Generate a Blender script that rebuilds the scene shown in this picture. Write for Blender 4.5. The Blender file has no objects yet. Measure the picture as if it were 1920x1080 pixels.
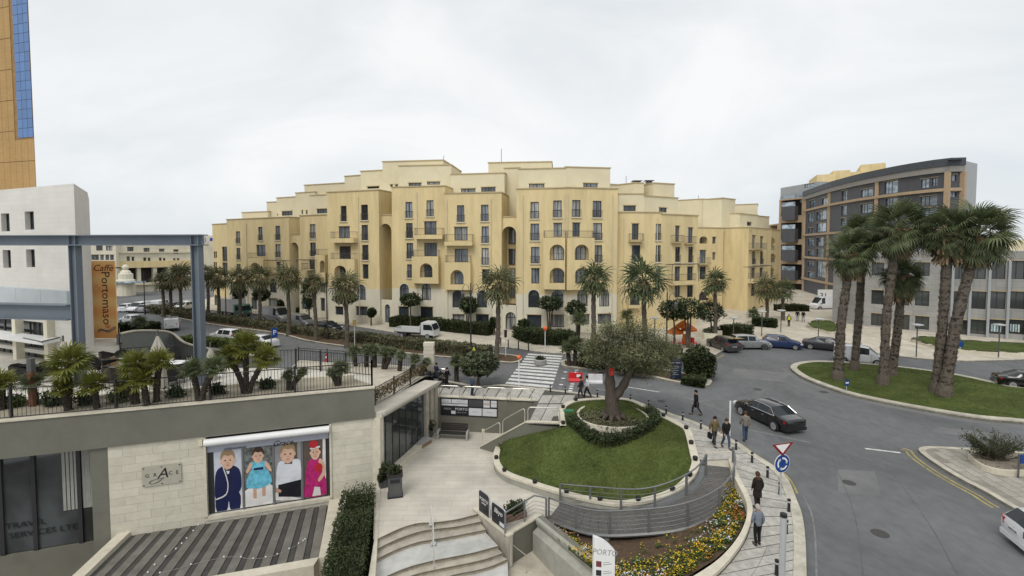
import bpy, bmesh, math, random
from mathutils import Vector, Matrix, noise
from mathutils.geometry import tessellate_polygon

# ---------------------------------------------------------------- camera, light, exposure
S = bpy.context.scene
COL = S.collection
CAM_H, FOC, PITCH = 12.0, 900.0, math.radians(2.6)
PROW = 462+FOC*math.tan(PITCH)                # picture row of the optical axis (lens shifted down)
cam = bpy.data.cameras.new('camera'); camo = bpy.data.objects.new('camera', cam); COL.objects.link(camo)
camo.location = (0, 0, CAM_H); camo.rotation_euler = (math.pi/2-PITCH, 0, 0)
cam.shift_y = -(540-PROW)/1920; cam.sensor_width = 36; cam.lens = 36*FOC/1920; cam.clip_end = 5000; cam.clip_start = .1
S.camera = camo
SUN_EL, SUN_AZ = math.radians(52), math.radians(205)   # azimuth clockwise from +Y: behind the camera, a little to the left
W = bpy.data.worlds.new('World'); S.world = W; W.use_nodes = True
nt = W.node_tree; nt.nodes.clear()
N = nt.nodes.new; L = nt.links.new
out = N('ShaderNodeOutputWorld'); bg = N('ShaderNodeBackground'); bg.inputs[1].default_value = .1
sky = N('ShaderNodeTexSky'); sky.sky_type = 'NISHITA'; sky.sun_disc = False
sky.sun_elevation = SUN_EL; sky.sun_rotation = SUN_AZ
tc = N('ShaderNodeTexCoord'); mp = N('ShaderNodeMapping'); mp.inputs['Scale'].default_value = (1, 1, 2.2)
n1 = N('ShaderNodeTexNoise'); n1.inputs['Scale'].default_value = 1.7; n1.inputs['Detail'].default_value = 7; n1.inputs['Roughness'].default_value = .52
n1.inputs['Distortion'].default_value = .6
rp = N('ShaderNodeValToRGB'); rp.color_ramp.elements[0].position = .33; rp.color_ramp.elements[1].position = .66
rp.color_ramp.elements[0].color = (5.75, 6.15, 6.5, 1); rp.color_ramp.elements[1].color = (7.9, 7.95, 7.9, 1)
mx = N('ShaderNodeMix'); mx.data_type = 'RGBA'; mx.inputs[0].default_value = .94
L(tc.outputs['Generated'], mp.inputs[0]); L(mp.outputs[0], n1.inputs[0]); L(n1.outputs[0], rp.inputs[0])
L(sky.outputs[0], mx.inputs[6]); L(rp.outputs[0], mx.inputs[7]); L(mx.outputs[2], bg.inputs[0]); L(bg.outputs[0], out.inputs[0])
sun = bpy.data.lights.new('sun', 'SUN'); sun.energy = 1.35; sun.angle = math.radians(28); sun.color = (1, .965, .91)
suno = bpy.data.objects.new('sun', sun); COL.objects.link(suno)
sd = Vector((math.sin(SUN_AZ)*math.cos(SUN_EL), math.cos(SUN_AZ)*math.cos(SUN_EL), math.sin(SUN_EL)))
suno.rotation_euler = (-sd).to_track_quat('-Z', 'Y').to_euler(); suno.location = (0, -20, 60)
S.view_settings.view_transform = 'Standard'; S.view_settings.look = 'None'; S.view_settings.gamma = 1
S.view_settings.exposure = .32; S.view_settings.use_curve_mapping = False
S.render.engine = 'CYCLES'; S.cycles.max_bounces = 5; S.cycles.diffuse_bounces = 3; S.cycles.glossy_bounces = 2
S.cycles.transparent_max_bounces = 4; S.cycles.use_denoising = True

# ---------------------------------------------------------------- survey helpers: pixel of the 1920x1080 survey picture -> place in the world
cP, sP = math.cos(PITCH), math.sin(PITCH)
def ray(px, py):
    a = (px-960)/FOC; b = (PROW-py)/FOC
    return Vector((a, cP+b*sP, -sP+b*cP))
def at(px, py, z=0.0):
    d = ray(px, py); t = (z-CAM_H)/d.z
    return Vector((d.x*t, d.y*t, z))
def atY(px, py, Y):
    d = ray(px, py); t = Y/d.y
    return Vector((d.x*t, Y, CAM_H+d.z*t))
def onp(px, py, A, n):                       # on the vertical plane through plan point A with plan normal n
    d = ray(px, py); t = (A[0]*n[0]+A[1]*n[1])/(d.x*n[0]+d.y*n[1])
    return Vector((d.x*t, d.y*t, CAM_H+d.z*t))
def xat(px, Y):                              # plan point on the column px at depth Y (level with the eye)
    return ((px-960)/FOC*Y/cP*1.0, Y) if False else (atY(px, 462, Y).x, Y)
def ppm(p): return FOC/p.y

# ---------------------------------------------------------------- mesh helpers
rnd = random.Random(11)
class MB:
    def __init__(s): s.v = []; s.f = []; s.m = []; s.cur = 0
    def add(s, vs, fs, m=None):
        o = len(s.v); s.v += [tuple(p) for p in vs]; m = s.cur if m is None else m
        for f in fs: s.f.append([o+i for i in f]); s.m.append(m)
        return s
    def box(s, x0, y0, z0, x1, y1, z1, m=None):
        return s.add([(x0,y0,z0),(x1,y0,z0),(x1,y1,z0),(x0,y1,z0),(x0,y0,z1),(x1,y0,z1),(x1,y1,z1),(x0,y1,z1)],
              [(3,2,1,0),(4,5,6,7),(0,1,5,4),(1,2,6,5),(2,3,7,6),(3,0,4,7)], m)
    def cbox(s, c, sx, sy, sz, rz=0, m=None):     # centre of the base
        ca, sa = math.cos(rz), math.sin(rz); vs = []
        for z in (c[2], c[2]+sz):
            for x, y in ((-sx/2,-sy/2),(sx/2,-sy/2),(sx/2,sy/2),(-sx/2,sy/2)):
                vs.append((c[0]+x*ca-y*sa, c[1]+x*sa+y*ca, z))
        return s.add(vs, [(3,2,1,0),(4,5,6,7),(0,1,5,4),(1,2,6,5),(2,3,7,6),(3,0,4,7)], m)
    def prism(s, poly, z0, z1, m=None, top=True, bot=False, side=True):
        n = len(poly); zs0 = z0 if isinstance(z0, list) else [z0]*n; zs1 = z1 if isinstance(z1, list) else [z1]*n
        ar = sum(poly[i][0]*poly[(i+1)%n][1]-poly[(i+1)%n][0]*poly[i][1] for i in range(n))
        if ar < 0: poly = poly[::-1]; zs0 = zs0[::-1]; zs1 = zs1[::-1]
        vs = [(p[0],p[1],z) for p, z in zip(poly, zs0)]+[(p[0],p[1],z) for p, z in zip(poly, zs1)]
        fs = []
        if side: fs += [(i,(i+1)%n,n+(i+1)%n,n+i) for i in range(n)]
        if top or bot:
            tri = tessellate_polygon([[Vector((p[0],p[1],0)) for p in poly]])
            for t in tri:
                a, b, c = t
                cr = (poly[b][0]-poly[a][0])*(poly[c][1]-poly[a][1])-(poly[b][1]-poly[a][1])*(poly[c][0]-poly[a][0])
                if cr < 0: t = (a, c, b)
                if top: fs.append(tuple(n+i for i in t))
                if bot: fs.append(tuple(reversed(t)))
        return s.add(vs, fs, m)
    def tube(s, pts, r, n=6, m=None, cap=True):
        pts = [Vector(p) for p in pts]; k = len(pts); rs = r if isinstance(r, (list, tuple)) else [r]*k
        vs = []; fs = []; up = None
        for i, p in enumerate(pts):
            d = (pts[min(i+1,k-1)]-pts[max(i-1,0)]).normalized()
            if up is None: up = Vector((0,0,1)) if abs(d.z) < .9 else Vector((1,0,0))
            a = d.cross(up).normalized(); b = a.cross(d).normalized(); up = b
            for j in range(n):
                t = 2*math.pi*j/n; vs.append(p+(a*math.cos(t)+b*math.sin(t))*rs[i])
        for i in range(k-1):
            for j in range(n):
                fs.append((i*n+j, i*n+(j+1)%n, (i+1)*n+(j+1)%n, (i+1)*n+j))
        if cap: fs += [tuple(reversed(range(n))), tuple((k-1)*n+j for j in range(n))]
        return s.add(vs, fs, m)
    def lathe(s, prof, c=(0,0,0), n=12, m=None, axis='z'):
        vs = []; fs = []; k = len(prof)
        for r, z in prof:
            for j in range(n):
                t = 2*math.pi*j/n; x, y = r*math.cos(t), r*math.sin(t)
                q = (x, y, z) if axis == 'z' else ((x, z, y) if axis == 'y' else (z, x, y))
                vs.append((c[0]+q[0], c[1]+q[1], c[2]+q[2]))
        for i in range(k-1):
            for j in range(n):
                q = (i*n+j, i*n+(j+1)%n, (i+1)*n+(j+1)%n, (i+1)*n+j)
                fs.append(q if axis != 'y' else q[::-1])
        e = (tuple(reversed(range(n))), tuple((k-1)*n+j for j in range(n)))
        fs += [x if axis != 'y' else x[::-1] for x in e]
        return s.add(vs, fs, m)
    def strip(s, A, B, m=None):                   # quads between two polylines of equal length
        n = len(A); return s.add(list(A)+list(B), [(i,i+1,n+i+1,n+i) for i in range(n-1)], m)
    def flat(s, pts, m=None):
        tri = tessellate_polygon([[Vector(p) for p in pts]]); return s.add(pts, [tuple(t) for t in tri], m)
    def mesh(s, name, mats, smooth=0, uv=True):
        me = bpy.data.meshes.new(name); me.from_pydata(s.v, [], s.f); mats = mats if isinstance(mats, (list, tuple)) else [mats]
        for q in mats: me.materials.append(q)
        if len(mats) > 1: me.polygons.foreach_set('material_index', s.m)
        if uv and len(s.f) < 6000:
            l = me.uv_layers.new(name='UVMap').data
            for p in me.polygons:
                nn = p.normal
                if abs(nn.z) > .75:
                    for li in p.loop_indices: c = me.vertices[me.loops[li].vertex_index].co; l[li].uv = (c.x, c.y)
                else:
                    tx, ty = -nn.y, nn.x; q = math.hypot(tx, ty) or 1; tx /= q; ty /= q
                    for li in p.loop_indices: c = me.vertices[me.loops[li].vertex_index].co; l[li].uv = (c.x*tx+c.y*ty, c.z)
        if smooth:
            me.shade_smooth(); 
            if smooth > 1: me.set_sharp_from_angle(angle=math.radians(smooth))
        me.update(); return me
    def build(s, name, mats, parent=None, smooth=0, uv=True, loc=None, rz=None, **props):
        return obj(name, s.mesh(name, mats, smooth, uv), parent, loc, rz, **props)
PINV = {}
def obj(name, data, parent=None, loc=None, rz=None, rot=None, **props):
    o = bpy.data.objects.new(name, data); COL.objects.link(o)
    if parent is not None:
        o.parent = parent
        if parent.name in PINV and loc is None: o.matrix_parent_inverse = PINV[parent.name]
    if loc is not None: o.location = loc
    if rz is not None: o.rotation_euler = (0, 0, rz)
    if rot is not None: o.rotation_euler = rot
    for k, v in props.items(): o[k] = v
    return o
def thing(name, label, cat, loc=(0,0,0), rz=0, group=None, world=False):
    """an Empty at the base of a thing; world=True: its parts are given in world coordinates"""
    o = obj(name, None, None, loc, rz); o['label'] = label; o['category'] = cat; o.empty_display_size = .2
    if group: o['group'] = group
    if world: PINV[o.name] = (Matrix.Translation(Vector(loc)) @ Matrix.Rotation(rz, 4, 'Z')).inverted()
    return o
def tag(o, label, cat, group=None):
    o['label'] = label; o['category'] = cat
    if group: o['group'] = group
    return o
def copy_tree(o, parent=None):
    c = o.copy(); COL.objects.link(c)
    if parent is not None: c.parent = parent
    for ch in list(o.children): copy_tree(ch, c)
    return c
ORD = 'first second third fourth fifth sixth seventh eighth ninth tenth eleventh twelfth thirteenth fourteenth fifteenth sixteenth seventeenth eighteenth nineteenth twentieth'.split()
def lerp(a, b, t): return a+(b-a)*t
def cat_poly(pts, k=6, closed=False):          # Catmull-Rom through points
    P = [Vector(p) for p in pts]; n = len(P); r = []
    for i in range(n if closed else n-1):
        p0 = P[(i-1)%n] if closed or i > 0 else P[0]; p1 = P[i]; p2 = P[(i+1)%n]; p3 = P[(i+2)%n] if closed or i+2 < n else P[-1]
        for j in range(k):
            t = j/k; r.append(.5*((2*p1)+(p2-p0)*t+(2*p0-5*p1+4*p2-p3)*t*t+(3*p1-p0-3*p2+p3)*t**3))
    if not closed: r.append(P[-1])
    return r
def resample(P, n):
    P = [Vector(p) for p in P]; d = [0]
    for i in range(1, len(P)): d.append(d[-1]+(P[i]-P[i-1]).length)
    r = []; j = 0
    for i in range(n):
        t = d[-1]*i/(n-1)
        while j < len(P)-2 and d[j+1] < t: j += 1
        q = (t-d[j])/max(1e-9, d[j+1]-d[j]); r.append(P[j].lerp(P[j+1], min(1, max(0, q))))
    return r
def plen(P): return sum((Vector(P[i])-Vector(P[i-1])).length for i in range(1, len(P)))
def offset(P, d):                               # plan offset of an open polyline, to the left
    r = []; n = len(P)
    for i, p in enumerate(P):
        a = Vector(P[max(i-1,0)]); b = Vector(P[min(i+1,n-1)]); t = (b-a); t.z = 0; t.normalize()
        r.append(Vector(p)+Vector((-t.y, t.x, 0))*d)
    return r
def text(s, size, parent, m, loc, rot, name='lettering', align='CENTER', shear=0, ext=.004, sx=1):
    c = bpy.data.curves.new(name, 'FONT'); c.body = s; c.size = size; c.extrude = ext; c.align_x = align; c.shear = shear; c.resolution_u = 2
    c.materials.append(m); tmp = bpy.data.objects.new('lettering', c); COL.objects.link(tmp); dg = bpy.context.evaluated_depsgraph_get()
    me = bpy.data.meshes.new_from_object(tmp.evaluated_get(dg)); bpy.data.objects.remove(tmp); o = obj(name, me, parent)
    o.matrix_basis = Matrix.Translation(Vector(loc)) @ rot.to_4x4() @ Matrix.Diagonal((sx,1,1,1))
    return o
def frame_rot(right, up):                       # rotation whose x is right, y is up
    r = Vector(right).normalized(); u = Vector(up); u = (u-r*u.dot(r)).normalized(); f = r.cross(u)
    return Matrix((r, u, f)).transposed()

# ---------------------------------------------------------------- materials
def nodes(name):
    m = bpy.data.materials.new(name); m.use_nodes = True; t = m.node_tree; t.nodes.clear()
    o = t.nodes.new('ShaderNodeOutputMaterial'); p = t.nodes.new('ShaderNodeBsdfPrincipled'); t.links.new(p.outputs[0], o.inputs[0])
    return m, t, p
def mat(name, col, rough=.8, var=.15, scale=2., bump=.0, bscale=40., metal=0., spec=.4, stain=0., stscale=.25, obrand=0., stretch=(1,1,1), coat=0.):
    m, t, p = nodes(name); A = t.nodes.new; K = t.links.new
    p.inputs['Roughness'].default_value = rough; p.inputs['Metallic'].default_value = metal; p.inputs['Specular IOR Level'].default_value = spec
    p.inputs['Coat Weight'].default_value = coat
    c = A('ShaderNodeTexCoord'); mpn = A('ShaderNodeMapping'); mpn.inputs['Scale'].default_value = stretch; K(c.outputs['Object'], mpn.inputs[0])
    n = A('ShaderNodeTexNoise'); n.inputs['Scale'].default_value = scale; n.inputs['Detail'].default_value = 6; n.inputs['Roughness'].default_value = .6; K(mpn.outputs[0], n.inputs[0])
    r = A('ShaderNodeMapRange'); r.inputs[1].default_value = .3; r.inputs[2].default_value = .7; r.inputs[3].default_value = 1-var; r.inputs[4].default_value = 1+var; K(n.outputs[0], r.inputs[0])
    v = A('ShaderNodeMix'); v.data_type = 'RGBA'; v.blend_type = 'MULTIPLY'; v.inputs[0].default_value = 1; v.inputs[6].default_value = (*col, 1)
    last = r.outputs[0]
    if stain:
        n2 = A('ShaderNodeTexNoise'); n2.inputs['Scale'].default_value = stscale; n2.inputs['Detail'].default_value = 8; n2.inputs['Roughness'].default_value = .7; n2.inputs['Distortion'].default_value = .6; K(mpn.outputs[0], n2.inputs[0])
        r2 = A('ShaderNodeMapRange'); r2.inputs[1].default_value = .38; r2.inputs[2].default_value = .68; r2.inputs[3].default_value = 1+stain*.4; r2.inputs[4].default_value = 1-stain; K(n2.outputs[0], r2.inputs[0])
        mm = A('ShaderNodeMath'); mm.operation = 'MULTIPLY'; K(last, mm.inputs[0]); K(r2.outputs[0], mm.inputs[1]); last = mm.outputs[0]
    if obrand:
        oi = A('ShaderNodeObjectInfo'); r3 = A('ShaderNodeMapRange'); r3.inputs[3].default_value = 1-obrand; r3.inputs[4].default_value = 1+obrand; K(oi.outputs['Random'], r3.inputs[0])
        mm = A('ShaderNodeMath'); mm.operation = 'MULTIPLY'; K(last, mm.inputs[0]); K(r3.outputs[0], mm.inputs[1]); last = mm.outputs[0]
    K(last, v.inputs[7]); K(v.outputs[2], p.inputs['Base Color'])
    if bump:
        nb = A('ShaderNodeTexNoise'); nb.inputs['Scale'].default_value = bscale; nb.inputs['Detail'].default_value = 4; K(c.outputs['Object'], nb.inputs[0])
        b = A('ShaderNodeBump'); b.inputs['Strength'].default_value = bump; b.inputs['Distance'].default_value = .02; K(nb.outputs[0], b.inputs['Height']); K(b.outputs[0], p.inputs['Normal'])
    return m
def brickmat(name, col, col2, mortar, bw, bh, mort=.01, rough=.85, stain=.1, off=.5, bump=.3):
    m, t, p = nodes(name); A = t.nodes.new; K = t.links.new; p.inputs['Roughness'].default_value = rough; p.inputs['Specular IOR Level'].default_value = .3
    c = A('ShaderNodeTexCoord'); b = A('ShaderNodeTexBrick'); K(c.outputs['UV'], b.inputs[0])
    b.inputs['Scale'].default_value = 1; b.inputs['Brick Width'].default_value = bw; b.inputs['Row Height'].default_value = bh; b.inputs['Mortar Size'].default_value = mort
    b.inputs['Color1'].default_value = (*col, 1); b.inputs['Color2'].default_value = (*col2, 1); b.inputs['Mortar'].default_value = (*mortar, 1); b.offset = off
    b.inputs['Mortar Smooth'].default_value = .2
    n = A('ShaderNodeTexNoise'); n.inputs['Scale'].default_value = .5; n.inputs['Detail'].default_value = 8; K(c.outputs['Object'], n.inputs[0])
    r = A('ShaderNodeMapRange'); r.inputs[1].default_value = .35; r.inputs[2].default_value = .65; r.inputs[3].default_value = 1-stain; r.inputs[4].default_value = 1+stain; K(n.outputs[0], r.inputs[0])
    v = A('ShaderNodeMix'); v.data_type = 'RGBA'; v.blend_type = 'MULTIPLY'; v.inputs[0].default_value = 1; K(b.outputs[0], v.inputs[6]); K(r.outputs[0], v.inputs[7]); K(v.outputs[2], p.inputs['Base Color'])
    bb = A('ShaderNodeBump'); bb.inputs['Strength'].default_value = bump; bb.inputs['Distance'].default_value = .01; bb.invert = True; K(b.outputs['Fac'], bb.inputs['Height']); K(bb.outputs[0], p.inputs['Normal'])
    return m
def leafmat(name, cA, cB, scale=1.5, rough=.6, trans=.25, patch=.8):
    m, t, p = nodes(name); A = t.nodes.new; K = t.links.new; p.inputs['Roughness'].default_value = rough; p.inputs['Specular IOR Level'].default_value = .25
    c = A('ShaderNodeTexCoord'); n = A('ShaderNodeTexNoise'); n.inputs['Scale'].default_value = scale; n.inputs['Detail'].default_value = 3; K(c.outputs['Object'], n.inputs[0])
    g = A('ShaderNodeNewGeometry'); w = A('ShaderNodeMath'); w.operation = 'MULTIPLY_ADD'; w.inputs[1].default_value = .5; K(g.outputs['Random Per Island'], w.inputs[0])
    r0 = A('ShaderNodeMapRange'); r0.inputs[1].default_value = .35; r0.inputs[2].default_value = .65; r0.inputs[4].default_value = patch; K(n.outputs[0], r0.inputs[0]); K(r0.outputs[0], w.inputs[2])
    v = A('ShaderNodeMix'); v.data_type = 'RGBA'; v.inputs[6].default_value = (*cA, 1); v.inputs[7].default_value = (*cB, 1); K(w.outputs[0], v.inputs[0]); K(v.outputs[2], p.inputs['Base Color'])
    if trans:
        tr = A('ShaderNodeBsdfTranslucent'); K(v.outputs[2], tr.inputs[0]); ms = A('ShaderNodeMixShader'); ms.inputs[0].default_value = trans
        K(p.outputs[0], ms.inputs[1]); K(tr.outputs[0], ms.inputs[2]); K(ms.outputs[0], t.nodes['Material Output'].inputs[0])
    return m
def glass(name, col, rough=.06, rand=.5, spec=.7, curtain=None, metal=0.):
    m, t, p = nodes(name); A = t.nodes.new; K = t.links.new; p.inputs['Roughness'].default_value = rough; p.inputs['Specular IOR Level'].default_value = spec; p.inputs['Metallic'].default_value = metal
    oi = A('ShaderNodeObjectInfo'); r = A('ShaderNodeMapRange'); r.inputs[3].default_value = 1-rand; r.inputs[4].default_value = 1+rand; K(oi.outputs['Random'], r.inputs[0])
    v = A('ShaderNodeMix'); v.data_type = 'RGBA'; v.blend_type = 'MULTIPLY'; v.inputs[0].default_value = 1; v.inputs[6].default_value = (*col, 1); last = r.outputs[0]
    if curtain:
        c = A('ShaderNodeTexCoord'); mpn = A('ShaderNodeMapping'); mpn.inputs['Scale'].default_value = curtain; K(c.outputs['Object'], mpn.inputs[0])
        ad = A('ShaderNodeVectorMath'); ad.operation = 'ADD'; K(mpn.outputs[0], ad.inputs[0]); K(oi.outputs['Location'], ad.inputs[1])
        n = A('ShaderNodeTexNoise'); n.inputs['Scale'].default_value = 1; n.inputs['Detail'].default_value = 3; K(ad.outputs[0], n.inputs[0])
        q = A('ShaderNodeMapRange'); q.inputs[1].default_value = .42; q.inputs[2].default_value = .6; q.inputs[3].default_value = .65; q.inputs[4].default_value = 1.7; K(n.outputs[0], q.inputs[0])
        mm = A('ShaderNodeMath'); mm.operation = 'MULTIPLY'; K(last, mm.inputs[0]); K(q.outputs[0], mm.inputs[1]); last = mm.outputs[0]
    K(last, v.inputs[7]); K(v.outputs[2], p.inputs['Base Color'])
    return m
m_asphalt = mat('asphalt', (.135,.137,.14), .82, .13, 2.2, .6, 45, stain=.26, stscale=.16, stretch=(1,.55,1), spec=.35)
m_asphalt_wear = mat('worn_asphalt', (.16,.161,.16), .8, .15, .6, .4, 60, stain=.15)
m_ground = mat('ground_concrete', (.36,.33,.27), .9, .12, .4, stain=.15)
m_cream = mat('cream_paving', (.50,.455,.37), .8, .12, 1.2, .15, 20, stain=.22, stscale=.3)
m_slab = mat('pavement_stone', (.40,.385,.345), .8, .22, 5, .4, 50, obrand=.09, stain=.15, stscale=.8)
m_joint = mat('dark_joint', (.085,.08,.07), .9)
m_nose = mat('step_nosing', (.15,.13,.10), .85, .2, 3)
m_plaza = brickmat('plaza_limestone', (.52,.485,.415), (.475,.44,.375), (.385,.35,.29), 1.7, .48, .012, .7, .13, .45, .15)
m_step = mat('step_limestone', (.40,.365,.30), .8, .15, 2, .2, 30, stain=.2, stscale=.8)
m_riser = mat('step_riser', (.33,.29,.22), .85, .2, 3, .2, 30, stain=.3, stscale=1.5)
m_landing = mat('pale_landing_tiles', (.47,.465,.44), .6, .1, 2, stain=.2, stscale=.7)
m_coping = mat('coping_stone', (.58,.535,.43), .8, .1, 2, .15, 30, stain=.14, stscale=1)
m_kerb = mat('kerb_stone', (.47,.44,.36), .85, .18, 2.5, .2, 30, stain=.25, stscale=.9)
m_greywall = mat('grey_green_render', (.155,.152,.122), .9, .06, .8, .15, 50, stain=.12, stscale=.5)
m_greymould = mat('moulded_grey_concrete', (.34,.335,.29), .9, .1, 2, .2, 30, stain=.2, stscale=.8)
m_yellow = mat('ochre_render', (.69,.56,.31), .9, .06, .5, .1, 60, stain=.14, stscale=.7, stretch=(1,1,.2), spec=.2)
m_cwhite = mat('cream_render', (.68,.64,.51), .9, .05, .5, .1, 60, stain=.12, stscale=.4, stretch=(1,1,.3), spec=.2)
m_pent = mat('pale_cream_render', (.68,.61,.43), .9, .05, .4, stain=.07, stscale=.2, spec=.2)
m_trim = mat('ochre_cornice', (.46,.37,.21), .9, .1, 1)
m_sill = mat('pale_sill', (.62,.56,.42), .85, .08, 2)
m_frame = mat('dark_window_frame', (.035,.035,.037), .5, .1)
m_glass = glass('window_glass', (.10,.112,.128), .05, .75, .9, curtain=(7,7,.5))
m_dark = mat('dark_interior', (.03,.028,.025), .9)
m_iron = mat('black_iron', (.018,.018,.018), .5, .1)
m_irongrey = mat('grey_iron', (.09,.09,.088), .5, .1)
m_steelrail = mat('painted_grey_rail', (.17,.175,.175), .45, .08, metal=.3)
m_stainless = mat('stainless_rail', (.62,.60,.55), .3, .05, metal=.6)
m_bluesteel = mat('blue_grey_steel', (.135,.16,.188), .55, .06, .8, stain=.1)
m_white = mat('white_paint', (.74,.74,.73), .5, .04)
m_roadwhite = mat('road_marking_white', (.62,.62,.60), .75, .25, 4, stain=.25, stscale=1.5)
m_roadfaint = mat('worn_marking', (.19,.19,.188), .8, .25, 3, stain=.3, stscale=1.5)
m_roadyellow = mat('yellow_marking', (.34,.285,.105), .8, .3, 3, stain=.3, stscale=1.2)
m_lawn = mat('lawn_turf', (.072,.095,.027), .95, .3, 6, .6, 60, stain=.45, stscale=.5, spec=.1)
m_soil = mat('brown_soil', (.10,.068,.045), .95, .3, 5, .6, 30, spec=.1)
m_black = mat('black_rubber', (.02,.02,.02), .7)
m_chrome = mat('chrome', (.7,.7,.7), .15, .03, metal=1)
m_red = mat('red_plastic', (.55,.015,.02), .4)
m_orange = mat('orange_awning', (.62,.15,.02), .7, .1)
# ================================================================ SETTING
ZP, ZT, ZL, ZD = -2.6, 3.4, -4.2, -3.2          # plaza, cafe terrace, lowest floor, plank roof
def P3(l): return [at(*p) for p in l]
W0, W1 = at(822,746), at(1003,754)              # top of the wall behind the bench
ST0, ST1 = at(985,795), at(1050,797)
cop = P3([(1050,798,.1),(1047,775,.3),(1055,758,.3),(1085,748,.35),(1150,745,.35),(1190,750,.35),(1240,775,.35),(1280,795,.35),(1296,808,.35),(1308,850,.25),
   (1312,870,.1),(1300,895,-.3),(1265,923,-.9),(1210,940,-1.3),(1150,945,-1.6),(1080,932,-1.9),(1030,918,-2.05),(990,905,-2.1),(940,885,-2.1),(924,860,-2.1),(931,832,-2.1)])
COP = cat_poly(cop, 5)
fw_out = cat_poly(P3([(1374,852,.3),(1384,888,.35),(1410,944,.35),(1402,995,.35),(1374,1040,.35),(1335,1080,.3),(1250,1140,.1)]), 6)
fw_in = cat_poly(P3([(1366,862,.3),(1377,894,.35),(1400,944,.35),(1393,989,.35),(1358,1038,.35),(1300,1080,.3),(1210,1125,.1)]), 6)
hole = [W0, W1, ST0, ST1]+[p for p in COP if p.z > .05]+[at(1324,866), at(1372,862)]+fw_out[3:]+[Vector((9,3,0)), Vector((-70,3,0)), Vector((-70,14,0)), Vector((-9.5,29.6,0)), Vector((-9,37.9,0))]
hole2 = [Vector((p.x, p.y, 0)) for p in hole]
def sheet(name, outer, z, m):
    o = [Vector((x,y,0)) for x, y in outer]; tri = tessellate_polygon([o, hole2]); vs = [(p.x,p.y,z) for p in o+hole2]; fs = []
    for t in tri:
        a, b, c = (vs[i] for i in t)
        fs.append(tuple(t) if (b[0]-a[0])*(c[1]-a[1])-(b[1]-a[1])*(c[0]-a[0]) > 0 else tuple(reversed(t)))
    return MB().add(vs, fs).build(name, m, kind='structure')
sheet('ground', [(-2500,2),(2500,2),(2500,4000),(-2500,4000)], -.03, m_ground)
road = sheet('road', [(-150,4),(160,4),(160,175),(-150,175)], 0, m_asphalt)
# --- lowest floor, plaza
MB().flat([(-75,2,-6.2),(40,2,-6.2),(40,70,-6.2),(-75,70,-6.2)]).build('lower_ground', m_soil, kind='structure')
MB().flat([(-9.3,8,ZL),(9,8,ZL),(9,27,ZL),(-9.3,27,ZL)]).build('lower_floor', m_cream, kind='structure')
z_ = lambda l, z: [at(680+u/4.8, 860+v/4.8, z) for u, v in l]
E = [z_([(130,725),(330,630),(500,580),(640,573),(850,545),(1040,497)], ZP),
     z_([(125,815),(300,730),(500,660),(640,635),(850,610),(1070,565)], ZP-.17),
     z_([(115,910),(300,820),(500,750),(620,730),(850,690),(1110,640)], ZP-.34),
     z_([(95,1110),(230,1050),(400,980),(600,925),(800,885),(1000,845),(1220,785)], ZP-.51),
     z_([(85,1200),(430,1056),(650,1000),(900,950),(1100,905),(1260,850)], ZP-.68),
     z_([(75,1300),(770,1060),(1000,1010),(1150,970),(1305,905)], ZP-.85)]
E = [resample(cat_poly(e, 6), 25) for e in E]
LEDGE = [at(949,1006,ZP), at(1007,970,ZP)]
pl = [Vector((-8.6,28.6,ZP)), Vector((-6.1,38,ZP)), Vector((1.9,36.4,ZP)), Vector((5,33,ZP)), Vector((8,28,ZP)), at(1100,960,ZP), LEDGE[1], LEDGE[0]]+[Vector((p.x,p.y,ZP)) for p in reversed(E[0])]+[at(700,1011,ZP), at(703,914,ZP)]
plaza = MB().flat([(p.x,p.y,ZP) for p in pl]).build('plaza', m_plaza, kind='structure')
stairs = thing('staircase', 'wide curved limestone steps below the shop plaza', 'staircase', tuple(at(810,1030,-3.4)), world=True)
for k in range(6):
    z = ZP-.17*k; b = MB(); nz = []
    top = [Vector((p.x,p.y,z)) for p in E[k]]
    lip = [Vector((p.x,p.y-.03,z)) for p in E[k]]
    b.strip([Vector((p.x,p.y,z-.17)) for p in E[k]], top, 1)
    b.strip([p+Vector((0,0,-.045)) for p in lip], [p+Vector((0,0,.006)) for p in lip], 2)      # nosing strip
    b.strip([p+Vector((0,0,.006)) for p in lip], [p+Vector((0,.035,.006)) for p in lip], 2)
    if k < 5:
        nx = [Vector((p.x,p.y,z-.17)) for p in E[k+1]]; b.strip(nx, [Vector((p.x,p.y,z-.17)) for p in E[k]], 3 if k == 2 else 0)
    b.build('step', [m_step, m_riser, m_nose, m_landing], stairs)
b = MB(); b.strip([Vector((p.x+ .4,9,ZP-1.02)) for p in E[5]], [Vector((p.x,p.y,ZP-1.02)) for p in E[5]], 0)
b.build('landing', m_landing, stairs)
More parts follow.
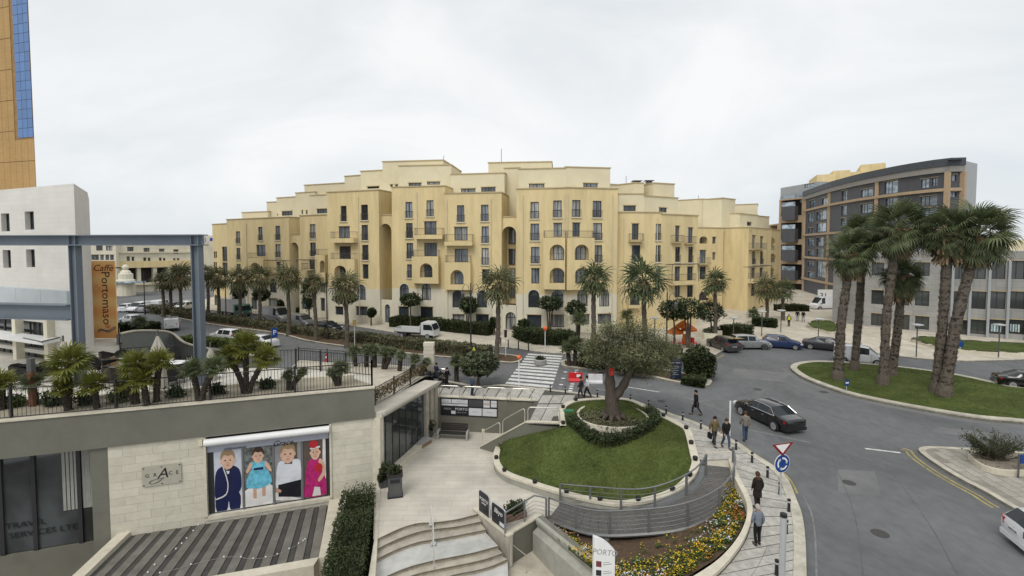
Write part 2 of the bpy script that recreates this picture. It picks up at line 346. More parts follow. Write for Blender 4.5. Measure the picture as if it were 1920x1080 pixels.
# side wall of the steps that carries the two sign boards, and the ledge wall beside it
sw = [at(892,958,ZP), at(949,1004,ZP), at(958,1062,ZP-.9)]
SWT = [at(893,957,ZP+.12), at(951,1003,ZP+.12)]
d_ = (SWT[1]-SWT[0]).normalized(); nrm = Vector((d_.y, -d_.x, 0))
wl = thing('stair_wall', 'low stone wall along the right side of the curved steps under two black boards', 'wall', tuple(SWT[1]), world=True)
b = MB(); q0, q1 = SWT[0]-d_*.3, SWT[1]+d_*.1
poly = [q0+nrm*.0, q1+nrm*.0, q1-nrm*.28, q0-nrm*.28]
b.prism([(p.x,p.y) for p in poly], ZL, ZP+.06); b.build('wall_body', m_step, wl)
MB().prism([(p.x,p.y) for p in [q0+nrm*.05, q1+nrm*.05, q1-nrm*.33, q0-nrm*.33]], ZP+.06, ZP+.13, bot=True).build('coping', m_coping, wl)
b = MB(); a0, a1 = LEDGE[0]+Vector((.06,.02,0)), LEDGE[1]+Vector((.3,.15,0)); e = (a1-a0).normalized(); n_ = Vector((e.y,-e.x,0))
wl = thing('ledge_wall', 'grey retaining wall below the potted shrub and the steel rail', 'wall', tuple(a0), world=True)
b.prism([(p.x,p.y) for p in (a0, a1, a1-n_*.25, a0-n_*.25)], ZL, ZP+.015); b.build('wall_body', m_greywall, wl)
b = MB(); b.prism([(p.x,p.y) for p in (a0+n_*.05, a1+n_*.05, a1-n_*.3, a0-n_*.3)], ZP+.015, ZP+.09, bot=True); b.build('coping', m_coping, wl)
# left coping of the steps
b = MB(); ql = [at(706,915,ZP), at(702,1011,ZP), at(689,1095,ZP)]; qr = [at(713,915,ZP), at(708,1012,ZP), at(703,1095,ZP)]
b.prism([(p.x,p.y) for p in ql+qr[::-1]], -6, ZP+.05); wl = tag(b.build('stair_kerb_wall', m_coping), 'flat stone kerb wall between clipped hedge and curved steps', 'wall')
# --- bench wall
wl = thing('bench_wall', 'grey green retaining wall behind the bench with the shop directory on it', 'wall', tuple(at(905,816,ZP)), world=True)
dw = (W1-W0).normalized(); nw = Vector((dw.y,-dw.x,0))
b = MB(); b.prism([(p.x,p.y) for p in (W0-dw*.4, W1, W1-nw*.3, W0-dw*.4-nw*.3)], ZP-.1, .08); b.build('wall_body', m_greywall, wl)
b = MB(); b.prism([(p.x,p.y) for p in (W0-dw*.3+nw*.06, W1+nw*.06+dw*.03, W1-nw*.35+dw*.03, W0-dw*.3-nw*.35)], .08, .17, bot=True); b.build('coping', m_coping, wl)
# --- small stairs from plaza up to the promenade + stringer wall
sb, stp = at(903,842,ZP), ST0
ss = thing('side_stairs', 'narrow stone stairs with steel rails beside the sloping lawn', 'stairs', tuple(sb), world=True)
n = 15; run = (stp-Vector((sb.x,sb.y,0))); run.z = 0; dr = run.normalized(); back = Vector((-dr.y,dr.x,0))
wdt = 4.1
for i in range(n):
    a = Vector((sb.x,sb.y,0))+run*(i/n); c = Vector((sb.x,sb.y,0))+run*((i+1)/n)
    b = MB(); b.prism([(p.x,p.y) for p in (a+back*.22, c+back*.22, c+back*wdt, a+back*wdt)], ZP-.05, ZP+(0-ZP)*(i+1)/n); b.build('step', m_cream, ss)
b = MB(); A0 = Vector((sb.x,sb.y,0))-dr*.15; A1 = Vector((stp.x,stp.y,0)); A2 = Vector((ST1.x,ST1.y,0))
b.prism([(p.x,p.y) for p in (A0, A1, A1+back*.2, A0+back*.2)], ZP-.3, [ZP+.1, .08, .08, ZP+.1]); b.prism([(p.x,p.y) for p in (A1+dr*.002, A2, A2+back*.2, A1+dr*.002+back*.2)], ZP-.3, .08)
b.build('stringer_wall', m_greywall, ss)
b = MB(); o = -back*.04
b.prism([(p.x,p.y) for p in (A0+o, A1+o, A1+back*.26, A0+back*.26)], [ZP+.1, .08, .08, ZP+.1], [ZP+.2, .18, .18, ZP+.2], bot=True)
b.prism([(p.x,p.y) for p in (A1+o+dr*.002, A2+o, A2+back*.26, A1+dr*.002+back*.26)], .08, .18, bot=True); b.build('coping', m_coping, ss)
# --- promenade and pavements (raised 0.12) with stone slabs as pieces
KZ = .12
kerb_px = [(812,712),(842,714),(888,722),(915,723),(945,721),(1032,730),(1086,736),(1117,741),(1182,749),(1250,772),(1315,795),(1378,826),(1409,847),(1469,888),(1495,940),(1505,970),(1510,1010),(1512,1060),(1513,1120)]
kerb = cat_poly([at(x,y,KZ) for x, y in kerb_px], 5)
inner = [W0-dw*.5, W1, ST0, ST1]+[p for p in COP if p.z > .2]+[at(1320,852,KZ), at(1372,848,KZ)]+fw_out
inner = [Vector((p.x,p.y,KZ)) for p in inner]
b = MB(); b.prism([(p.x,p.y) for p in kerb+inner[::-1]+[Vector((-7,38.9,0)),Vector((-7,41,0))]], -.05, KZ-.012)
pav = b.build('pavement', m_joint, kind='structure')
ki = offset(kerb, -.42)
b = MB(); b.strip(ki, kerb); b.v = [(x,y,KZ+.01) for x,y,z in b.v]; b.strip([p+Vector((0,0,.01)) for p in kerb], [Vector((p.x,p.y,0)) for p in kerb]); b.build('kerb', m_kerb, kind='structure')
# slabs of the curved pavement
k0 = next(i for i, p in enumerate(ki) if p.x > at(1182,749,KZ).x)
outer_run = ki[k0:]; in_run = [Vector((p.x,p.y,KZ)) for p in ([p for p in COP if p.z > .2][10:]+[at(1330,856,KZ), at(1368,852,KZ)]+fw_out[1:])]
ns = 34; oR = resample(outer_run, ns); 
iR = resample(in_run, ns)
for i in range(ns-1):
    a, c, d, e = oR[i], oR[i+1], iR[i+1], iR[i]
    g = .035; t = (c-a).normalized()*g; t2 = (d-e).normalized()*g
    for q0, q1 in ((0,.5),(.5,1)) if (a-e).length > 2.4 else ((0,1),):
        p = [(a+t).lerp(e+t2,q0+.004), (c-t).lerp(d-t2,q0+.004), (c-t).lerp(d-t2,q1-.004), (a+t).lerp(e+t2,q1-.004)]
        MB().prism([(v.x,v.y) for v in p], KZ-.03, KZ+rnd.uniform(-.003,.003)).build('slab', m_slab, pav)
# slabs of the promenade strip behind the bench wall: strips run from the road to the wall
def promslab(xb0, xb1, yb, yt, sl):
    p = [at(xb0+.9,yb,KZ), at(xb1-.9,yb,KZ), at(xb1+sl*(yb-yt)-.7,yt,KZ), at(xb0+sl*(yb-yt)+.7,yt,KZ)]
    MB().prism([(v.x,v.y) for v in p], KZ-.03, KZ+rnd.uniform(-.003,.003)).build('slab', m_slab, pav)
x = 800
while x < 1000: promslab(x, x+21, 744+(x-822)*.045, 727, .62); x += 21
for x0 in (990, 1011, 1032):
    promslab(x0, x0+21, 793 if x0 < 1032 else 780, 758, .5); promslab(x0+18, x0+39, 756, 741, .55)
# --- lawn island
lo = COP; cw = .42
LCEN = Vector((4.7, 28.0, 0))
ins = offset(lo, -cw)
isl = thing('lawn_island', 'oval lawn island with pale stone coping beside the side stairs', 'planter', tuple(at(1130,860,-1)), world=True)
b = MB(); b.strip(lo, ins); b.strip([p-Vector((0,0,.14)) for p in lo], lo); b.strip(ins, [p-Vector((0,0,.3)) for p in ins]); b.build('coping', m_coping, isl)
b = MB(); lw = [p+(Vector((LCEN.x-p.x, LCEN.y-p.y,0)).normalized()*.06) for p in lo]; b.strip([Vector((p.x,p.y,min(-2.8,p.z-1.3))) for p in lw], [p-Vector((0,0,.12)) for p in lw]); b.build('wall_body', m_greymould, isl)
ring = [p-Vector((0,0,.06)) for p in ins]+[A0.lerp(A1,.32)+Vector((0,-.03,ZP+.55)), A0.lerp(A1,.6)+Vector((0,-.03,-1.4)), A1+Vector((.2,-.03,-.7)), A1.lerp(A2,.75)+Vector((0,-.02,-.3))]
ring = resample(ring+[ring[0]], 80)[:-1]
bmw = bmesh.new(); rv = [bmw.verts.new(p) for p in ring]
for t in tessellate_polygon([[Vector((p.x,p.y,0)) for p in ring]]): bmw.faces.new([rv[i] for i in t])
for _ in range(3): bmesh.ops.subdivide_edges(bmw, edges=[e for e in bmw.edges if e.calc_length() > .5], cuts=1, use_grid_fill=True)
bmesh.ops.triangulate(bmw, faces=bmw.faces[:])
for v in bmw.verts:
    q = v.co; d2 = [((q.x-p.x)**2+(q.y-p.y)**2, p.z) for p in ring]; dm = min(d2)[0]
    if dm > 1e-4:
        ws = [(1/(d+.02)**1.6, z) for d, z in d2]; z0 = sum(w*z for w, z in ws)/sum(w for w, z in ws); k = min(1, dm/1.0)
        q.z = z0+k*(.04*noise.noise(Vector((q.x*.8,q.y*.8,0)))+.30*math.exp(-((q.x-6.9)**2+(q.y-33.0)**2)/12)+.12)
bmesh.ops.recalc_face_normals(bmw, faces=bmw.faces[:])
if sum(f.normal.z for f in bmw.faces) < 0: bmesh.ops.reverse_faces(bmw, faces=bmw.faces[:])
bmw.verts.index_update(); vs = [v.co.copy() for v in bmw.verts]; fs = [tuple(v.index for v in f.verts) for f in bmw.faces]; bmw.free()
b = MB().add(vs, fs); lawn = obj('lawn', b.mesh('lawn', [m_lawn], 1), None, kind='structure')
from mathutils.bvhtree import BVHTree
bvh = BVHTree.FromPolygons([Vector(v) for v in vs], fs)
def lawnz(x, y):
    h = bvh.ray_cast(Vector((x,y,20)), Vector((0,0,-1))); return h[0].z if h[0] else None
m_blade = leafmat('grass_blade', (.042,.070,.014), (.14,.15,.045), .45, .7, .2, .95)
def grass(name, zf, x0, x1, y0, y1, n, h=.07, m=None):
    b = MB()
    for i in range(n):
        x, y = rnd.uniform(x0,x1), rnd.uniform(y0,y1); z = zf(x,y)
        if z is None: continue
        a = rnd.uniform(0,6.3); w = .018; dx, dy = math.cos(a)*w, math.sin(a)*w; lx, ly = rnd.gauss(0,.025), rnd.gauss(0,.025); hh = h*rnd.uniform(.5,1.2)
        b.add([(x-dx,y-dy,z-.01),(x+dx,y+dy,z-.01),(x+lx,y+ly,z+hh)], [(0,1,2)])
    return b.build(name, m or m_blade, uv=False, kind='stuff')
grass('grass', lawnz, -1.5, 12.5, 23, 37, 42000)
# lawn uplights: black dome lamps on the coping
SP = [(1053,795,.12),(1057,764,.3),(1073,750,.35),(1244,779,.35),(1295,806,.35),(1306,833,.3),(1311,866,.1),(1301,897,-.28),(1263,924,-.88),(1203,940,-1.3),(1128,938,-1.65),(1060,926,-1.95),(998,906,-2.05),(939,886,-2.06),(923,858,-2.06),(929,832,-2.06)]
for i, p in enumerate(SP):
    q = at(*p); j_ = min(range(len(lo)), key=lambda k: (lo[k].xy-q.xy).length); q = lo[j_].lerp(ins[j_], .55)
    t = thing('spotlight', ORD[i]+' round black spotlight clockwise along the lawn coping from the side stairs landing', 'spotlight', tuple(q), group='round spotlights on the lawn coping'); t.scale = (.74,.74,.74)
    b = MB(); b.lathe([(.17,0),(.17,.05),(.13,.06)], n=10); b.build('base', m_iron, t)
    b = MB(); b.lathe([(.14,.06),(.19,.12),(.2,.2),(.16,.27),(.05,.3)], n=12); b.build('lamp_head', m_iron, t, smooth=40)
# --- curved metal ramp
ro = cat_poly(P3([(1029,972,-2.5),(1109,998,-2.1),(1205,998,-1.6),(1289,986,-1.15),(1354,953,-.65),(1377,911,-.25),(1374,877,.02)]), 6)
ri = cat_poly(P3([(1050,944,-2.5),(1109,950,-2.2),(1191,957,-1.65),(1247,947,-1.2),(1298,922,-.7),(1322,894,-.25),(1324,872,.02)]), 6)
m_deck = brickmat('grey_deck_boards', (.105,.10,.092), (.13,.123,.113), (.05,.05,.05), .9, .16, .012, .7, .12, .5, .4)
ramp = thing('ramp', 'curved grey metal ramp sweeping around the front of the lawn', 'ramp', tuple(at(1200,975,-1.6)), world=True)
nd = 26; oR, iR = resample(ro, nd), resample(ri, nd)
for i in range(nd-1):
    a, c, d, e = oR[i], oR[i+1], iR[i+1], iR[i]; t = (c-a)*.012; u = (d-e)*.012
    q = [a+t, c-t, d-u, e+u]
    MB().prism([(v.x,v.y) for v in q], [v.z-.06 for v in q], [v.z for v in q]).build('deck_panel', m_deck, ramp)
for R_, nm in ((oR,'edge_beam'),(iR,'edge_beam')):
    b = MB(); b.tube([p+Vector((0,0,-.1)) for p in R_], .1, 6); b.build(nm, m_steelrail, ramp)
b = MB(); cn_ = [min(COP, key=lambda c: (c.xy-p.xy).length) for p in iR]; b.strip([Vector((c.x,c.y,p.z-.05)) for c, p in zip(cn_, iR)], [p-Vector((0,0,.05)) for p in iR]); b.build('edge_plate', m_steelrail, ramp)
cr = [at(1324,872,.03), at(1374,877,.03), at(1372,846,.125), at(1316,848,.125)]
MB().add(cr, [(0,1,2,3)]).build('threshold_plate', m_cream, ramp)
for p in (oR[13], oR[19], oR[7]):
    b = MB(); b.lathe([(.16,-1.6),(.16,-.12)], (p.x,p.y+.25,p.z), 10); b.build('support_post', m_greymould, ramp)
def railing(name, label, P, h, npost, parent=None, wires=4, r=.035, pm=None, skip=()):
    t = thing(name, label, 'railing', tuple(P[0]), world=True); pm = pm or m_steelrail
    MB().tube([p+Vector((0,0,h)) for p in P], r*1.2, 8).build('handrail', pm, t, smooth=1)
    for k in range(wires): MB().tube([p+Vector((0,0,h*(.16+.19*k))) for p in P], .012, 4).build('wire', pm, t)
    for p in resample(P, npost):
        b = MB(); b.cbox((p.x,p.y,p.z-.1), .1, .1, h+.1, rnd.uniform(-.1,.1)); b.build('post', pm, t)
    return t
railing('railing', 'curved steel railing on the lawn side of the ramp', [p+Vector((0,0,.02)) for p in iR[:24]], 1.1, 6)
railing('railing', 'long curved steel railing on the flower bed side of the ramp', [p+Vector((0,0,.02)) for p in oR], 1.1, 8)
lp = [LEDGE[0]+Vector((-.05,.08,.08)), LEDGE[1]+Vector((-.1,.1,.08)), at(1024,972,ZP+.1)]
railing('railing', 'short steel railing on the ledge behind the planter box', resample(lp, 9), 1.1, 3)
# --- flower bed
ni = 40
so = resample(cat_poly(P3([(1370,866,-.15),(1384,900,-.15),(1396,942,-.1),(1392,985,-.1),(1362,1030,-.2),(1310,1070,-.5),(1230,1100,-1.0),(1160,1096,-1.6),(1105,1062,-2.0),(1055,1020,-2.4),(1018,982,-2.75)]), 6), ni)
si = resample([Vector((p.x,p.y,p.z-.75)) for p in reversed(ri)], ni)
b = MB(); rows = 7; vs = []
for j in range(rows):
    for i in range(ni):
        q = so[i].lerp(si[i], j/(rows-1)); q.z += .06*noise.noise(q*1.3); vs.append(q)
fs = [(j*ni+i, j*ni+i+1, (j+1)*ni+i+1, (j+1)*ni+i) for j in range(rows-1) for i in range(ni-1)]
b.add(vs, fs).build('flower_bed_soil', m_soil, smooth=1, kind='structure')
fb = thing('flower_bed_wall', 'moulded stone wall curving round the bed of pansies', 'wall', tuple(fw_out[10]), world=True)
b = MB(); prof = [(0,-.35),(0,-.12),(.07,-.08),(.07,.0)]
b.strip(fw_out, fw_in); b.strip([p-Vector((0,0,.13)) for p in fw_out], fw_out); b.strip(fw_in, [p-Vector((0,0,2.2)) for p in fw_in])
fo2 = [p.lerp(q,.2) for p, q in zip(fw_out, fw_in)]
b.strip([Vector((p.x,p.y,-.1)) for p in fo2], [p-Vector((0,0,.13)) for p in fo2]); b.build('wall_body', m_coping, fb)
lw = resample(cat_poly(P3([(1008,969,-2.35),(1050,1003,-2.2),(1109,1050,-1.9),(1170,1088,-1.5),(1260,1120,-.9)]), 6), 20)
fb = thing('curved_retaining_wall', 'grey curved retaining wall with moulded ledge below the flower bed', 'wall', tuple(lw[5]), world=True)
l2 = offset(lw, .3); l0 = offset(lw, -.12)
b = MB(); b.strip(lw, l2); b.strip(lw, l2, 0); b.strip([p-Vector((0,0,.25)) for p in l0], [p-Vector((0,0,.1)) for p in l0]); b.strip([p-Vector((0,0,.1)) for p in l0], lw)
b.strip([p-Vector((0,0,.55)) for p in lw], [p-Vector((0,0,.25)) for p in l0]); l3 = offset(lw, -.3)
b.strip([p-Vector((0,0,.75)) for p in l3], [p-Vector((0,0,.55)) for p in lw]); b.strip([Vector((p.x,p.y,ZL)) for p in l3], [p-Vector((0,0,.75)) for p in l3]); b.strip(l2, [p-Vector((0,0,.7)) for p in l2])
b.build('wall_body', m_greymould, fb)
m_fl = [leafmat('pansy_leaf', (.03,.06,.012), (.08,.12,.03), 3, .6, .2), mat('yellow_petals', (.62,.42,.02), .6, .15), mat('white_petals', (.66,.66,.68), .6, .1), mat('orange_petals', (.5,.17,.02), .6, .2)]
b = MB()
for k in range(1300):
    i = rnd.uniform(0, ni-1.01); j = int(i); t = i-j
    d = abs(rnd.gauss(0,.17))+.03
    if i > 24: d = abs(rnd.gauss(0,.13))+.03
    if i < 14: d = rnd.uniform(.03, .4)
    if d > .75: continue
    o_, n_ = so[j].lerp(so[j+1],t), si[j].lerp(si[j+1],t); c = o_.lerp(n_, d); c.z += .02
    patch = noise.noise(Vector((c.x*1.1,c.y*1.1,3.3)))
    if rnd.random() < .15: continue
    col = 1 if patch < .12 else (2 if patch < .28 else 3)
    if rnd.random() < .25: col = rnd.choice((1,1,2,3))
    for q in range(6):                                       # leaves
        a = rnd.uniform(0,6.28); r = rnd.uniform(.05,.16); h = rnd.uniform(.02,.13); s = rnd.uniform(.04,.07); x, y = c.x+r*math.cos(a), c.y+r*math.sin(a)
        ca, sa = math.cos(a)*s, math.sin(a)*s
        b.add([(x-ca,y-sa,c.z+h),(x+sa,y-ca,c.z+h+.01),(x+ca,y+sa,c.z+h-.02),(x-sa,y+ca,c.z+h+.01)], [(0,1,2,3)], 0)
    for q in range(rnd.randint(3,7)):
        x, y = c.x+rnd.gauss(0,.09), c.y+rnd.gauss(0,.09); z = c.z+rnd.uniform(.13,.2); s = rnd.uniform(.02,.036); n5 = 5; a0 = rnd.uniform(0,6); tx, ty = rnd.gauss(0,.35), rnd.gauss(-.3,.35)
        b.add([(x+s*math.cos(a0+6.283*w/n5), y+s*math.sin(a0+6.283*w/n5), z+s*(math.cos(a0+6.283*w/n5)*tx+math.sin(a0+6.283*w/n5)*ty)) for w in range(n5)], [tuple(range(n5))], col)
b.build('flowers', m_fl, uv=False, kind='stuff')
# --- far pavements, median, roundabout, bottom right island
def kerbed(name, px, z=KZ, m=None, back=None, kw=.3, closed=True, km=None, k=4, kz=.02):
    P = cat_poly([at(x,y,0) for x, y in px], k, closed)
    full = P+(back or [])
    b = MB(); b.prism([(p.x,p.y) for p in full], -.02, z)
    o = b.build(name, m or m_cream, kind='structure')
    ar = sum(full[i].x*full[(i+1)%len(full)].y-full[(i+1)%len(full)].x*full[i].y for i in range(len(full)))
    ring = P+[P[0], P[1]] if closed else P
    inn = offset(ring, kw if ar > 0 else -kw)
    if closed: ring = ring[:-1]; inn[0] = inn[-2]; inn = inn[:-1]
    b = MB(); A_ = [Vector((p.x,p.y,z+kz)) for p in ring]; B_ = [Vector((p.x,p.y,z+kz)) for p in inn]
    b.strip(A_, B_); b.strip([Vector((p.x,p.y,0)) for p in ring], A_); b.strip(B_, [p-Vector((0,0,kz+.01)) for p in B_]); b.build('kerb', km or m_kerb, kind='structure')
    return P, inn
kerbed('far_pavement', [(330,578),(400,583),(480,590),(560,598),(640,609),(745,626),(830,640),(930,651),(974,656),(1005,661),(1057,665),(1130,667),(1240,671),(1328,670),(1350,662),(1366,654),(1400,650),(1498,649),(1566,652),(1649,665),(1688,670),(1785,678),(1920,676),(2150,664)], closed=False,
       back=[Vector((140,60,0)), Vector((140,150,0)), Vector((-80,150,0))])
MEDP, _ = kerbed('median', [(300,590),(330,597),(400,610),(517,626),(573,640),(654,652),(796,668),(842,672),(930,680),(962,682),(978,677),(970,669),(930,664),(830,652),(745,640),(640,626),(520,608),(400,594),(330,587),(306,585)], m=m_soil, z=.14)
kerbed('planted_median', [(1052,684),(1062,690),(1130,698),(1208,707),(1266,719),(1320,726),(1333,722),(1326,711),(1250,696),(1150,684),(1062,677)], m=m_soil, z=.16, kw=.4)
RB = [(1482,692),(1494,704),(1519,717),(1587,741),(1667,759),(1758,776),(1842,789),(1920,796),(2040,808),(2200,812),(2300,795),(2240,765),(2080,748),(1920,732),(1876,723),(1785,704),(1688,691),(1600,683),(1530,680),(1494,684)]
P, inn = kerbed('roundabout', RB, m=m_lawn, z=.15, kw=.55, kz=.09, km=m_kerb)
rc = Vector((sum(p.x for p in P)/len(P), sum(p.y for p in P)/len(P), 0))
b = MB(); vs = []; K = 8; n = len(inn)
for j in range(K):
    t = j/K
    for p in inn: q = p.lerp(rc,t); q.z = .2+.55*math.sin(t*math.pi/2)+.04*noise.noise(Vector((q.x*.4,q.y*.4,0))); vs.append(q)
fs = [(j*n+i, j*n+(i+1)%n, (j+1)*n+(i+1)%n, (j+1)*n+i) for j in range(K-1) for i in range(n)]+[tuple((K-1)*n+i for i in range(n))]
b.add(vs, fs).build('roundabout_lawn', m_lawn, smooth=1, kind='structure')
bvr = BVHTree.FromPolygons([Vector(v) for v in vs], fs)
def rbz(x, y):
    h = bvr.ray_cast(Vector((x,y,20)), Vector((0,0,-1))); return h[0].z if h[0] else None
grass('grass', rbz, 26, 45, 30, 48, 26000, .08)
# apron strip of worn paving outside the roundabout kerb
a1 = offset(P[:34], -.05); a2 = offset(P[:34], 1.0)
ar = sum(P[i].x*P[(i+1)%len(P)].y-P[(i+1)%len(P)].x*P[i].y for i in range(len(P)))
a2 = [p+(p-rc).normalized()*.75 for p in P[:30]]; a1 = P[:30]
MB().strip([Vector((p.x,p.y,.002)) for p in a1], [Vector((p.x,p.y,.002)) for p in a2]).build('road_edge_strip', m_asphalt_wear, road)
ISL, _ = kerbed('corner_island', [(1722,846),(1735,860),(1770,884),(1806,905),(1850,928),(1890,952),(1960,990),(2100,1060),(2200,1000),(2100,890),(1990,862),(1920,852),(1850,846),(1790,843),(1740,841)], z=.13, m=None, kw=.3)
def mark(name, q, m=m_roadwhite, z=.006):
    return MB().flat([(p.x,p.y,z) for p in q]).build(name, m, road)
def line(p0, p1, w, m=m_roadwhite, name='lane_line', z=.006):
    a, c = at(*p0), at(*p1); d = (c-a).normalized(); n = Vector((-d.y,d.x,0))*w/2; return mark(name, [a+n, a-n, c-n, c+n], m, z)
BL, BR, TL, TR = at(946,721), at(1034,729), at(991,662), at(1055,666)
for i in range(11):
    t0, t1 = i/11+.02, i/11+.02+.052
    mark('crossing_stripe', [BL.lerp(TL,t0), BR.lerp(TR,t0), BR.lerp(TR,t1), BL.lerp(TL,t1)])
for i in range(11):
    for c0, c1 in (((1048,733),(1070,668)), ((1068,737),(1082,690))):
        t = i/11; a = at(lerp(c0[0],c1[0],t), lerp(c0[1],c1[1],t)); s = .17
        mark('road_stud_square', [a+Vector((-s,-s,0)), a+Vector((s,-s,0)), a+Vector((s,s,0)), a+Vector((-s,s,0))], m_roadwhite if c0[0] > 1050 or i%2 == 0 else m_roadfaint)
for p0, p1, w in [((1178,726),(1236,735),.14),((1118,729),(1136,732),.3),((906,704),(924,707),.25),((890,702),(906,706),.5),((1262,741),(1300,749),.25),((1310,752),(1352,748),.14),((1310,752),(1355,770),.14),
                  ((1400,805),(1520,830),.2),((1215,722),(1240,724),.2)]:
    line(p0, p1, w, m_roadwhite if w < .2 and p0[0] < 1240 else m_roadfaint)
line((1622,841),(1688,849), .17)
yl = offset([Vector((p.x,p.y,.006)) for p in kerb[k0:k0+28]], .12); yl2 = offset(yl, .1)
MB().strip(yl, yl2).build('yellow_line', m_roadyellow, road)
for s in (.35, .62):
    q = [at(x,y,.006) for x, y in ((1700,838),(1722,846),(1735,860),(1770,884),(1806,905),(1850,928),(1872,942),(1890,952))]
    q = offset(cat_poly(q,4), -s); MB().strip(q, offset(q,-.11)).build('yellow_line', m_roadyellow, road)
q = cat_poly([at(x,y,.006) for x, y in ((1060,666),(1130,669),(1240,673),(1328,672),(1352,664))],4); q = offset(q,-.25); MB().strip(q, offset(q,-.15)).build('yellow_line', m_roadyellow, road)
q = cat_poly([at(x,y,.006) for x, y in ((1505,930),(1519,960),(1526,1000),(1529,1080))],4); MB().strip(q, offset(q,.07)).build('edge_line', m_roadfaint, road)
m_seam = mat('asphalt_seam', (.095,.097,.098), .85, .2, 1)
# asphalt repair patches and seams
for pts in ([(1380,690),(1480,700),(1470,716),(1360,706)], [(560,690),(640,700),(630,708),(548,698)], [(1570,880),(1640,884),(1652,930),(1572,924)], [(1240,728),(1290,733),(1284,740),(1232,735)], [(1760,800),(1880,815),(1870,826),(1745,810)]):
    mark('asphalt_patch', [at(*p) for p in pts], m_asphalt_wear, .004)
for pts in ([(1560,860),(1600,960),(1620,1100)], [(1660,870),(1740,980),(1800,1090)], [(1290,760),(1380,745),(1450,720),(1485,705)]):
    q = cat_poly([at(x,y,.005) for x, y in pts], 5); MB().strip(q, offset(q,.03)).build('asphalt_seam', m_seam, road)

m_iron_c = mat('cast_cover', (.055,.053,.05), .7, .2, 20)
for x, y, r in ((1545,735,.33),(1420,730,.33),(1650,1000,.33),(1240,752,.3),(700,668,.35),(1592,905,.3)):
    p = at(x,y,.007); MB().lathe([(r,0),(r*.98,.006),(.02,.006)], tuple(p), 20).build('manhole_cover', m_iron_c, road)
for x, y, sx, sy in ((620,655,2.2,1.0),):
    p = at(x,y,.0045); MB().add([(p.x+sx*math.cos(6.283*i/14)*(1+.25*noise.noise(Vector((i*.9,x,0)))), p.y+sy*math.sin(6.283*i/14)*(1+.25*noise.noise(Vector((i*.7,y,5)))), .0045) for i in range(14)], [tuple(range(14))]).build('asphalt_patch', m_asphalt_wear, road)
# ================================================================ MAIN APARTMENT BUILDING
def pl2(px, Y): return (atY(px, 462, Y).x, Y)
class Face:
    """a vertical wall from plan point A to plan point B (A left, B right as seen from outside) with openings"""
    def __init__(s, A, B, z0, z1, split=None):
        s.A, s.B = Vector((*A,0)), Vector((*B,0)); s.z0, s.z1, s.split = z0, z1, split
        s.d = (s.B-s.A); s.L = s.d.length; s.d.normalize(); s.n = Vector((s.d.y,-s.d.x,0)); s.ang = math.atan2(s.d.y, s.d.x); s.ops = []
    def uz(s, px, py, off=0):
        p = onp(px, py, s.A+s.n*off, s.n); return (p-s.A).dot(s.d), p.z
    def P(s, u, z, inn=0): q = s.A+s.d*u-s.n*inn; return Vector((q.x, q.y, z))
    def op(s, x0, y0, x1, y1, arch=0, depth=.3, off=0, back=None):
        u0, zb = s.uz((x0+x1)/2, y1, off); _, zt = s.uz((x0+x1)/2, y0, off); ua, _ = s.uz(x0, y1, off); ub, _ = s.uz(x1, y1, off)
        ua, ub = max(.06, ua), min(s.L-.06, ub); zb = max(s.z0+.01, zb); zt = min(s.z1-.15, zt)
        o = dict(u0=ua, u1=ub, z0=zb, z1=zt, arch=arch, depth=depth, back=back); s.ops.append(o); return o
    def mesh(s, b, m0=0, m1=1):
        us = sorted({0, s.L, *[o['u0'] for o in s.ops], *[o['u1'] for o in s.ops]}); zs = sorted({s.z0, s.z1, *([s.split] if s.split else []), *[o['z0'] for o in s.ops], *[o['z1'] for o in s.ops]})
        for i in range(len(us)-1):
            if us[i+1]-us[i] < 1e-5: continue
            for j in range(len(zs)-1):
                if zs[j+1]-zs[j] < 1e-5: continue
                u, z = (us[i]+us[i+1])/2, (zs[j]+zs[j+1])/2
                if any(o['u0'] < u < o['u1'] and o['z0'] < z < o['z1'] for o in s.ops): continue
                b.add([s.P(us[i],zs[j]), s.P(us[i+1],zs[j]), s.P(us[i+1],zs[j+1]), s.P(us[i],zs[j+1])], [(0,1,2,3)], m1 if s.split and z < s.split else m0)
        for o in s.ops:
            u0, u1, za, zb, D = o['u0'], o['u1'], o['z0'], o['z1'], o['depth']; m = m1 if s.split and (za+zb)/2 < s.split else m0
            h = min((u1-u0)/2, (zb-za)*.45)*o['arch']; zs_ = zb-h; k = 8
            prof = [(u1,za),(u1,zs_)]+([((u0+u1)/2+(u1-u0)/2*math.cos(math.pi*q/k), zs_+h*math.sin(math.pi*q/k)) for q in range(1,k)] if h > .02 else [])+[(u0,zs_),(u0,za)]
            for a, c in zip(prof, prof[1:]+prof[:1]):
                b.add([s.P(*a), s.P(*c), s.P(*c,D), s.P(*a,D)], [(0,1,2,3)], m)
            if h > .02:
                arc = prof[1:-1]
                for a, c in zip(arc, arc[1:]):
                    b.add([s.P(*a), s.P(a[0],zb), s.P(c[0],zb), s.P(*c)], [(0,1,2,3)], m)
            if o['back'] is not None: b.add([s.P(u0,za,D-.01), s.P(u1,za,D-.01), s.P(u1,zb,D-.01), s.P(u0,zb,D-.01)], [(0,1,2,3)], o['back'])
        return b
def zroof(px, py, Y): return atY(px, py, Y).z
BROOT = Vector((0,75,0))
apt = thing('apartment_building', 'long ochre and cream apartment block with stepped roofline, arched loggias and small balconies', 'building', tuple(BROOT), world=True)
WM = {}
G_PANE = [m_glass]; m_curtain = glass('pale_curtained_glass', (.26,.26,.25), .12, .3, .8, curtain=(6,6,.3)); m_glass2 = glass('deep_dark_glass', (.035,.042,.05), .05, .4, .9)
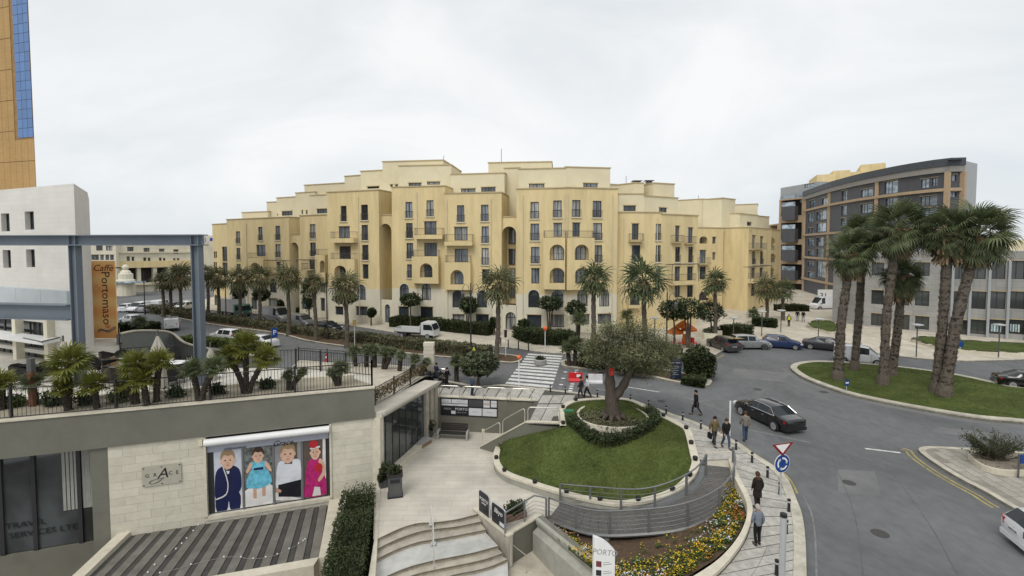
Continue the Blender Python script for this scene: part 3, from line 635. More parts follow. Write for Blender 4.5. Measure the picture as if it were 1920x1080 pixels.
def win_meshes(w, h, kind):
    w = round(w/.1)*.1; h = round(h/.1)*.1; key = (w, h, kind, G_PANE[0].name)
    if key in WM: return WM[key]
    t = .085; b = MB(); y0, y1 = .17, .25
    arch = kind in 'aA'
    hs = h-(min(w/2, h*.45) if arch else 0)
    def bar(x0,z0,x1,z1): b.box(x0,y0,z0,x1,y1,z1)
    bar(-w/2,0,-w/2+t,hs); bar(w/2-t,0,w/2,hs); bar(-w/2+t,.0,w/2-t,t); bar(-.04,t,.04,h-t)
    if arch:
        r = min(w/2, h*.45); k = 8
        for q in range(k):
            a0, a1 = math.pi*q/k, math.pi*(q+1)/k
            for rr in ((1.0, 1-t/r),):
                p = [(w/2*rr[0]*math.cos(a0), hs+r*rr[0]*math.sin(a0)), (w/2*rr[0]*math.cos(a1), hs+r*rr[0]*math.sin(a1)), (w/2*rr[1]*math.cos(a1), hs+r*rr[1]*math.sin(a1)), (w/2*rr[1]*math.cos(a0), hs+r*rr[1]*math.sin(a0))]
                b.add([(x,y0,z) for x,z in p]+[(x,y1,z) for x,z in p], [(0,1,2,3)][:1]+[(3,2,6,7)])
        bar(-w/2+t,hs-.04,w/2-t,hs+.04)
        pane = [(w/2,0),(w/2,hs)]+[(w/2*math.cos(math.pi*q/k), hs+r*math.sin(math.pi*q/k)) for q in range(1,k)]+[(-w/2,hs),(-w/2,0)]
    else:
        bar(-w/2+t,h-t,w/2-t,h)
        if kind == 'w': bar(-w/2+t,.95,w/2-t,1.02)
        if w > 2: bar(-w/4-.03,t,-w/4+.03,h-t) if kind == 'p' else None
        pane = [(w/2,0),(w/2,h),(-w/2,h),(-w/2,0)]
    fr = b.mesh('window', m_frame)
    pm = MB().add([(x,.22,z) for x,z in reversed(pane)], [tuple(range(len(pane)))]).mesh('pane', G_PANE[0])
    s = None; g = None
    if kind in 'w':
        s = MB().box(-w/2-.16,-.16,-.16,w/2+.16,-.002,-.012).mesh('sill', [m_sill])
        b = MB(); n = max(4, int(w/.14))
        for q in range(n+1):
            x = -w/2-.05+(w+.1)*q/n; b.box(x-.012,-.1,.02,x+.012,-.076,.98)
        b.box(-w/2-.07,-.11,.98,w/2+.07,-.066,1.02).box(-w/2-.07,-.11,.0,w/2+.07,-.066,.03)
        g = b.mesh('window_grille', m_irongrey)
    elif kind in 'dp': s = MB().box(-w/2-.12,-.07,h+.012,w/2+.12,-.002,h+.1).mesh('lintel', m_trim)
    WM[key] = (fr, pm, s, g); return WM[key]
def put_window(parent, root, f, o, kind, inn=0):
    w, h = o['u1']-o['u0'], o['z1']-o['z0']; fr, pm, s, g = win_meshes(w, h, kind); w2, h2 = max(.1,round(w/.1)*.1), max(.1,round(h/.1)*.1)
    p = f.P((o['u0']+o['u1'])/2, o['z0'], inn)
    wo = obj('window', fr, parent, p-root, f.ang); wo.scale = (w/w2, 1, h/h2)
    pn = obj('pane', pm, wo, (0,0,0)); rv = rnd.random()
    if G_PANE[0] is m_glass and rv < .5: pn.material_slots[0].link = 'OBJECT'; pn.material_slots[0].material = m_curtain if rv < .2 else m_glass2
    if s: obj('sill' if kind == 'w' else 'lintel', s, wo, (0,0,0))
    if g: obj('window_grille', g, wo, (0,0,0))
    return wo
def rail_mesh(b, pts, h=1.0, sp=.16, m=0):
    for a, c in zip(pts, pts[1:]):
        L_ = (c-a).length; n = max(2, int(L_/sp)); b.tube([a+Vector((0,0,h)), c+Vector((0,0,h))], .028, 4, m); b.tube([a+Vector((0,0,.08)), c+Vector((0,0,.08))], .018, 4, m)
        for q in range(n+1):
            p = a.lerp(c, q/n); b.tube([p+Vector((0,0,.02)), p+Vector((0,0,h))], .011, 3, m, False)
    return b
AM = [m_yellow, m_cwhite, m_trim, m_dark]
LD = 1.3
def block(A, B, zr, split, wins=(), back=12, name='wall', z0=0.0, mats=AM, cornice=True, parent=None, root=None, sides=True):
    f = Face(A, B, z0, zr, split); parent = parent or apt; root = root or BROOT; todo = []
    for (r, k) in wins:
        o = f.op(*r, arch=1 if k in 'aLO' else 0, depth=.3 if k != 'L' else LD, back=0 if k == 'L' else None); todo.append((o,k))
    b = MB(); f.mesh(b)
    P = lambda u, inn, z: f.P(u, z, inn)
    L_ = f.L
    if sides:
        zz = [z0, split, zr] if split and z0 < split < zr else [z0, zr]
        for i in range(len(zz)-1):
            m = 1 if split and zz[i+1] <= split else 0
            b.add([P(0,back,zz[i]), P(0,0,zz[i]), P(0,0,zz[i+1]), P(0,back,zz[i+1])], [(0,1,2,3)], m)
            b.add([P(L_,0,zz[i]), P(L_,back,zz[i]), P(L_,back,zz[i+1]), P(L_,0,zz[i+1])], [(0,1,2,3)], m)
        b.add([P(L_,back,z0), P(0,back,z0), P(0,back,zr), P(L_,back,zr)], [(0,1,2,3)], 0)
    b.add([P(0,0,zr-.35), P(L_,0,zr-.35), P(L_,back,zr-.35), P(0,back,zr-.35)], [(0,1,2,3)], 1)
    w_ = b.build(name, mats, parent)
    if cornice:
        b = MB(); c = .1
        q = [f.P(-c,0,-c), f.P(L_+c,0,-c), f.P(L_+c,0,back), f.P(-c,0,back)]; q2 = [f.P(.3,0,.3), f.P(L_-.3,0,.3), f.P(L_-.3,0,back-.3), f.P(.3,0,back-.3)]
        for i in range(3):
            for (a0, a1, e0, e1) in (((q[i], q[i+1], q2[i], q2[i+1])),):
                V = lambda p, z: Vector((p.x,p.y,z))
                b.add([V(a0,zr+.004), V(a1,zr+.004), V(a1,zr+.15), V(a0,zr+.15), V(e0,zr+.15), V(e1,zr+.15), V(e0,zr+.004), V(e1,zr+.004), V(e0,zr-.35), V(e1,zr-.35)], [(0,1,2,3),(3,2,5,4),(4,5,9,8),(6,7,1,0)])
        # left side, third edge order already covers right/back; add the left return
        a0, a1, e0, e1 = q[3], q[0], q2[3], q2[0]; V = lambda p, z: Vector((p.x,p.y,z))
        b.add([V(a0,zr+.004), V(a1,zr+.004), V(a1,zr+.15), V(a0,zr+.15), V(e0,zr+.15), V(e1,zr+.15)], [(0,1,2,3),(3,2,5,4)])
        b.build('cornice', m_trim, parent)
    for o, k in todo:
        if k == 'L':
            w = o['u1']-o['u0']; h = o['z1']-o['z0']; o2 = dict(u0=o['u0']+w*.22, u1=o['u1']-w*.1, z0=o['z0'], z1=o['z0']+h*.86)
            put_window(parent, root, f, o2, 'd', max(.1,LD-.3))
            b = rail_mesh(MB(), [f.P(o['u0'],o['z0'],.1), f.P(o['u1'],o['z0'],.1)], .95, .14); b.build('balcony_rail', m_irongrey, parent)
        elif k == 'O': pass
        else: put_window(parent, root, f, o, k)
    return f
def C(ox, oy): return lambda *r: (ox+r[0]/4.8, oy+r[1]/4.8, ox+r[2]/4.8, oy+r[3]/4.8)
c6, c5, c7, c8, c3, c4 = C(400,290), C(400,480), C(780,290), C(780,480), C(1120,290), C(1120,480)
def blk(x0, Y0, x1, Y1, yr, ysplit, wins, **k):
    xm, Ym = (x0+x1)/2, (Y0+Y1)/2; zr = zroof(xm, yr, Ym); sp = zroof(xm, ysplit, Ym) if ysplit else None
    return block(pl2(x0,Y0), pl2(x1,Y1), zr, sp, wins, **k)
PM = [m_pent, m_pent, m_trim, m_dark]
fA0 = blk(399,97,426,93.5,420.5,None,[(c6(82,830,133,962),'d'),(c6(85,970,133,1090),'d'),((401,472,404,484),'d'),((404.5,472,407,484),'d'),((401,492,404,505),'d'),((404.5,492,407,505),'d'),((401,515,404,526),'d'),((404.5,515,407,526),'d'),((401,552,408,578),'a')])
fA = blk(426,92,542.5,84,410,534,[(c6(205,690,243,800),'w'),(c6(405,650,445,772),'w'),(c6(560,640,604,768),'w'),(c6(210,840,245,945),'w'),(c6(390,812,470,915),'d'),(c6(560,805,608,925),'w'),
  (c6(210,982,248,1070),'w'),(c6(570,965,608,1062),'d'),(c5(350,205,400,330),'a'),(c5(507,205,570,330),'a'),(c5(210,215,250,320),'a'),(c5(345,382,395,480),'d'),(c5(500,382,582,485),'d'),(c5(200,385,250,470),'d')])
fAB = blk(542.5,84.6,563.5,83.6,440,534,[(c6(690,790,778,1450),'O')])
fB = blk(563,83,616,80,404,534,[(c6(870,625,922,755),'w'),(c6(872,790,925,915),'w'),(c5(865,30,915,120),'d'),(c5(805,200,885,330),'a'),(c5(970,200,1010,330),'a'),(c5(795,380,885,480),'d'),(c5(968,380,1005,495),'d')])
fC = blk(614.5,76.5,711,73.2,359,541,[(c6(1147,460,1200,600),'w'),(c6(1330,450,1392,590),'w'),(c6(1130,645,1228,755),'d'),(c6(1335,632,1392,770),'w'),(c6(1135,825,1238,937),'d'),(c6(1340,812,1397,948),'w'),(c5(1345,75,1397,205),'d'),
  (c5(1115,255,1180,395),'a'),(c5(1295,255,1372,395),'a'),(c5(1100,455,1170,530),'d'),(c5(1285,455,1388,535),'d')])
fCD = blk(711,74,737,73,403.5,541,[(c6(1497,620,1612,1560),'O')])
fD = blk(735.5,72.2,835,70.6,350.5,541,[(c6(1730,425,1792,568),'w'),(c6(1735,615,1795,750),'w'),(c6(1740,795,1800,935),'w'),(c5(1745,75,1803,195),'w'),(c7(95,410,158,555),'w'),(c7(75,600,185,718),'d'),(c7(75,795,190,912),'d'),
  (c5(1678,250,1760,395),'a'),(c8(52,248,135,398),'a'),(c5(1670,455,1760,560),'d'),(c8(40,458,152,580),'d')])
fE = blk(834,69.8,940.5,68.4,362.5,550,[(c7(370,455,435,605),'w'),(c7(585,450,652,598),'w'),(c7(345,650,465,772),'d'),(c7(590,645,655,795),'w'),(c7(348,850,468,968),'d'),(c7(590,840,655,990),'w'),(c8(595,120,660,250),'d'),
  (c8(328,308,418,465),'a'),(c8(548,308,640,465),'a'),(c8(330,525,435,610),'d'),(c8(538,525,655,625),'d')])
fEF = blk(940.5,68.8,968.5,68.2,407,550,[(c7(772,645,902,1360),'O')])
fF1 = blk(968.5,67.2,1060,66,354,552,[(c7(1030,425,1105,575),'w'),(c7(1235,412,1310,565),'w'),(c7(1030,620,1108,772),'w'),(c7(1238,615,1312,738),'d'),(c7(1035,830,1110,978),'w'),(c8(1038,110,1110,248),'d'),
  (c8(1010,305,1110,465),'a'),(c8(1222,305,1325,465),'a'),(c8(1000,530,1128,640),'d'),(c8(1210,530,1340,640),'d')])
fF2 = blk(1060,66,1157.5,67.6,353.5,552,[(c7(1405,408,1480,560),'w'),(c7(1590,415,1670,565),'w'),(c7(1408,612,1475,738),'d'),(c7(1592,615,1675,768),'w'),(c7(1610,815,1675,970),'w'),(c8(1625,100,1675,200),'w'),
  (c8(1450,300,1545,455),'a'),(c8(1648,300,1740,455),'a'),(c8(1430,525,1560,620),'d'),(c8(1635,520,1758,610),'d')])
fG1 = blk(1157.5,68.6,1240,69,398.8,None,[(c3(310,620,370,765),'d'),(c3(525,622,605,770),'w'),(c3(310,815,385,965),'w'),(c3(525,815,608,965),'w'),(c4(290,85,365,210),'d'),(c4(525,90,610,215),'w'),(c4(295,340,380,440),'d')])
fG2 = blk(1240,69,1308,72.5,403.5,None,[(c3(700,640,738,785),'d'),(c3(815,655,858,795),'d'),(c3(700,830,745,965),'w'),(c3(818,830,860,970),'w'),(c4(695,95,745,230),'d'),(c4(808,95,860,230),'d'),(c4(695,265,745,370),'d'),(c4(808,265,860,370),'d')])
fH = blk(1300,88,1356,90.5,427.5,None,[(c3(1035,740,1065,800),'d'),(c3(1035,880,1060,945),'d'),(c3(920,735,990,800),'L'),(c3(920,858,975,978),'d'),(c4(920,95,975,210),'d'),(c4(915,320,1000,400),'a')])
fI1 = blk(1352,92.5,1403.5,88,428.5,577,[(c4(1195,458,1305,640),'L')],back=1.4,sides=False,cornice=False)
fI2 = blk(1403.5,88,1446,97,428.5,577,[(c3(1392,725,1420,845),'d'),(c3(1465,735,1490,845),'d'),(c3(1392,870,1420,985),'w'),(c3(1465,870,1490,985),'w'),(c4(1385,105,1420,200),'d'),(c4(1460,105,1490,200),'d'),(c4(1385,250,1420,360),'d'),(c4(1390,455,1425,600),'a'),(c4(1458,450,1492,600),'a')])
fJ = blk(1441,101,1462,108,431,None,[(c3(1545,890,1605,970),'L'),(c4(1545,105,1590,190),'L'),(c4(1545,265,1590,360),'L'),(c3(1545,745,1600,860),'L')])
# deep arched recesses: give them a back wall and stair windows
for f, wins in ((fAB, []), (fCD, []), (fEF, [c7(832,662,890,805), c7(832,848,890,990), c8(835,110,890,240), c8(835,265,890,375)])):
    o = f.ops[0]; b = MB(); D = 2.6
    for a0, a1 in (((o['u0'],.3),(o['u0'],D)), ((o['u1'],D),(o['u1'],.3)), ((o['u0'],D),(o['u1'],D))):
        b.add([f.P(a0[0],o['z0'],a0[1]), f.P(a1[0],o['z0'],a1[1]), f.P(a1[0],o['z1'],a1[1]), f.P(a0[0],o['z1'],a0[1])], [(0,1,2,3)])
    b.build('recess_wall', [m_yellow], apt)
    for r in wins:
        ua, zb = f.uz(r[0], r[3], -D+.2); ub, zt = f.uz(r[2], r[1], -D+.2)
        put_window(apt, BROOT, f, dict(u0=max(o['u0']+.1,ua), u1=min(o['u1']-.15,ub), z0=zb, z1=zt), 'd', D-.3)
f = Face((fEF.A.x+fEF.d.x*.06, fEF.A.y-.35), (fEF.B.x-.06, fEF.B.y-.35), 0, zroof(954,571.7,68.4)); o = f.op(*c8(805,505,905,682), arch=1, depth=.4)
b = f.mesh(MB()); b.add([f.P(0,f.z1), f.P(f.L,f.z1), f.P(f.L,f.z1,.34), f.P(0,f.z1,.34)], [(0,1,2,3)]); b.build('entrance_wall', [m_cwhite], apt); put_window(apt, BROOT, f, o, 'a')
f = Face((fCD.A.x+.05, fCD.A.y-.3), (fCD.B.x-.05, fCD.B.y-.3), 0, zroof(724,562,73.4)); o = f.op(*c5(1545,435,1592,600), arch=1, depth=.4)
b = f.mesh(MB()); b.add([f.P(0,f.z1), f.P(f.L,f.z1), f.P(f.L,f.z1,.3), f.P(0,f.z1,.3)], [(0,1,2,3)]); b.build('entrance_wall', [m_cwhite], apt); put_window(apt, BROOT, f, o, 'a')
# projecting loggias
def loggia(f, box, arches, off=.85, rail=True, mats=AM, ext=(0,0)):
    global LD
    LD = off-.02
    ua, zt = f.uz(box[0], box[1], off); ub, zb = f.uz(box[2], box[3], off); ua = max(0, ua)-ext[0]; ub = min(f.L, ub)+ext[1]
    g = Face(tuple((f.P(ua,0,-off))[:2]), tuple((f.P(ub,0,-off))[:2]), zb, zt)
    return block(tuple(g.A[:2]), tuple(g.B[:2]), zt, None, [(a,'L') for a in arches], back=off-.01, name='loggia', z0=zb, cornice=False), \
       (rail_mesh(MB(), [g.P(.05,zt-.0,off-.1), g.P(.05,zt,.08), g.P(g.L-.05,zt,.08), g.P(g.L-.05,zt,off-.1)], .95).build('balcony_rail', m_irongrey, apt) if rail else None)
loggia(fA, (464,484,495,530), [(c5(335,60,418,165))])
loggia(fB, (590.5,478,616,530), [c5(960,40,1042,150)])
loggia(fC, (619,486,665,534), [c5(1090,85,1195,205)])
loggia(fD, (772,481,822,532), [c8(35,65,148,195)])
loggia(fE, (834,492,882,544), [c8(310,125,428,258)])
loggia(fF1, (1019,446,1060,543), [c7(1203,808,1335,950), c8(1203,105,1338,245)],ext=(0,.04))
loggia(fF2, (1060,446,1114,543), [c7(1428,808,1555,948), c8(1430,105,1555,245)])
LD = 1.3
def balcony(f, x0, x1, ytop, ybot, off=1.1, slab=True, h=1.0, pergola=None):
    ua, zt = f.uz(x0, ytop, off); ub, zb = f.uz(x1, ybot, off); ua, ub = max(0,ua), min(f.L,ub)
    b = MB()
    q = [f.P(ua,0,-off), f.P(ub,0,-off), f.P(ub,0,-.003), f.P(ua,0,-.003)]; b.prism([(p.x,p.y) for p in q], zb, zt, bot=True); s = b.build('balcony', m_yellow if (zt-zb) > .3 else m_trim, apt)
    rail_mesh(MB(), [f.P(ua+.04,zt,-.05), f.P(ua+.04,zt,-off+.05), f.P(ub-.04,zt,-off+.05), f.P(ub-.04,zt,-.05)], h).build('balcony_rail', m_irongrey, s, loc=(0,0,0)) if False else None
    r = rail_mesh(MB(), [f.P(ua+.04,zt,-.05), f.P(ua+.04,zt,-off+.05), f.P(ub-.04,zt,-off+.05), f.P(ub-.04,zt,-.05)], h).build('balcony_rail', m_irongrey, apt)
balcony(fC, 618, 663, 447, 455); balcony(fD, 776, 829, 441, 448); balcony(fE, 833, 885, 453, 460.5)
balcony(fG1, 1181.5, 1208, 451.5, 453.5, .8); balcony(fG2, 1264.5, 1284, 454, 456, .7); balcony(fG2, 1289, 1307, 456, 458, .7)
balcony(fG2, 1262, 1306, 528, 533, 1.0); balcony(fH, 1308, 1334, 494, 496, .8); balcony(fI2, 1409, 1438, 466, 468, .9); balcony(fI2, 1407, 1440, 524, 527, 1.0)
balcony(fG1, 1179, 1199, 573, 578, .8); balcony(fB, 564, 583, 505, 507, 1.4); balcony(fA, 496, 540, 512, 514, 1.2); balcony(fH, 1336, 1354, 556, 559, 1.6)
# awning frames above some balconies
for f, x0, x1, y in ((fA,495,539,488),(fB,556,590,487),(fG2,1260,1310,496),(fI2,1407,1446,501)):
    ua, z = f.uz(x0, y, 1.2); ub, _ = f.uz(x1, y, 1.2); ub = min(ub, f.L)
    b = MB()
    for q in range(9): u = lerp(ua,ub,q/8); b.tube([f.P(u,z,0), f.P(u,z,-1.3)], .05, 4)
    b.tube([f.P(ua,z,-1.3), f.P(ub,z,-1.3)], .06, 4); b.tube([f.P(ua,z,-1.25), f.P(ua,z-2.6,-1.25)], .05, 4); b.tube([f.P(ub,z,-1.25), f.P(ub,z-2.6,-1.25)], .05, 4); b.build('pergola', m_irongrey, apt)
# penthouse volumes
def pent(x0, x1, y0, y1, Y0, Y1, zb, wins=(), back=7):
    zr = (zroof(x0,y0,Y0)+zroof(x1,y1,Y1))/2
    return block(pl2(x0,Y0), pl2(x1,Y1), zr, None, [(w,'p') for w in wins], back=back, name='penthouse', z0=zb, mats=PM)
pent(455,504,399,397,100,97,14); pent(502,522,379.5,379,98,97,14); pent(520.5,557.5,371.5,369.5,95,92.5,14,[c6(616,508,713,548),c6(532,537,583,551)])
pent(556,592,362,360.5,92,90,14,[c6(793,502,807,535),c6(832,502,848,535)]); pent(583,617,367,365.5,88.5,87,14,[c6(932,487,1028,528)]); pent(573,652,348,343,91.5,88,14); pent(648,680,331,329,86,84.5,14); pent(678,728,322,319,82,80.5,14,[c6(1385,285,1492,305)])
pent(719,832,307,297.5,80,78.5,14,[c6(1593,268,1615,290),c6(1637,268,1660,290)]); pent(749,847,313.5,308,76,75,14,[c6(1757,254,1872,280),c7(100,243,215,270)]); pent(846,946,329.5,323,74,72.5,14,[c7(405,305,535,345),c7(587,292,715,333)])
pent(916,1034,309.5,300,78,77,14); pent(945.5,974,317,314.5,74,73.5,14); pent(972.5,1060,320.5,313,70.5,69.6,14,[c7(1018,262,1155,303)]); pent(1060,1143,313,316.5,69.6,70.6,14,[c7(1505,257,1635,293)]); pent(1143,1157.5,346,347.5,71,71.5,14)
pent(1157.5,1207,363.8,364.5,72,72,10,[c3(235,458,345,508)]); pent(1207,1270,364.5,375,72,75.5,10,[c3(555,477,625,520)],back=6); pent(1157.5,1186,350,341,79,77,12,back=4); pent(1186,1206,342,345,77,77.5,12,back=4); pent(1206,1226,351,350,80,80,12,back=3); pent(1224,1263,341.5,348,77,78.5,12,back=5)
pent(1268,1318,378.5,371,100,97,10); pent(1317,1352,376,371,96.5,95,10); pent(1352,1377,370.5,375.5,95,98,10); pent(1377,1419,386,381,106,104,10); pent(1365,1386,402,399.5,97,95.5,10); pent(1386,1420,399.5,406,95.5,100,10,[c3(1347,607,1387,640)]); pent(1419,1441,402,410,108,112,10)
for x, y0, y1, Y in ((940,279,302,77),(832,292,306,79),(1174,330,345,79),(1310,366,374,97),(538,391,400,94),(603,384,392,88)):
    p, q = atY(x,y0,Y+2), atY(x,y1+6,Y+2); MB().tube([q, p], .04, 4).build('antenna', m_irongrey, apt)
for f, u in ((fF1,.93),(fF1,6.7),(fF2,.3),(fF2,6.9),(fG1,.9),(fG1,5.8),(fE,6.9),(fE,.4),(fD,4.0),(fC,6.0),(fI1,4.4),(fA,5.9)):
    MB().tube([f.P(min(u,f.L-.1),1,-.08), f.P(min(u,f.L-.1),f.z1-.8,-.08)], .055, 5).build('drain_pipe', m_sill, apt)
for x0, x1, y, Y in ((1189,1199,339,77),(1210,1223,338.5,80)):
    p = atY((x0+x1)/2, y, Y+1); MB().cbox((p.x,p.y,p.z-.8), .9, .9, .6).cbox((p.x,p.y,p.z-.1), 1.5, 1.3, .1).build('roof_vent', m_irongrey, apt)
# ================================================================ OTHER BUILDINGS
m_clad = mat('dark_grey_cladding', (.075,.076,.085), .6, .12, 1.5)
m_bronze = mat('ochre_orange_frame', (.40,.295,.19), .7, .08, 1)
m_greyfrieze = mat('warm_grey_render', (.26,.245,.225), .85, .06, 1)
m_roofband = mat('slate_roof_band', (.055,.062,.072), .55, .1, 1)
m_lightgrey = mat('light_grey_metal', (.34,.36,.37), .6, .05, 1)
m_glassblue = glass('pale_window_glass', (.20,.25,.30), .05, .5, 1., curtain=(.6,.6,.9))
m_glassdark = glass('dark_shop_glass', (.036,.043,.043), .05, .3, .7, curtain=(.5,.5,.7))
c9 = lambda *r: (1480+r[0]/5.333, 280+r[1]/5.333, 1480+r[2]/5.333, 280+r[3]/5.333)
c11 = lambda *r: (1420+r[0]/3.84, 290+r[1]/3.84, 1420+r[2]/3.84, 290+r[3]/3.84)
c10 = lambda *r: (1540+r[0]/4.908, 440+r[1]/4.908, 1540+r[2]/4.908, 440+r[3]/4.908)
hc = lambda *r: (160+r[0]/5.142, 430+r[1]/5.142, 160+r[2]/5.142, 430+r[3]/5.142)
WM_save = WM
def facewall(parent, root, A, B, z0, z1, wins, mats, split=None, name='wall', frame=None, back=10, sidesf=True, depth=.25):
    f = Face(A, B, z0, z1, split); td = []
    for r, k in wins: td.append((f.op(*r, depth=depth if k != 'X' else 1.8, back=3 if k == 'X' else None), k))
    b = MB(); f.mesh(b)
    if sidesf:
        for u in (0, f.L): b.add([f.P(u,z0,0), f.P(u,z0,back), f.P(u,z1,back), f.P(u,z1,0)], [(0,1,2,3)])
    b.add([f.P(0,z1), f.P(f.L,z1), f.P(f.L,z1,back), f.P(0,z1,back)], [(0,1,2,3)]); b.build(name, mats, parent)
    for o, k in td:
        if k != 'X': put_window(parent, root, f, o, k)
    return f
# --- dark curved apartment block
RT = Vector((75,95,0)); drk = thing('apartment_building', 'curved dark grey apartment block with ochre frame bands behind the tall palms', 'building', tuple(RT), world=True)
G_PANE[0] = m_glassblue
ptsD = [(1506.5,129),(1552,111),(1575,105),(1611,97.5),(1641,93),(1680,88),(1722,84),(1770,80.5),(1800,80)]
PD = [pl2(*p) for p in ptsD]
MD = [m_clad, m_clad, m_trim, m_dark]
wl1 = [c9(203,508,255,603), c9(325,485,385,568), c9(460,420,575,530), c9(650,400,835,478), c9(950,310,1150,437), c9(1240,300,1395,392), c9(1425,282,1480,370), c9(1590,252,1670,320),
 c9(190,640,240,725), c9(270,615,370,705), c9(450,568,570,665), c9(650,548,830,640), c9(960,480,1140,600), c9(1225,470,1475,572), c9(1600,425,1670,478),
 c9(190,785,240,845), c9(270,735,365,825), c9(450,690,570,770), c9(650,690,830,760), c9(950,640,1140,740), c9(1225,585,1475,680), c11(365,605,405,655), c11(425,595,475,660), c11(365,690,405,730), c11(425,675,475,740),
 c11(362,770,408,805), c11(425,765,490,885), c11(365,845,410,890)]
for i in range(len(PD)-1):
    x0, x1 = ptsD[i][0], ptsD[i+1][0]
    ws = [(w,'d' if w[2]-w[0] < 12 else 'p') for w in wl1 if x0 <= (w[0]+w[2])/2 < x1]
    facewall(drk, RT, PD[i], PD[i+1], 0, 26.3, ws, MD, sidesf=False, back=14 if i < 5 else 2)
def band(z0, z1, out, m, nm, i0=0, i1=None):
    P_ = [Vector((*p,0)) for p in PD[i0:i1]]; P_ = resample(cat_poly(P_,4), 28); o = offset(P_, -out); b = MB()
    V = lambda L_, z: [Vector((p.x,p.y,z)) for p in L_]
    b.strip(V(o,z0), V(o,z1)); b.strip(V(o,z1), V(P_,z1)); b.strip(V(P_,z0), V(o,z0))
    for e in (0,-1): b.add([V(o,z0)[e], V(P_,z0)[e], V(P_,z1)[e], V(o,z1)[e]], [(0,1,2,3)])
    b.build(nm, m, drk)
band(25.35,26.6,.55,m_roofband,'roof_band'); band(24.35,25.33,.4,m_greyfrieze,'frieze')
for z in (21.2,14.75,8.9,3.3): band(z,z+.5,.4,m_bronze,'floor_band')
for x in (1508,1552,1640,1769,1798):
    i = max(k for k in range(len(ptsD)-1) if ptsD[k][0] <= x); t = (x-ptsD[i][0])/(ptsD[i+1][0]-ptsD[i][0]); p = Vector((*PD[i],0)).lerp(Vector((*PD[i+1],0)), t)
    MB().cbox((p.x,p.y-.25,0), .5, .7, 24.35, .3).build('frame_post', m_bronze, drk)
p0, p1 = pl2(1459,136), pl2(1507,129.3)
f = facewall(drk, RT, p0, p1, 0, 25.2, [(c11(168,v0,318,v1),'X') for v0, v1 in ((325,440),(490,610),(648,760),(788,900),(925,1060))], [m_bronze,m_bronze,m_trim,m_dark], back=20)
for v0, v1 in ((375,470),(535,630),(685,770),(830,905)):
    u0, zt = f.uz(1466, 290+v0/3.84, 1.4); u1, zb = f.uz(1490, 290+v1/3.84, 1.4)
    b = MB(); q = [f.P(u0,0,-1.4), f.P(u1,0,-1.4), f.P(u1,0,-.003), f.P(u0,0,-.003)]; b.prism([(p.x,p.y) for p in q], zb, zt, bot=True); o = b.build('balcony', m_clad, drk)
    b = MB(); b.prism([(p.x,p.y) for p in (f.P(u0,0,-1.4), f.P(u1,0,-1.4), f.P(u1,0,-1.32), f.P(u0,0,-1.32))], zt+.003, zt+1.1); b.build('glass_balustrade', m_glassblue, drk)
facewall(drk, RT, pl2(1441,150), pl2(1459.5,141), 0, zroof(1450,420,145), [(c11(90,510,140,620),'X'),(c11(90,650,140,740),'X'),(c11(90,790,140,890),'X')], [m_bronze,m_bronze,m_trim,m_dark], back=10)
facewall(drk, RT, pl2(1461,140), pl2(1532,126), 24, zroof(1500,345,131), [(c9(150,330,250,380),'p')], [m_lightgrey]*4, back=12); 
b = MB(); q = [pl2(1461,139.5), pl2(1507,129)]; b.prism([q[0],q[1],(q[1][0],q[1][1]+.1),(q[0][0],q[0][1]+.1)], 25.2, 26.3); b.build('glass_balustrade', m_glassblue, drk)
facewall(drk, RT, pl2(1798,80.2), pl2(1826,83.5), 0, zroof(1812,304,82), [], [m_lightgrey]*4, back=2.5)
MB().prism([pl2(1771,79.2), pl2(1797,78.9), pl2(1797,85), pl2(1771,85)], 26.3, zroof(1784,299,79)).build('roof_box', m_roofband, drk)
G_PANE[0] = m_glass
# --- ochre block behind it
R2 = Vector((105,160,0)); yb = thing('apartment_building', 'yellow rooftop block rising behind the dark curved building', 'building', tuple(R2), world=True)
for x0, x1, y in ((1528,1562,327),(1558,1590,319.5),(1588,1612,322),(1609,1636,308),(1632,1655,306)):
    facewall(yb, R2, pl2(x0,160), pl2(x1,158), 0, zroof((x0+x1)/2,y,159), [], [m_yellow]*4, back=15)
# --- grey stone office
R3 = Vector((66,66,0)); off_ = thing('office_building', 'low grey stone office block with big dark windows right of the palms', 'building', tuple(R3), world=True)
m_stone = brickmat('grey_stone_panels', (.33,.32,.30), (.29,.285,.27), (.17,.165,.155), 1.5, .75, .012, .8, .1, .0)
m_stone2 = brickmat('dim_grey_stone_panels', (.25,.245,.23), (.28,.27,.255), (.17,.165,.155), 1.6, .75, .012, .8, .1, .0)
m_officeglass = glass('office_glass', (.042,.048,.046), .06, .35, .8)
G_PANE[0] = m_officeglass
MO = [m_stone, m_stone2, m_trim, m_dark]
qA, qB, qC, qD = at(1560,603,.1), at(1619,611,.1), at(1763,625,.1), at(2060,650,.1)
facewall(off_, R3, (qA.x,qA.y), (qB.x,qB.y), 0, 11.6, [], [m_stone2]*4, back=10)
facewall(off_, R3, (qB.x,qB.y), (qC.x,qC.y), 0, 11.6, [(c10(455,725,575,838),'p'),(c10(690,735,808,888),'d'),(c10(860,750,990,872),'p'),(c10(458,510,570,640),'p'),(c10(690,530,808,650),'p'),(c10(860,515,990,655),'p'),(c10(460,255,575,375),'p'),(c10(690,255,808,375),'p'),(c10(880,255,995,380),'p')], MO, back=10)
dC = (qD-qC).normalized(); 
wl3 = []
for a, c in ((1195,1340),(1360,1512),(1532,1692),(1712,1870),(1890,2040),(2060,2200)):
    wl3 += [(c10(a,240,c,408),'p'), (c10(a,522,c,683),'p'), (c10(a,782,c,915),'p')]
f3 = facewall(off_, R3, (qC.x,qC.y), (qD.x,qD.y), 0, 11.4, wl3, MO, back=10)
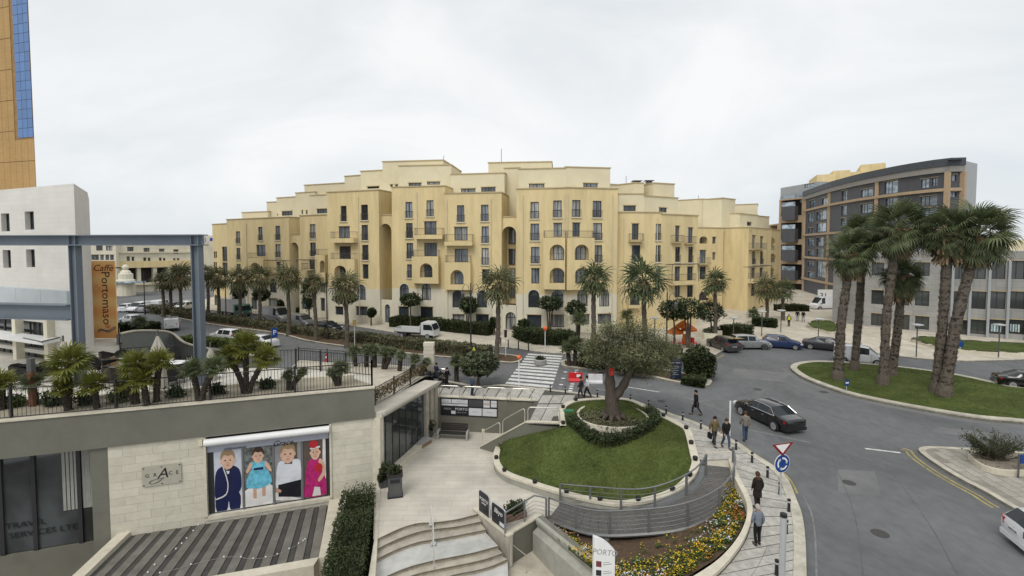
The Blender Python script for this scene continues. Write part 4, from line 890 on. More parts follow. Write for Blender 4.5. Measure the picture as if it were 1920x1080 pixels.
for u in (1186,1350,1522,1702,1880,2050):
    x = 1540+u/4.908; p = onp(x, 600, qC, f3.n); b = MB(); b.cbox((p.x,p.y-.15,0), .26, .4, 10.2, f3.ang); b.build('column', m_lightgrey, off_)
_, zb = f3.uz(1850, 640); 
facewall(off_, R3, pl2(1893,80), pl2(2000,80), 10, zroof(1900,449,80), [], [m_pent]*4, back=5)
for u0, u1 in ((1555,1660),(1730,1830)):
    a, za = f3.uz(1540+u0/4.908, 440+890/4.908, -.12); c, zc = f3.uz(1540+u1/4.908, 440+828/4.908, -.12)
    b = MB(); n = 4
    for i in range(n): b.add([f3.P(lerp(a,c,i/n)+.04,za,.1), f3.P(lerp(a,c,(i+1)/n)-.04,za,.1), f3.P(lerp(a,c,(i+1)/n)-.04,zc,.1), f3.P(lerp(a,c,i/n)+.04,zc,.1)], [(0,1,2,3)], i%2)
    b.build('window_poster', [mat('pale_blue_poster',(.3,.42,.45),.5,.5,4), mat('white_poster',(.5,.55,.55),.5,.4,4)], off_)
G_PANE[0] = m_glass
# --- hotel far left
R4 = Vector((-95,125,0)); hot = thing('hotel_building', 'pale cream hotel with tall dark openings beyond the orange banner', 'building', tuple(R4), world=True)
MH = [m_cwhite, m_cwhite, m_trim, m_dark]
wh = [(hc(*r),'p') for r in ((105,155,168,205),(200,160,262,205))]+[(hc(a,245,a+36,295),'d') for a in (60,95,145,195,240)]
facewall(hot, R4, pl2(150,119), pl2(217,121), 0, zroof(190,453,120), wh, MH, back=20)
wh = [(hc(*r),'p') for r in ((405,170,465,212),(563,180,620,220),(712,188,763,228),(850,195,898,235))]+[(hc(*r),'d') for r in ((400,262,430,305),(447,265,472,305),(560,272,587,310),(603,275,628,312),(712,275,735,312),(750,278,772,312),(848,280,870,316),(885,280,905,316))]+[(hc(*r),'X') for r in ((385,362,505,515),(540,368,658,515),(695,368,805,505),(830,372,985,500))]
fh = facewall(hot, R4, pl2(217,122), pl2(372,136), 0, zroof(295,457,128), wh, MH, back=20)
for y0, y1, o in ((489,501,.5),(472,474.5,.4),(530,533,.8)):
    q = [fh.P(0,0,-o), fh.P(fh.L,0,-o), fh.P(fh.L,0,-.003), fh.P(0,0,-.003)]; MB().prism([(p.x,p.y) for p in q], zroof(295,y1,128), zroof(295,y0,128), bot=True).build('string_course', m_yellow if y0 == 489 else m_sill, hot)
facewall(hot, R4, pl2(297,165), pl2(352,165), 0, zroof(325,447.5,165), [], MH, back=10)
facewall(hot, R4, pl2(350,150), pl2(402,152), 0, zroof(388,441.5,151), [], MH, back=10)
t = atY(236,525,117); b = MB(); b.lathe([(1.9,-9),(1.9,0),(1.5,.2),(1.5,1.5),(1.2,1.6),(1.0,2.1),(.5,2.5)], (t.x,t.y,t.z), 14); b.build('turret', m_cwhite, hot)
b = MB(); b.lathe([(.1,2.4),(.6,2.7),(.7,3.2),(.4,3.7),(.02,3.8)], (t.x,t.y,t.z), 10); b.build('finial', m_cwhite, hot)
q = atY(230,530,116); MB().cbox((q.x,q.y,q.z), 9, 3, .35).build('entrance_canopy', m_glassblue, hot)
blue = mat('sign_blue', (.02,.035,.30), .5)
c_ = atY(379,449,149.4); b = MB()
for r0, r1 in ((1.0,1.2),):
    vs = []; n = 28
    for r in (r0,r1): vs += [(c_.x+r*math.cos(6.283*i/n), c_.y, c_.z+r*math.sin(6.283*i/n)) for i in range(n)]
    b.add(vs, [(i,(i+1)%n,n+(i+1)%n,n+i) for i in range(n)])
b.add([(c_.x+.72*math.cos(6.283*i/16), c_.y, c_.z+.72*math.sin(6.283*i/16)) for i in range(16)], [tuple(range(16))])
b.build('roof_emblem', blue, hot)
text('H', 1.1, hot, m_white, (c_.x,c_.y-.05,c_.z-.38), frame_rot((1,0,0),(0,0,1)), 'emblem_letter')
for x, y in ((337,456),(349,450),(397,449)):
    c_ = atY(x,y,148); MB().cbox((c_.x,c_.y,c_.z-.5), 1.1, .1, 1.0).build('sign_letter', blue, hot)
# --- white stone building behind the terrace
kc = at(152,690,ZT); YC = kc.y; zt = atY(138,344,YC).z; c0 = Vector((atY(138,344,YC).x, YC, 0))
ye = (zt-12)*FOC/(462-374); ce = Vector((atY(168,400,ye).x, ye, 0)); yl_ = (zt-12)*FOC/(462-357); cl = Vector((atY(0,357,yl_).x, yl_, 0)); cl = c0+(cl-c0)*3.2
wb = thing('stone_building', 'white limestone building with deep slit windows behind the cafe terrace', 'building', tuple(c0), world=True)
m_lime = brickmat('white_limestone_courses', (.64,.62,.575), (.61,.59,.545), (.55,.53,.49), 1.25, .36, .01, .85, .04)
k1 = lambda *r: (r[0]/4, 240+r[1]/4, r[2]/4, 240+r[3]/4)
ML = [m_lime, m_lime, m_trim, m_dark]
fw = facewall(wb, c0, (cl.x,cl.y), (c0.x,c0.y), ZT-.2, zt, [(k1(*r),'d') for r in ((12,640,75,775),(190,625,258,762),(25,915,85,1050),(200,910,265,1045))], ML, back=8, depth=1.1, sidesf=False) if False else None
fw = Face((cl.x,cl.y), (c0.x,c0.y), ZT-.2, zt)
os_ = [fw.op(*k1(*r), depth=.42, back=None) for r in ((12,640,75,775),(190,625,258,762),(25,915,85,1050),(200,910,265,1045))]
os_.append(fw.op(-60,598,97,648, depth=.5)); os_.append(fw.op(-60,655,100,742, depth=.8))
b = MB(); fw.mesh(b); cm = (c0+ce)/2+Vector((.9,-.1,0))*.5
sd = [c0, cm, ce]
for a, c in zip(sd, sd[1:]): b.add([(a.x,a.y,ZT-3.5), (c.x,c.y,ZT-3.5), (c.x,c.y,zt), (a.x,a.y,zt)], [(0,1,2,3)])
b.add([(cl.x,cl.y,zt), (c0.x,c0.y,zt), (cm.x,cm.y,zt), (ce.x,ce.y,zt), (cl.x,cl.y+10,zt)], [(0,1,2,3,4)]); b.build('wall', ML, wb)
G_PANE[0] = m_glassdark
for o in os_[:4]: put_window(wb, c0, fw, o, 'd', .14)
o = os_[4]; 
for i in range(5):
    a = lerp(o['u0'],o['u1'],i/5); c = lerp(o['u0'],o['u1'],(i+1)/5); put_window(wb, c0, fw, dict(u0=a,u1=c,z0=o['z0'],z1=o['z1']), 'd', .2)
o = os_[5]
for i in range(7):
    a = lerp(o['u0'],o['u1'],i/7); c = lerp(o['u0'],o['u1'],(i+1)/7); put_window(wb, c0, fw, dict(u0=a,u1=c,z0=o['z0'],z1=o['z1']), 'd', .4)
for x in (44,103):
    u, _ = fw.uz(x, 700); p = fw.P(u, ZT, -.2); MB().cbox(p, .5, .5, 3.4, fw.ang).build('column', m_cwhite, wb)
G_PANE[0] = m_glass
# panel band above the cafe front
m_panel = mat('pale_metal_panel', (.46,.50,.52), .5, .06, 1)
zb0, zb1 = fw.uz(80,571)[1], fw.uz(80,541)[1]
for i in range(9):
    ua, ub = fw.L-.3-(i+1)*3.4, fw.L-.3-i*3.4-.03
    MB().prism([(p.x,p.y) for p in (fw.P(ua,0,-.5), fw.P(ub,0,-.5), fw.P(ub,0,-.003), fw.P(ua,0,-.003))], zb0, zb1, bot=True).build('panel', m_panel, wb)
# --- orange tower
YT = 52.; tx = lambda px, y: atY(px, y, YT)
A_, B_ = atY(-70,300,YT+3), atY(66,300,YT)
tw = thing('tower', 'tall tan stone tower with a blue glass strip at the left edge', 'tower', (B_.x,B_.y,ZT), world=True)
m_tan = brickmat('tan_stone_tiles', (.42,.27,.115), (.40,.25,.10), (.30,.185,.075), .55, .24, .012, .8, .05, .0, .2)
m_bluepane = glass('blue_mirror_pane', (.07,.17,.38), .12, .12, 1., metal=.3)
ft = Face((A_.x,A_.y), (B_.x,B_.y), 0, 60); zb_ = ft.uz(50,258)[1]; ug = ft.uz(35,258)[0]
b = MB(); b.add([ft.P(0,0), ft.P(ft.L,0), ft.P(ft.L,60), ft.P(0,60)], [(0,1,2,3)]); e = ft.P(ft.L,0)+Vector((-14,10,0)); b.add([ft.P(ft.L,0), (e.x,e.y,0), (e.x,e.y,60), ft.P(ft.L,60)], [(0,1,2,3)]); b.build('tower_wall', mat('tan_joint',(.27,.165,.065)), tw)
pw = .95
nu = int(ft.L/pw)
for i in range(nu):
    u1 = ft.L-i*pw; u0 = u1-pw+.03
    z = 8.
    while z < 45:
        hh = 3.3
        if u1 > ug+.3 and z+hh > zb_-.2: 
            hh = zb_-.2-z
            if hh < .4: break
        q = [ft.P(u0,0,-.06), ft.P(u1,0,-.06), ft.P(u1,0,-.002), ft.P(u0,0,-.002)]; MB().prism([(p.x,p.y) for p in q], z+.03, z+hh-.03).build('stone_panel', m_tan, tw); z += hh
ncol = 3; wpan = (ft.L-.06-ug)/ncol
for i in range(ncol):
    z = zb_
    while z < 45:
        u0 = ug+i*wpan; q = [ft.P(u0+.02,0,-.05), ft.P(u0+wpan-.02,0,-.05), ft.P(u0+wpan-.02,0,-.002), ft.P(u0+.02,0,-.002)]; MB().prism([(p.x,p.y) for p in q], z+.02, z+.98).build('pane', m_bluepane, tw); z += 1.0
# ================================================================ SHOP ROW AND CAFE TERRACE
C1 = at(705,912,ZP); C1.z = 0; TL0 = at(0,790,ZT+.1); TL0.z = 0
dF = (C1-TL0).normalized(); CL = C1-dF*32
nF = Vector((dF.y,-dF.x,0)); angF = math.atan2(dF.y, dF.x)
shop = thing('shop_building', 'pale stone shop with poster window under a broad grey green fascia', 'building', (C1.x,C1.y,ZP), world=True)
ZF0, ZF1 = 1.66, 3.48
ff = Face((CL.x,CL.y), (C1.x,C1.y), -6.3, ZF0)
uS = ff.uz(205,930)[0]                                  # where the stone wall starts
# fascia
def slab(u0, u1, i0, i1, z0, z1): return [(p.x,p.y) for p in (ff.P(u0,0,i0), ff.P(u1,0,i0), ff.P(u1,0,i1), ff.P(u0,0,i1))]
MB().prism(slab(0,ff.L-.02,-.1,.5,0,0), ZF0, ZF1, bot=True).build('fascia', m_greywall, shop)
MB().prism(slab(0,ff.L,-.16,.6,0,0), ZF1, ZF1+.09, bot=True).build('fascia_coping', m_coping, shop)
MB().prism(slab(uS,ff.L-.004,.12,.5,0,0), -6.3, ZF0).build('wall_core', m_joint, shop) if False else None
# stone blocks around the display window
uw0, zw0 = ff.uz(390,968); uw1, zw1 = ff.uz(617,800); zw0 = max(zw0, ZD+.35); zw1 = ZF0-.06
wf = Face((CL.x,CL.y), (C1.x,C1.y), -6.3, ZF0); wf.ops.append(dict(u0=uw0,u1=uw1,z0=zw0,z1=zw1,arch=0,depth=.3,back=None)); 
wf.ops.append(dict(u0=.1,u1=uS,z0=-5.9,z1=ZF0-.02,arch=0,depth=1.8,back=None)); wf.A = wf.A-wf.n*.014; wf.B = wf.B-wf.n*.014
m_mortar = mat('stone_joint', (.58,.545,.46), .9)
wb_ = wf.mesh(MB()).build('wall_core', m_mortar, shop)
m_block = mat('pale_limestone_block', (.575,.54,.44), .85, .05, 3, .3, 40, obrand=.06, stain=.1, stscale=.8)
row = 0; z = -3.7; rh, bw = .43, 1.25
while z < ZF0-.05:
    z1 = min(z+rh, ZF0-.02); u = uS+.0; first = True
    while u < ff.L-.05:
        u1 = min(u+(bw*(.5 if (first and row%2) else 1))*rnd.uniform(.92,1.08), ff.L); first = False
        segs = [(u,u1)]
        if z1 > zw0-.1 and z < zw1+.1:
            segs = []
            if u < uw0-.12: segs.append((u, min(u1,uw0-.12)))
            if u1 > uw1+.12: segs.append((max(u,uw1+.12), u1))
        for a, c in segs:
            if c-a > .06: MB().prism(slab(a+.006,c-.006,-rnd.uniform(0,.006),.06,0,0), z+.006, z1-.006, bot=True).build('stone_block', m_block, shop)
        u = u1
    z = z1; row += 1
for a, c, z0, z1 in ((uw0-.12,uw0,zw0-.1,zw1),(uw1,uw1+.12,zw0-.1,zw1),(uw0-.12,uw1+.12,zw0-.22,zw0)):
    MB().prism(slab(a,c,-.06,.2,0,0), z0+.003, z1-.003, bot=True).build('window_surround', m_coping, shop)
# display window with four printed panels
dwn = obj('display_window', MB().prism(slab(uw0,uw1,.2,.26,0,0), zw0, zw1, bot=True).mesh('display_window', m_frame), shop)
us = [ff.uz(x, 900)[0] for x in (398,455,512.5,567,614)]; zt_ = ff.uz(500,838)[1]; pz0 = zw0+.08; pz1 = lerp(zw0,zw1,.80)
def fc(name, c): return mat(name, c, .3, .16, 1.6)
m_skin, m_skin2 = fc('poster_skin',(.62,.40,.29)), fc('poster_skin_shade',(.52,.31,.22))
m_bg = [fc('poster_pale_grey',(.50,.52,.58)), mat('poster_garden',(.12,.13,.12),.6,.9,5), fc('poster_dim_grey',(.26,.25,.26)), fc('poster_brown_dark',(.10,.075,.065))]
m_navy, m_aqua, m_shirt, m_pink, m_blk, m_hairb, m_haird, m_pale = fc('poster_navy',(.012,.016,.065)), mat('poster_aqua',(.13,.44,.58),.6,.35,5), fc('poster_white',(.62,.64,.68)), mat('poster_magenta',(.42,.012,.14),.6,.4,5), fc('poster_black',(.012,.012,.018)), fc('poster_blond_hair',(.30,.21,.12)), fc('poster_dark_hair',(.05,.03,.025)), fc('poster_pale',(.66,.64,.62))
m_redp = fc('poster_red',(.45,.02,.03))
def ell(cx, cy, rx, ry, n=18, a0=0, a1=2*math.pi): return [(cx+rx*math.cos(a0+(a1-a0)*i/n), cy+ry*math.sin(a0+(a1-a0)*i/n)) for i in range(n+(a1-a0 < 6))]
def poster(i, shapes):
    u0, u1 = us[i]+.06, us[i+1]-.06; w, h = u1-u0, pz1-pz0; mats = [m_bg[i]]; b = MB()
    b.prism(slab(u0,u1,.155,.198,0,0), pz0, pz1, 0, bot=True)
    for k, (m, poly) in enumerate(shapes):
        poly = smooth_poly(poly)
        if m not in mats: mats.append(m)
        poly = [(min(.995,max(.005,x)), min(.995,max(.005,y))) for x, y in poly]
        pts = [(x*w, y*h, 0) for x, y in poly]; tri = tessellate_polygon([[Vector(p) for p in pts]])
        q = [ff.P(u0+x, pz0+y, .153-.0016*k) for x, y, _ in pts]
        fs = []
        for t in tri:
            a, c, d = t; cr = (pts[c][0]-pts[a][0])*(pts[d][1]-pts[a][1])-(pts[c][1]-pts[a][1])*(pts[d][0]-pts[a][0]); fs.append(tuple(t) if cr > 0 else (a,d,c))
        b.add(q, fs, mats.index(m))
    b.build('poster_panel', mats, shop)
m_lip = fc('poster_lip',(.45,.2,.17))
def face(cx, cy, r, hair, skin=m_skin, curl=0):
    return [(hair, ell(cx,cy+r*.12,r*1.07,r*.66)), (skin, ell(cx,cy-r*.06,r*.93,r*.56)), (skin, ell(cx-r*.95,cy-r*.05,r*.15,r*.12)), (skin, ell(cx+r*.95,cy-r*.05,r*.15,r*.12)),
      (hair, [(cx-r*.93,cy+r*.12),(cx-r*.5,cy+r*.34),(cx+r*.1,cy+r*.26),(cx+r*.6,cy+r*.3),(cx+r*.95,cy+r*.08),(cx+r*.9,cy+r*.5),(cx,cy+r*.74),(cx-r*.9,cy+r*.5)]),
      (m_blk, ell(cx-r*.36,cy-r*.02,r*.12,r*.045)), (m_blk, ell(cx+r*.36,cy-r*.02,r*.12,r*.045)), (m_skin2, ell(cx,cy-r*.19,r*.13,r*.05)), (m_lip, ell(cx,cy-r*.34,r*.2,r*.035))]
def smooth_poly(p):
    return [(q.x,q.y) for q in cat_poly([(x,y,0) for x, y in p], 3, True)] if 5 <= len(p) < 16 else p
poster(0, [(m_pale, [(0,0),(1,0),(1,.25),(0,.2)]), (m_navy, [(.06,.0),(.42,0),(.5,.16),(.56,0),(.9,0),(.86,.3),(.1,.3)]), (m_navy, [(.04,.22),(.5,.2),(.92,.3),(.98,.48),(.9,.66),(.62,.74),(.34,.74),(.08,.66),(.0,.4)]),
  (m_shirt, [(.47,.6),(.53,.6),(.62,.73),(.38,.73)]), (m_blk, [(.4,.68),(.62,.64),(.62,.71),(.4,.66)]), (m_pale, [(.06,.2),(.42,.26),(.5,.46),(.34,.72),(.31,.72),(.46,.46),(.4,.28),(.06,.22)])]+face(.5,.83,.25,m_hairb))
poster(1, [(m_pale, [(0,0),(1,0),(1,.3),(.6,.34),(0,.28)]), (m_skin2, [(.3,.12),(.42,.12),(.42,.36),(.3,.36)]), (m_skin2, [(.62,.14),(.74,.14),(.74,.36),(.62,.36)]), (m_pale, [(.24,.05),(.44,.05),(.44,.13),(.28,.13)]), (m_pale, [(.62,.07),(.82,.07),(.76,.15),(.62,.15)]),
  (m_aqua, [(.06,.34),(.3,.3),(.55,.29),(.8,.32),(.98,.38),(.9,.52),(.72,.62),(.3,.62),(.12,.5)]), (m_aqua, [(.28,.58),(.72,.58),(.76,.74),(.24,.74)]), (m_skin, [(.22,.74),(.12,.66),(.06,.58),(.14,.58),(.28,.68)]), (m_skin, [(.76,.74),(.9,.66),(.98,.56),(.9,.56),(.74,.66)]), (m_navy, [(.34,.6),(.68,.6),(.68,.64),(.34,.64)])]+face(.5,.84,.2,m_haird))
poster(2, [(m_bg[3], [(.62,.5),(.86,.5),(.86,1),(.62,1)]), (m_pale, [(0,.05),(.9,.0),(1,.0),(.3,.12),(0,.18)]), (m_shirt, [(.03,.22),(.2,.28),(.97,.3),(.98,.62),(.84,.7),(.3,.7),(.1,.62)]), (m_blk, [(.12,.1),(.97,.04),(.98,.34),(.12,.3)]), (m_skin2, [(.02,.2),(.2,.16),(.24,.2),(.04,.26)]), (m_blk, [(.38,.67),(.66,.63),(.66,.7),(.38,.64)])]+face(.5,.81,.27,m_hairb))
poster(3, [(m_pale, [(.82,.3),(.98,.3),(.98,1),(.86,1)]), (m_pink, [(.03,.02),(.97,.03),(.96,.3),(.8,.5),(.74,.64),(.3,.66),(.12,.5),(.06,.25)]), (m_pale, [(.36,.02),(.74,.02),(.7,.16),(.46,.18)]), (m_skin, [(.74,.66),(.92,.56),(.96,.4),(.7,.26),(.62,.3),(.82,.42),(.78,.52),(.66,.6)]), (m_redp, ell(.66,.5,.18,.08))]+face(.52,.78,.22,m_haird)+[(m_pale, [(.3,.83),(.74,.85),(.74,.88),(.3,.86)]), (m_redp, ell(.46,.92,.2,.07))])
for x in us[1:-1]: MB().prism(slab(x-.05,x+.05,.12,.2,0,0), zw0, pz1).build('mullion', m_steelrail, dwn)
m_valance = mat('lavender_grey_valance', (.36,.37,.43), .8, .05)
MB().prism(slab(uw0+.03,uw1-.03,.09,.13,0,0), pz1-.02, zw1-.45, bot=True).build('valance', m_valance, shop)
awn = MB(); zA = zw1-.28; a, c = ff.P(uw0-.05,zA,-.12), ff.P(uw1+.02,zA,-.12); awn.tube([a,c], .2, 10); awn.build('awning_roll', m_white, shop, smooth=40)
FR = frame_rot(dF, (0,0,1))
text('Grace', .44, shop, m_blk, ff.P(lerp(uw0,uw1,.6), zA-.72, .075), FR, shear=.45); text('childrenswear', .2, shop, m_blk, ff.P(lerp(uw0,uw1,.22), zA-.6, .075), FR); text('since 2010', .16, shop, m_blk, ff.P(lerp(uw0,uw1,.85), zA-.6, .075), FR) if False else None
# name plate
m_plate = mat('beige_plate', (.40,.38,.31), .45, .05, 2)
up0, zp0 = ff.uz(268,911); up1, zp1 = ff.uz(340,868); zp0 = ff.uz(304,908)[1]; zp1 = ff.uz(304,871)[1]
plq = obj('name_plate', MB().prism(slab(up0,up1,-.07,-.04,0,0), zp0, zp1, bot=True).mesh('name_plate', m_plate), shop)
wP = up1-up0; zc = (zp0+zp1)/2
for s, t, sz, dz, sh in (('G',.13,.3,-.02,0),('R',.33,.3,-.02,0),('A',.52,.85,-.14,.25),('C',.72,.3,-.02,0),('E',.9,.3,-.02,0)):
    text(s, sz*.9, plq, m_blk, ff.P(up0+wP*t, zc+dz-.02, -.074), FR, shear=sh)
b = MB(); pts = [ff.P(up0+wP*(.52+x), zc+y, -.078) for x, y in ((.02,-.13),(-.05,-.26),(-.16,-.38),(-.28,-.42),(-.34,-.34),(-.28,-.24),(-.16,-.19),(.04,-.17))]; b.tube(cat_poly(pts,4), .016, 4); b.build('swash', m_blk, plq)
for a in (.04,.5,.96):
    for z in (zp0+.08, zp1-.08): MB().tube([ff.P(up0+wP*a,z,-.06), ff.P(up0+wP*a,z,-.1)], .03, 6).build('fixing_stud', m_iron, plq)
MB().prism(slab(ff.uz(372,820)[0], ff.uz(380,820)[0], -.12,-.01,0,0), ff.uz(376,835)[1], ff.uz(376,824)[1], bot=True).build('alarm_box', m_sill, shop)
# recessed dark shop front at far left
m_shopglass = glass('dim_shop_pane', (.05,.058,.06), .05, .25, .8, curtain=(.35,.35,.25))
rec = lambda u0, u1, i0, i1: slab(u0,u1,i0,i1,0,0)
MB().prism(rec(.1,uS+.2,1.7,1.9), -6.3, ZF0-.03, bot=True).build('recess_wall', m_dark, shop)
MB().prism(rec(uS-.75,uS,.05,1.7), -6.2, ZF0-.03).build('pier', m_greywall, shop)
MB().prism(rec(.1,uS-.75,1.3,1.66), -6.2, -3.9).build('sill_wall', m_greywall, shop)
zs0, zs1 = -3.85, ZF0-.25; um = [ff.uz(x,930)[0] for x in (-130,-55,13,105,192)]; um = [u+.35 for u in um]
m_blind = mat('pale_vertical_blind', (.34,.34,.31), .8, .1, 3)
m_neon = mat('faint_window_lettering', (.015,.02,.02), .5)
for i in range(len(um)-1):
    a, c = um[i], min(um[i+1], uS-.8)
    MB().prism(rec(a+.08,c-.08,1.44,1.46), zs0, zs1, bot=True).build('shop_pane', m_shopglass, shop)
    if i >= 2:
        n = 8 if i == 3 else 4
        for k in range(n):
            t0 = lerp(a,c,(.12 if i == 3 else .62)+(.84 if i == 3 else .36)*k/n); MB().prism(rec(t0,t0+.13,1.405,1.42), lerp(zs0,zs1,.35), zs1-.05, bot=True).build('blind_slat', m_blind, shop)
for u in um: MB().prism(rec(u-.09,u+.09,1.33,1.5), -3.9, zs1+.2, bot=True).build('mullion', m_frame, shop)
for s, x, y in (('TRAVEL',48,984),('SERVICES LTD',84,997)):
    u, z = ff.uz(x, y, -1.38); text(s, .42, shop, m_neon, ff.P(u, z-.1, 1.385), FR, sx=1.15)
# plank roof with its border
D00, D10, D11, D01 = at(247,1003,ZD), at(614,946,ZD), at(598,1052,ZD), at(105,1140,ZD)
deck = thing('plank_roof', 'dark roof of alternating light and dark planks below the poster window', 'roof', tuple((D00+D11)/2), world=True)
m_pl = [mat('dark_plank', (.062,.058,.053), .7, .2, 2, stretch=(1,1,1), stain=.2), mat('light_plank', (.165,.155,.135), .7, .2, 2, stain=.25)]
for i in range(28):
    j_ = i//2; t0, t1 = ((j_)/14, (j_+.38)/14-.003) if i%2 == 0 else ((j_+.38)/14, (j_+1)/14-.003); dz = 0 if i%2 else -.03
    q = [D00.lerp(D10,t0), D00.lerp(D10,t1), D01.lerp(D11,t1), D01.lerp(D11,t0)]; MB().prism([(p.x,p.y) for p in q], ZD-.12, ZD+dz).build('plank', m_pl[i%2], deck)
MB().prism([(p.x,p.y) for p in (D00,D10,D11,D01)], -6.3, ZD-.1).build('roof_base', m_joint, deck)
def curb(P, w, z0, z1, nm='border'):
    P = [Vector(p) for p in P]; o = offset(P, w); MB().prism([(p.x,p.y) for p in P+o[::-1]], z0, z1).build(nm, m_coping, deck)
curb([D01, D00+Vector((-.1,.25,0))], .55, -6.3, ZD+.2); 
o_ = (D11-D10).normalized()
MB().prism([(p.x,p.y) for p in (D10+Vector((0,.35,0)), D11-Vector((0,.02,0)), at(640,1052,ZD), at(664,925,ZD))], -6.3, ZD+.2).build('border', m_coping, deck)
MB().prism([(p.x,p.y) for p in (D01, D11, D11+Vector((.0,-.6,0)), D01+Vector((0,-.6,0)))], -6.3, ZD+.197).build('border', m_coping, deck)
m_conc0 = mat('grey_cable', (.3,.3,.28))
w_ = cat_poly([at(x,y,ZD+.02) for x, y in ((372,985),(350,1010),(330,1030),(290,1060),(270,1085))],4); w2 = cat_poly([at(x,y,ZD+.02) for x, y in ((300,1075),(420,1045),(475,1048),(520,1040),(560,1020),(572,1012))],4)
for w in (w_, w2):
    l = thing('string_light', ('string light trailing from the stone wall corner' if w is w_ else 'string light strung across the front planks')+' of the plank roof', 'string light', tuple(w[0]), world=True)
    MB().tube(w, .009, 4).build('cable', m_conc0, l)
    for p in w[::2]: MB().lathe([(.005,0),(.04,.02),(.035,.06),(.005,.08)], p, 6).build('bulb', m_white, l)
# ---- side shop front with canopy
SA, SB = Vector((C1.x+.05,C1.y+.1,0)), Vector((-6.05,37.2,0)); sf = Face((SA.x,SA.y), (SB.x,SB.y), ZP, 1.9)
S2 = lambda u0, u1, i0, i1: [(p.x,p.y) for p in (sf.P(u0,0,i0), sf.P(u1,0,i0), sf.P(u1,0,i1), sf.P(u0,0,i1))]
sidef = thing('arcade_building', 'long glazed shop row under a pale canopy beside the bench wall', 'shop building', tuple(sf.P(sf.L/2,ZP)), world=True)
zc0, zc1 = 1.98, 1.38
cn = [sf.P(-.1,zc0,-.45), sf.P(sf.L+.3,zc1,-.25), sf.P(sf.L+.3,zc1,1.0), sf.P(-.1,zc0,1.1)]
MB().prism([(p.x,p.y) for p in cn], [zc0-.3,zc1-.3,zc1-.3,zc0-.3], [zc0,zc1,zc1,zc0], bot=True).build('canopy', m_plaza, sidef)
e0, e1 = cn[0]+Vector((.1,0,-.05)), cn[1]+Vector((.1,0,-.05)); MB().tube([e0,e1], .09, 6).build('gutter', m_stainless, sidef)
MB().prism(S2(.0,sf.L,.5,.7), ZP-.1, [zc0-.3,zc1-.3,zc1-.3,zc0-.3]).build('back_wall', m_dark, sidef)
MB().prism(S2(-.2,.22,-.35,.5), ZP-.1, 1.67).build('pilaster', m_coping, sidef)
n = 7; gl = sf.L*.74
for i in range(n):
    a, c = .3+gl*i/n, .3+gl*(i+1)/n; zz = lerp(zc0,zc1,c/sf.L)-.32
    MB().prism(S2(a+.04,c-.04,.1,.13), ZP+.35, zz, bot=True).build('shop_pane', m_glassdark, sidef)
    MB().prism(S2(c-.018,c+.018,.07,.16), ZP+.35, zz).build('mullion', m_frame, sidef)
MB().prism(S2(.22,gl+.4,-.35,.4), ZP-.1, ZP+.33).build('plinth', m_coping, sidef)
for a in (gl+.45, gl+1.3, gl+2.15): MB().prism(S2(a,a+.5,-.1,.5), ZP-.1, zc1-.3).build('pilaster', m_step, sidef)
MB().prism(S2(gl+.4,sf.L,.3,.5), ZP-.1, zc1-.32).build('inner_wall', m_sill, sidef)
# ---- terrace floor, ramped walkway to the street
tp = [ff.P(0,ZT,.3), ff.P(ff.L,ZT,.3), at(697,706,ZT), at(640,700,ZT), at(590,694,ZT), at(545,690,ZT), at(430,690,ZT), at(330,676,ZT), at(228,686,ZT), at(224,640,ZT), at(228,630,ZT), at(170,612,ZT), at(100,612,ZT), Vector((-75,50,ZT))]
m_terr = mat('white_terrace_paving', (.60,.57,.50), .65, .08, 1.2, .1, 20, stain=.15, stscale=.3)
b = MB(); b.prism([(p.x,p.y) for p in tp], ZF0, ZT); tq = [ff.P(0,0,2.2), ff.P(ff.L-.9,0,2.2)]+tp[2:]; b.prism([(p.x,p.y) for p in tq], -6, ZF0-.01); b.build('terrace', m_terr, kind='structure')
wk = [at(703,763,1.75), at(800,704,1.3), at(818,708,.13), at(800,690,.2), at(700,681,.2), at(560,676,.2), at(545,690,1.2), at(697,712,1.7)]
b = MB(); c_ = at(715,715,1.35); b.add(wk+[c_], [((i+1)%8, i, 8) for i in range(8)]); b.build('walkway', m_cream, kind='structure')
b = MB(); P_ = [at(x,y,.16) for x, y in ((560,676),(640,682),(700,690),(770,700),(815,712))]; b.strip(offset(P_,.35), P_); b.strip(P_, [p-Vector((0,0,.3)) for p in P_]); b.build('kerb', m_kerb, kind='structure')
# ---- iron railings
def fence(label, P, h=1.45, sp=.19, posts=6, m=None, barsep=True, base=.08):
    t = thing('iron_fence', label, 'fence', tuple(P[0]), world=True); m = m or m_iron
    MB().tube([p+Vector((0,0,h)) for p in P], .03, 5).build('top_rail', m, t); MB().tube([p+Vector((0,0,base+.03)) for p in P], .025, 5).build('bottom_rail', m, t)
    n = int(plen(P)/sp); bm = MB().tube([(0,0,0),(0,0,h-base)], .014, 4, cap=False).mesh('bar', m)
    if n <= 300 and barsep:
        for p in resample(P, n): obj('bar', bm, t).matrix_basis = Matrix.Translation(p+Vector((0,0,base)))
    else:
        b = MB()
        for p in resample(P, n): b.tube([p+Vector((0,0,base)), p+Vector((0,0,h))], .014, 4, cap=False)
        b.build('bars', m, t, kind='stuff')
    for p in resample(P, posts): MB().cbox(p, .09, .09, h+.12).build('post', m, t)
    return t
fl = [ff.P(ff.L-30,ZT+.1,.2), ff.P(ff.L-.15,ZT+.1,.2)]
fence('black iron railing along the front edge of the cafe terrace', fl, 1.5, .17, 8)
fence('short black railing turning back at the corner of the cafe terrace', [fl[1], at(697,708,ZT)], 1.5, .24, 2)
g1 = [at(703,764,1.75), at(795,706,1.3)]
fence('rusty railing tangled with dry creeper behind the canopy', g1, 1.25, .2, 4)
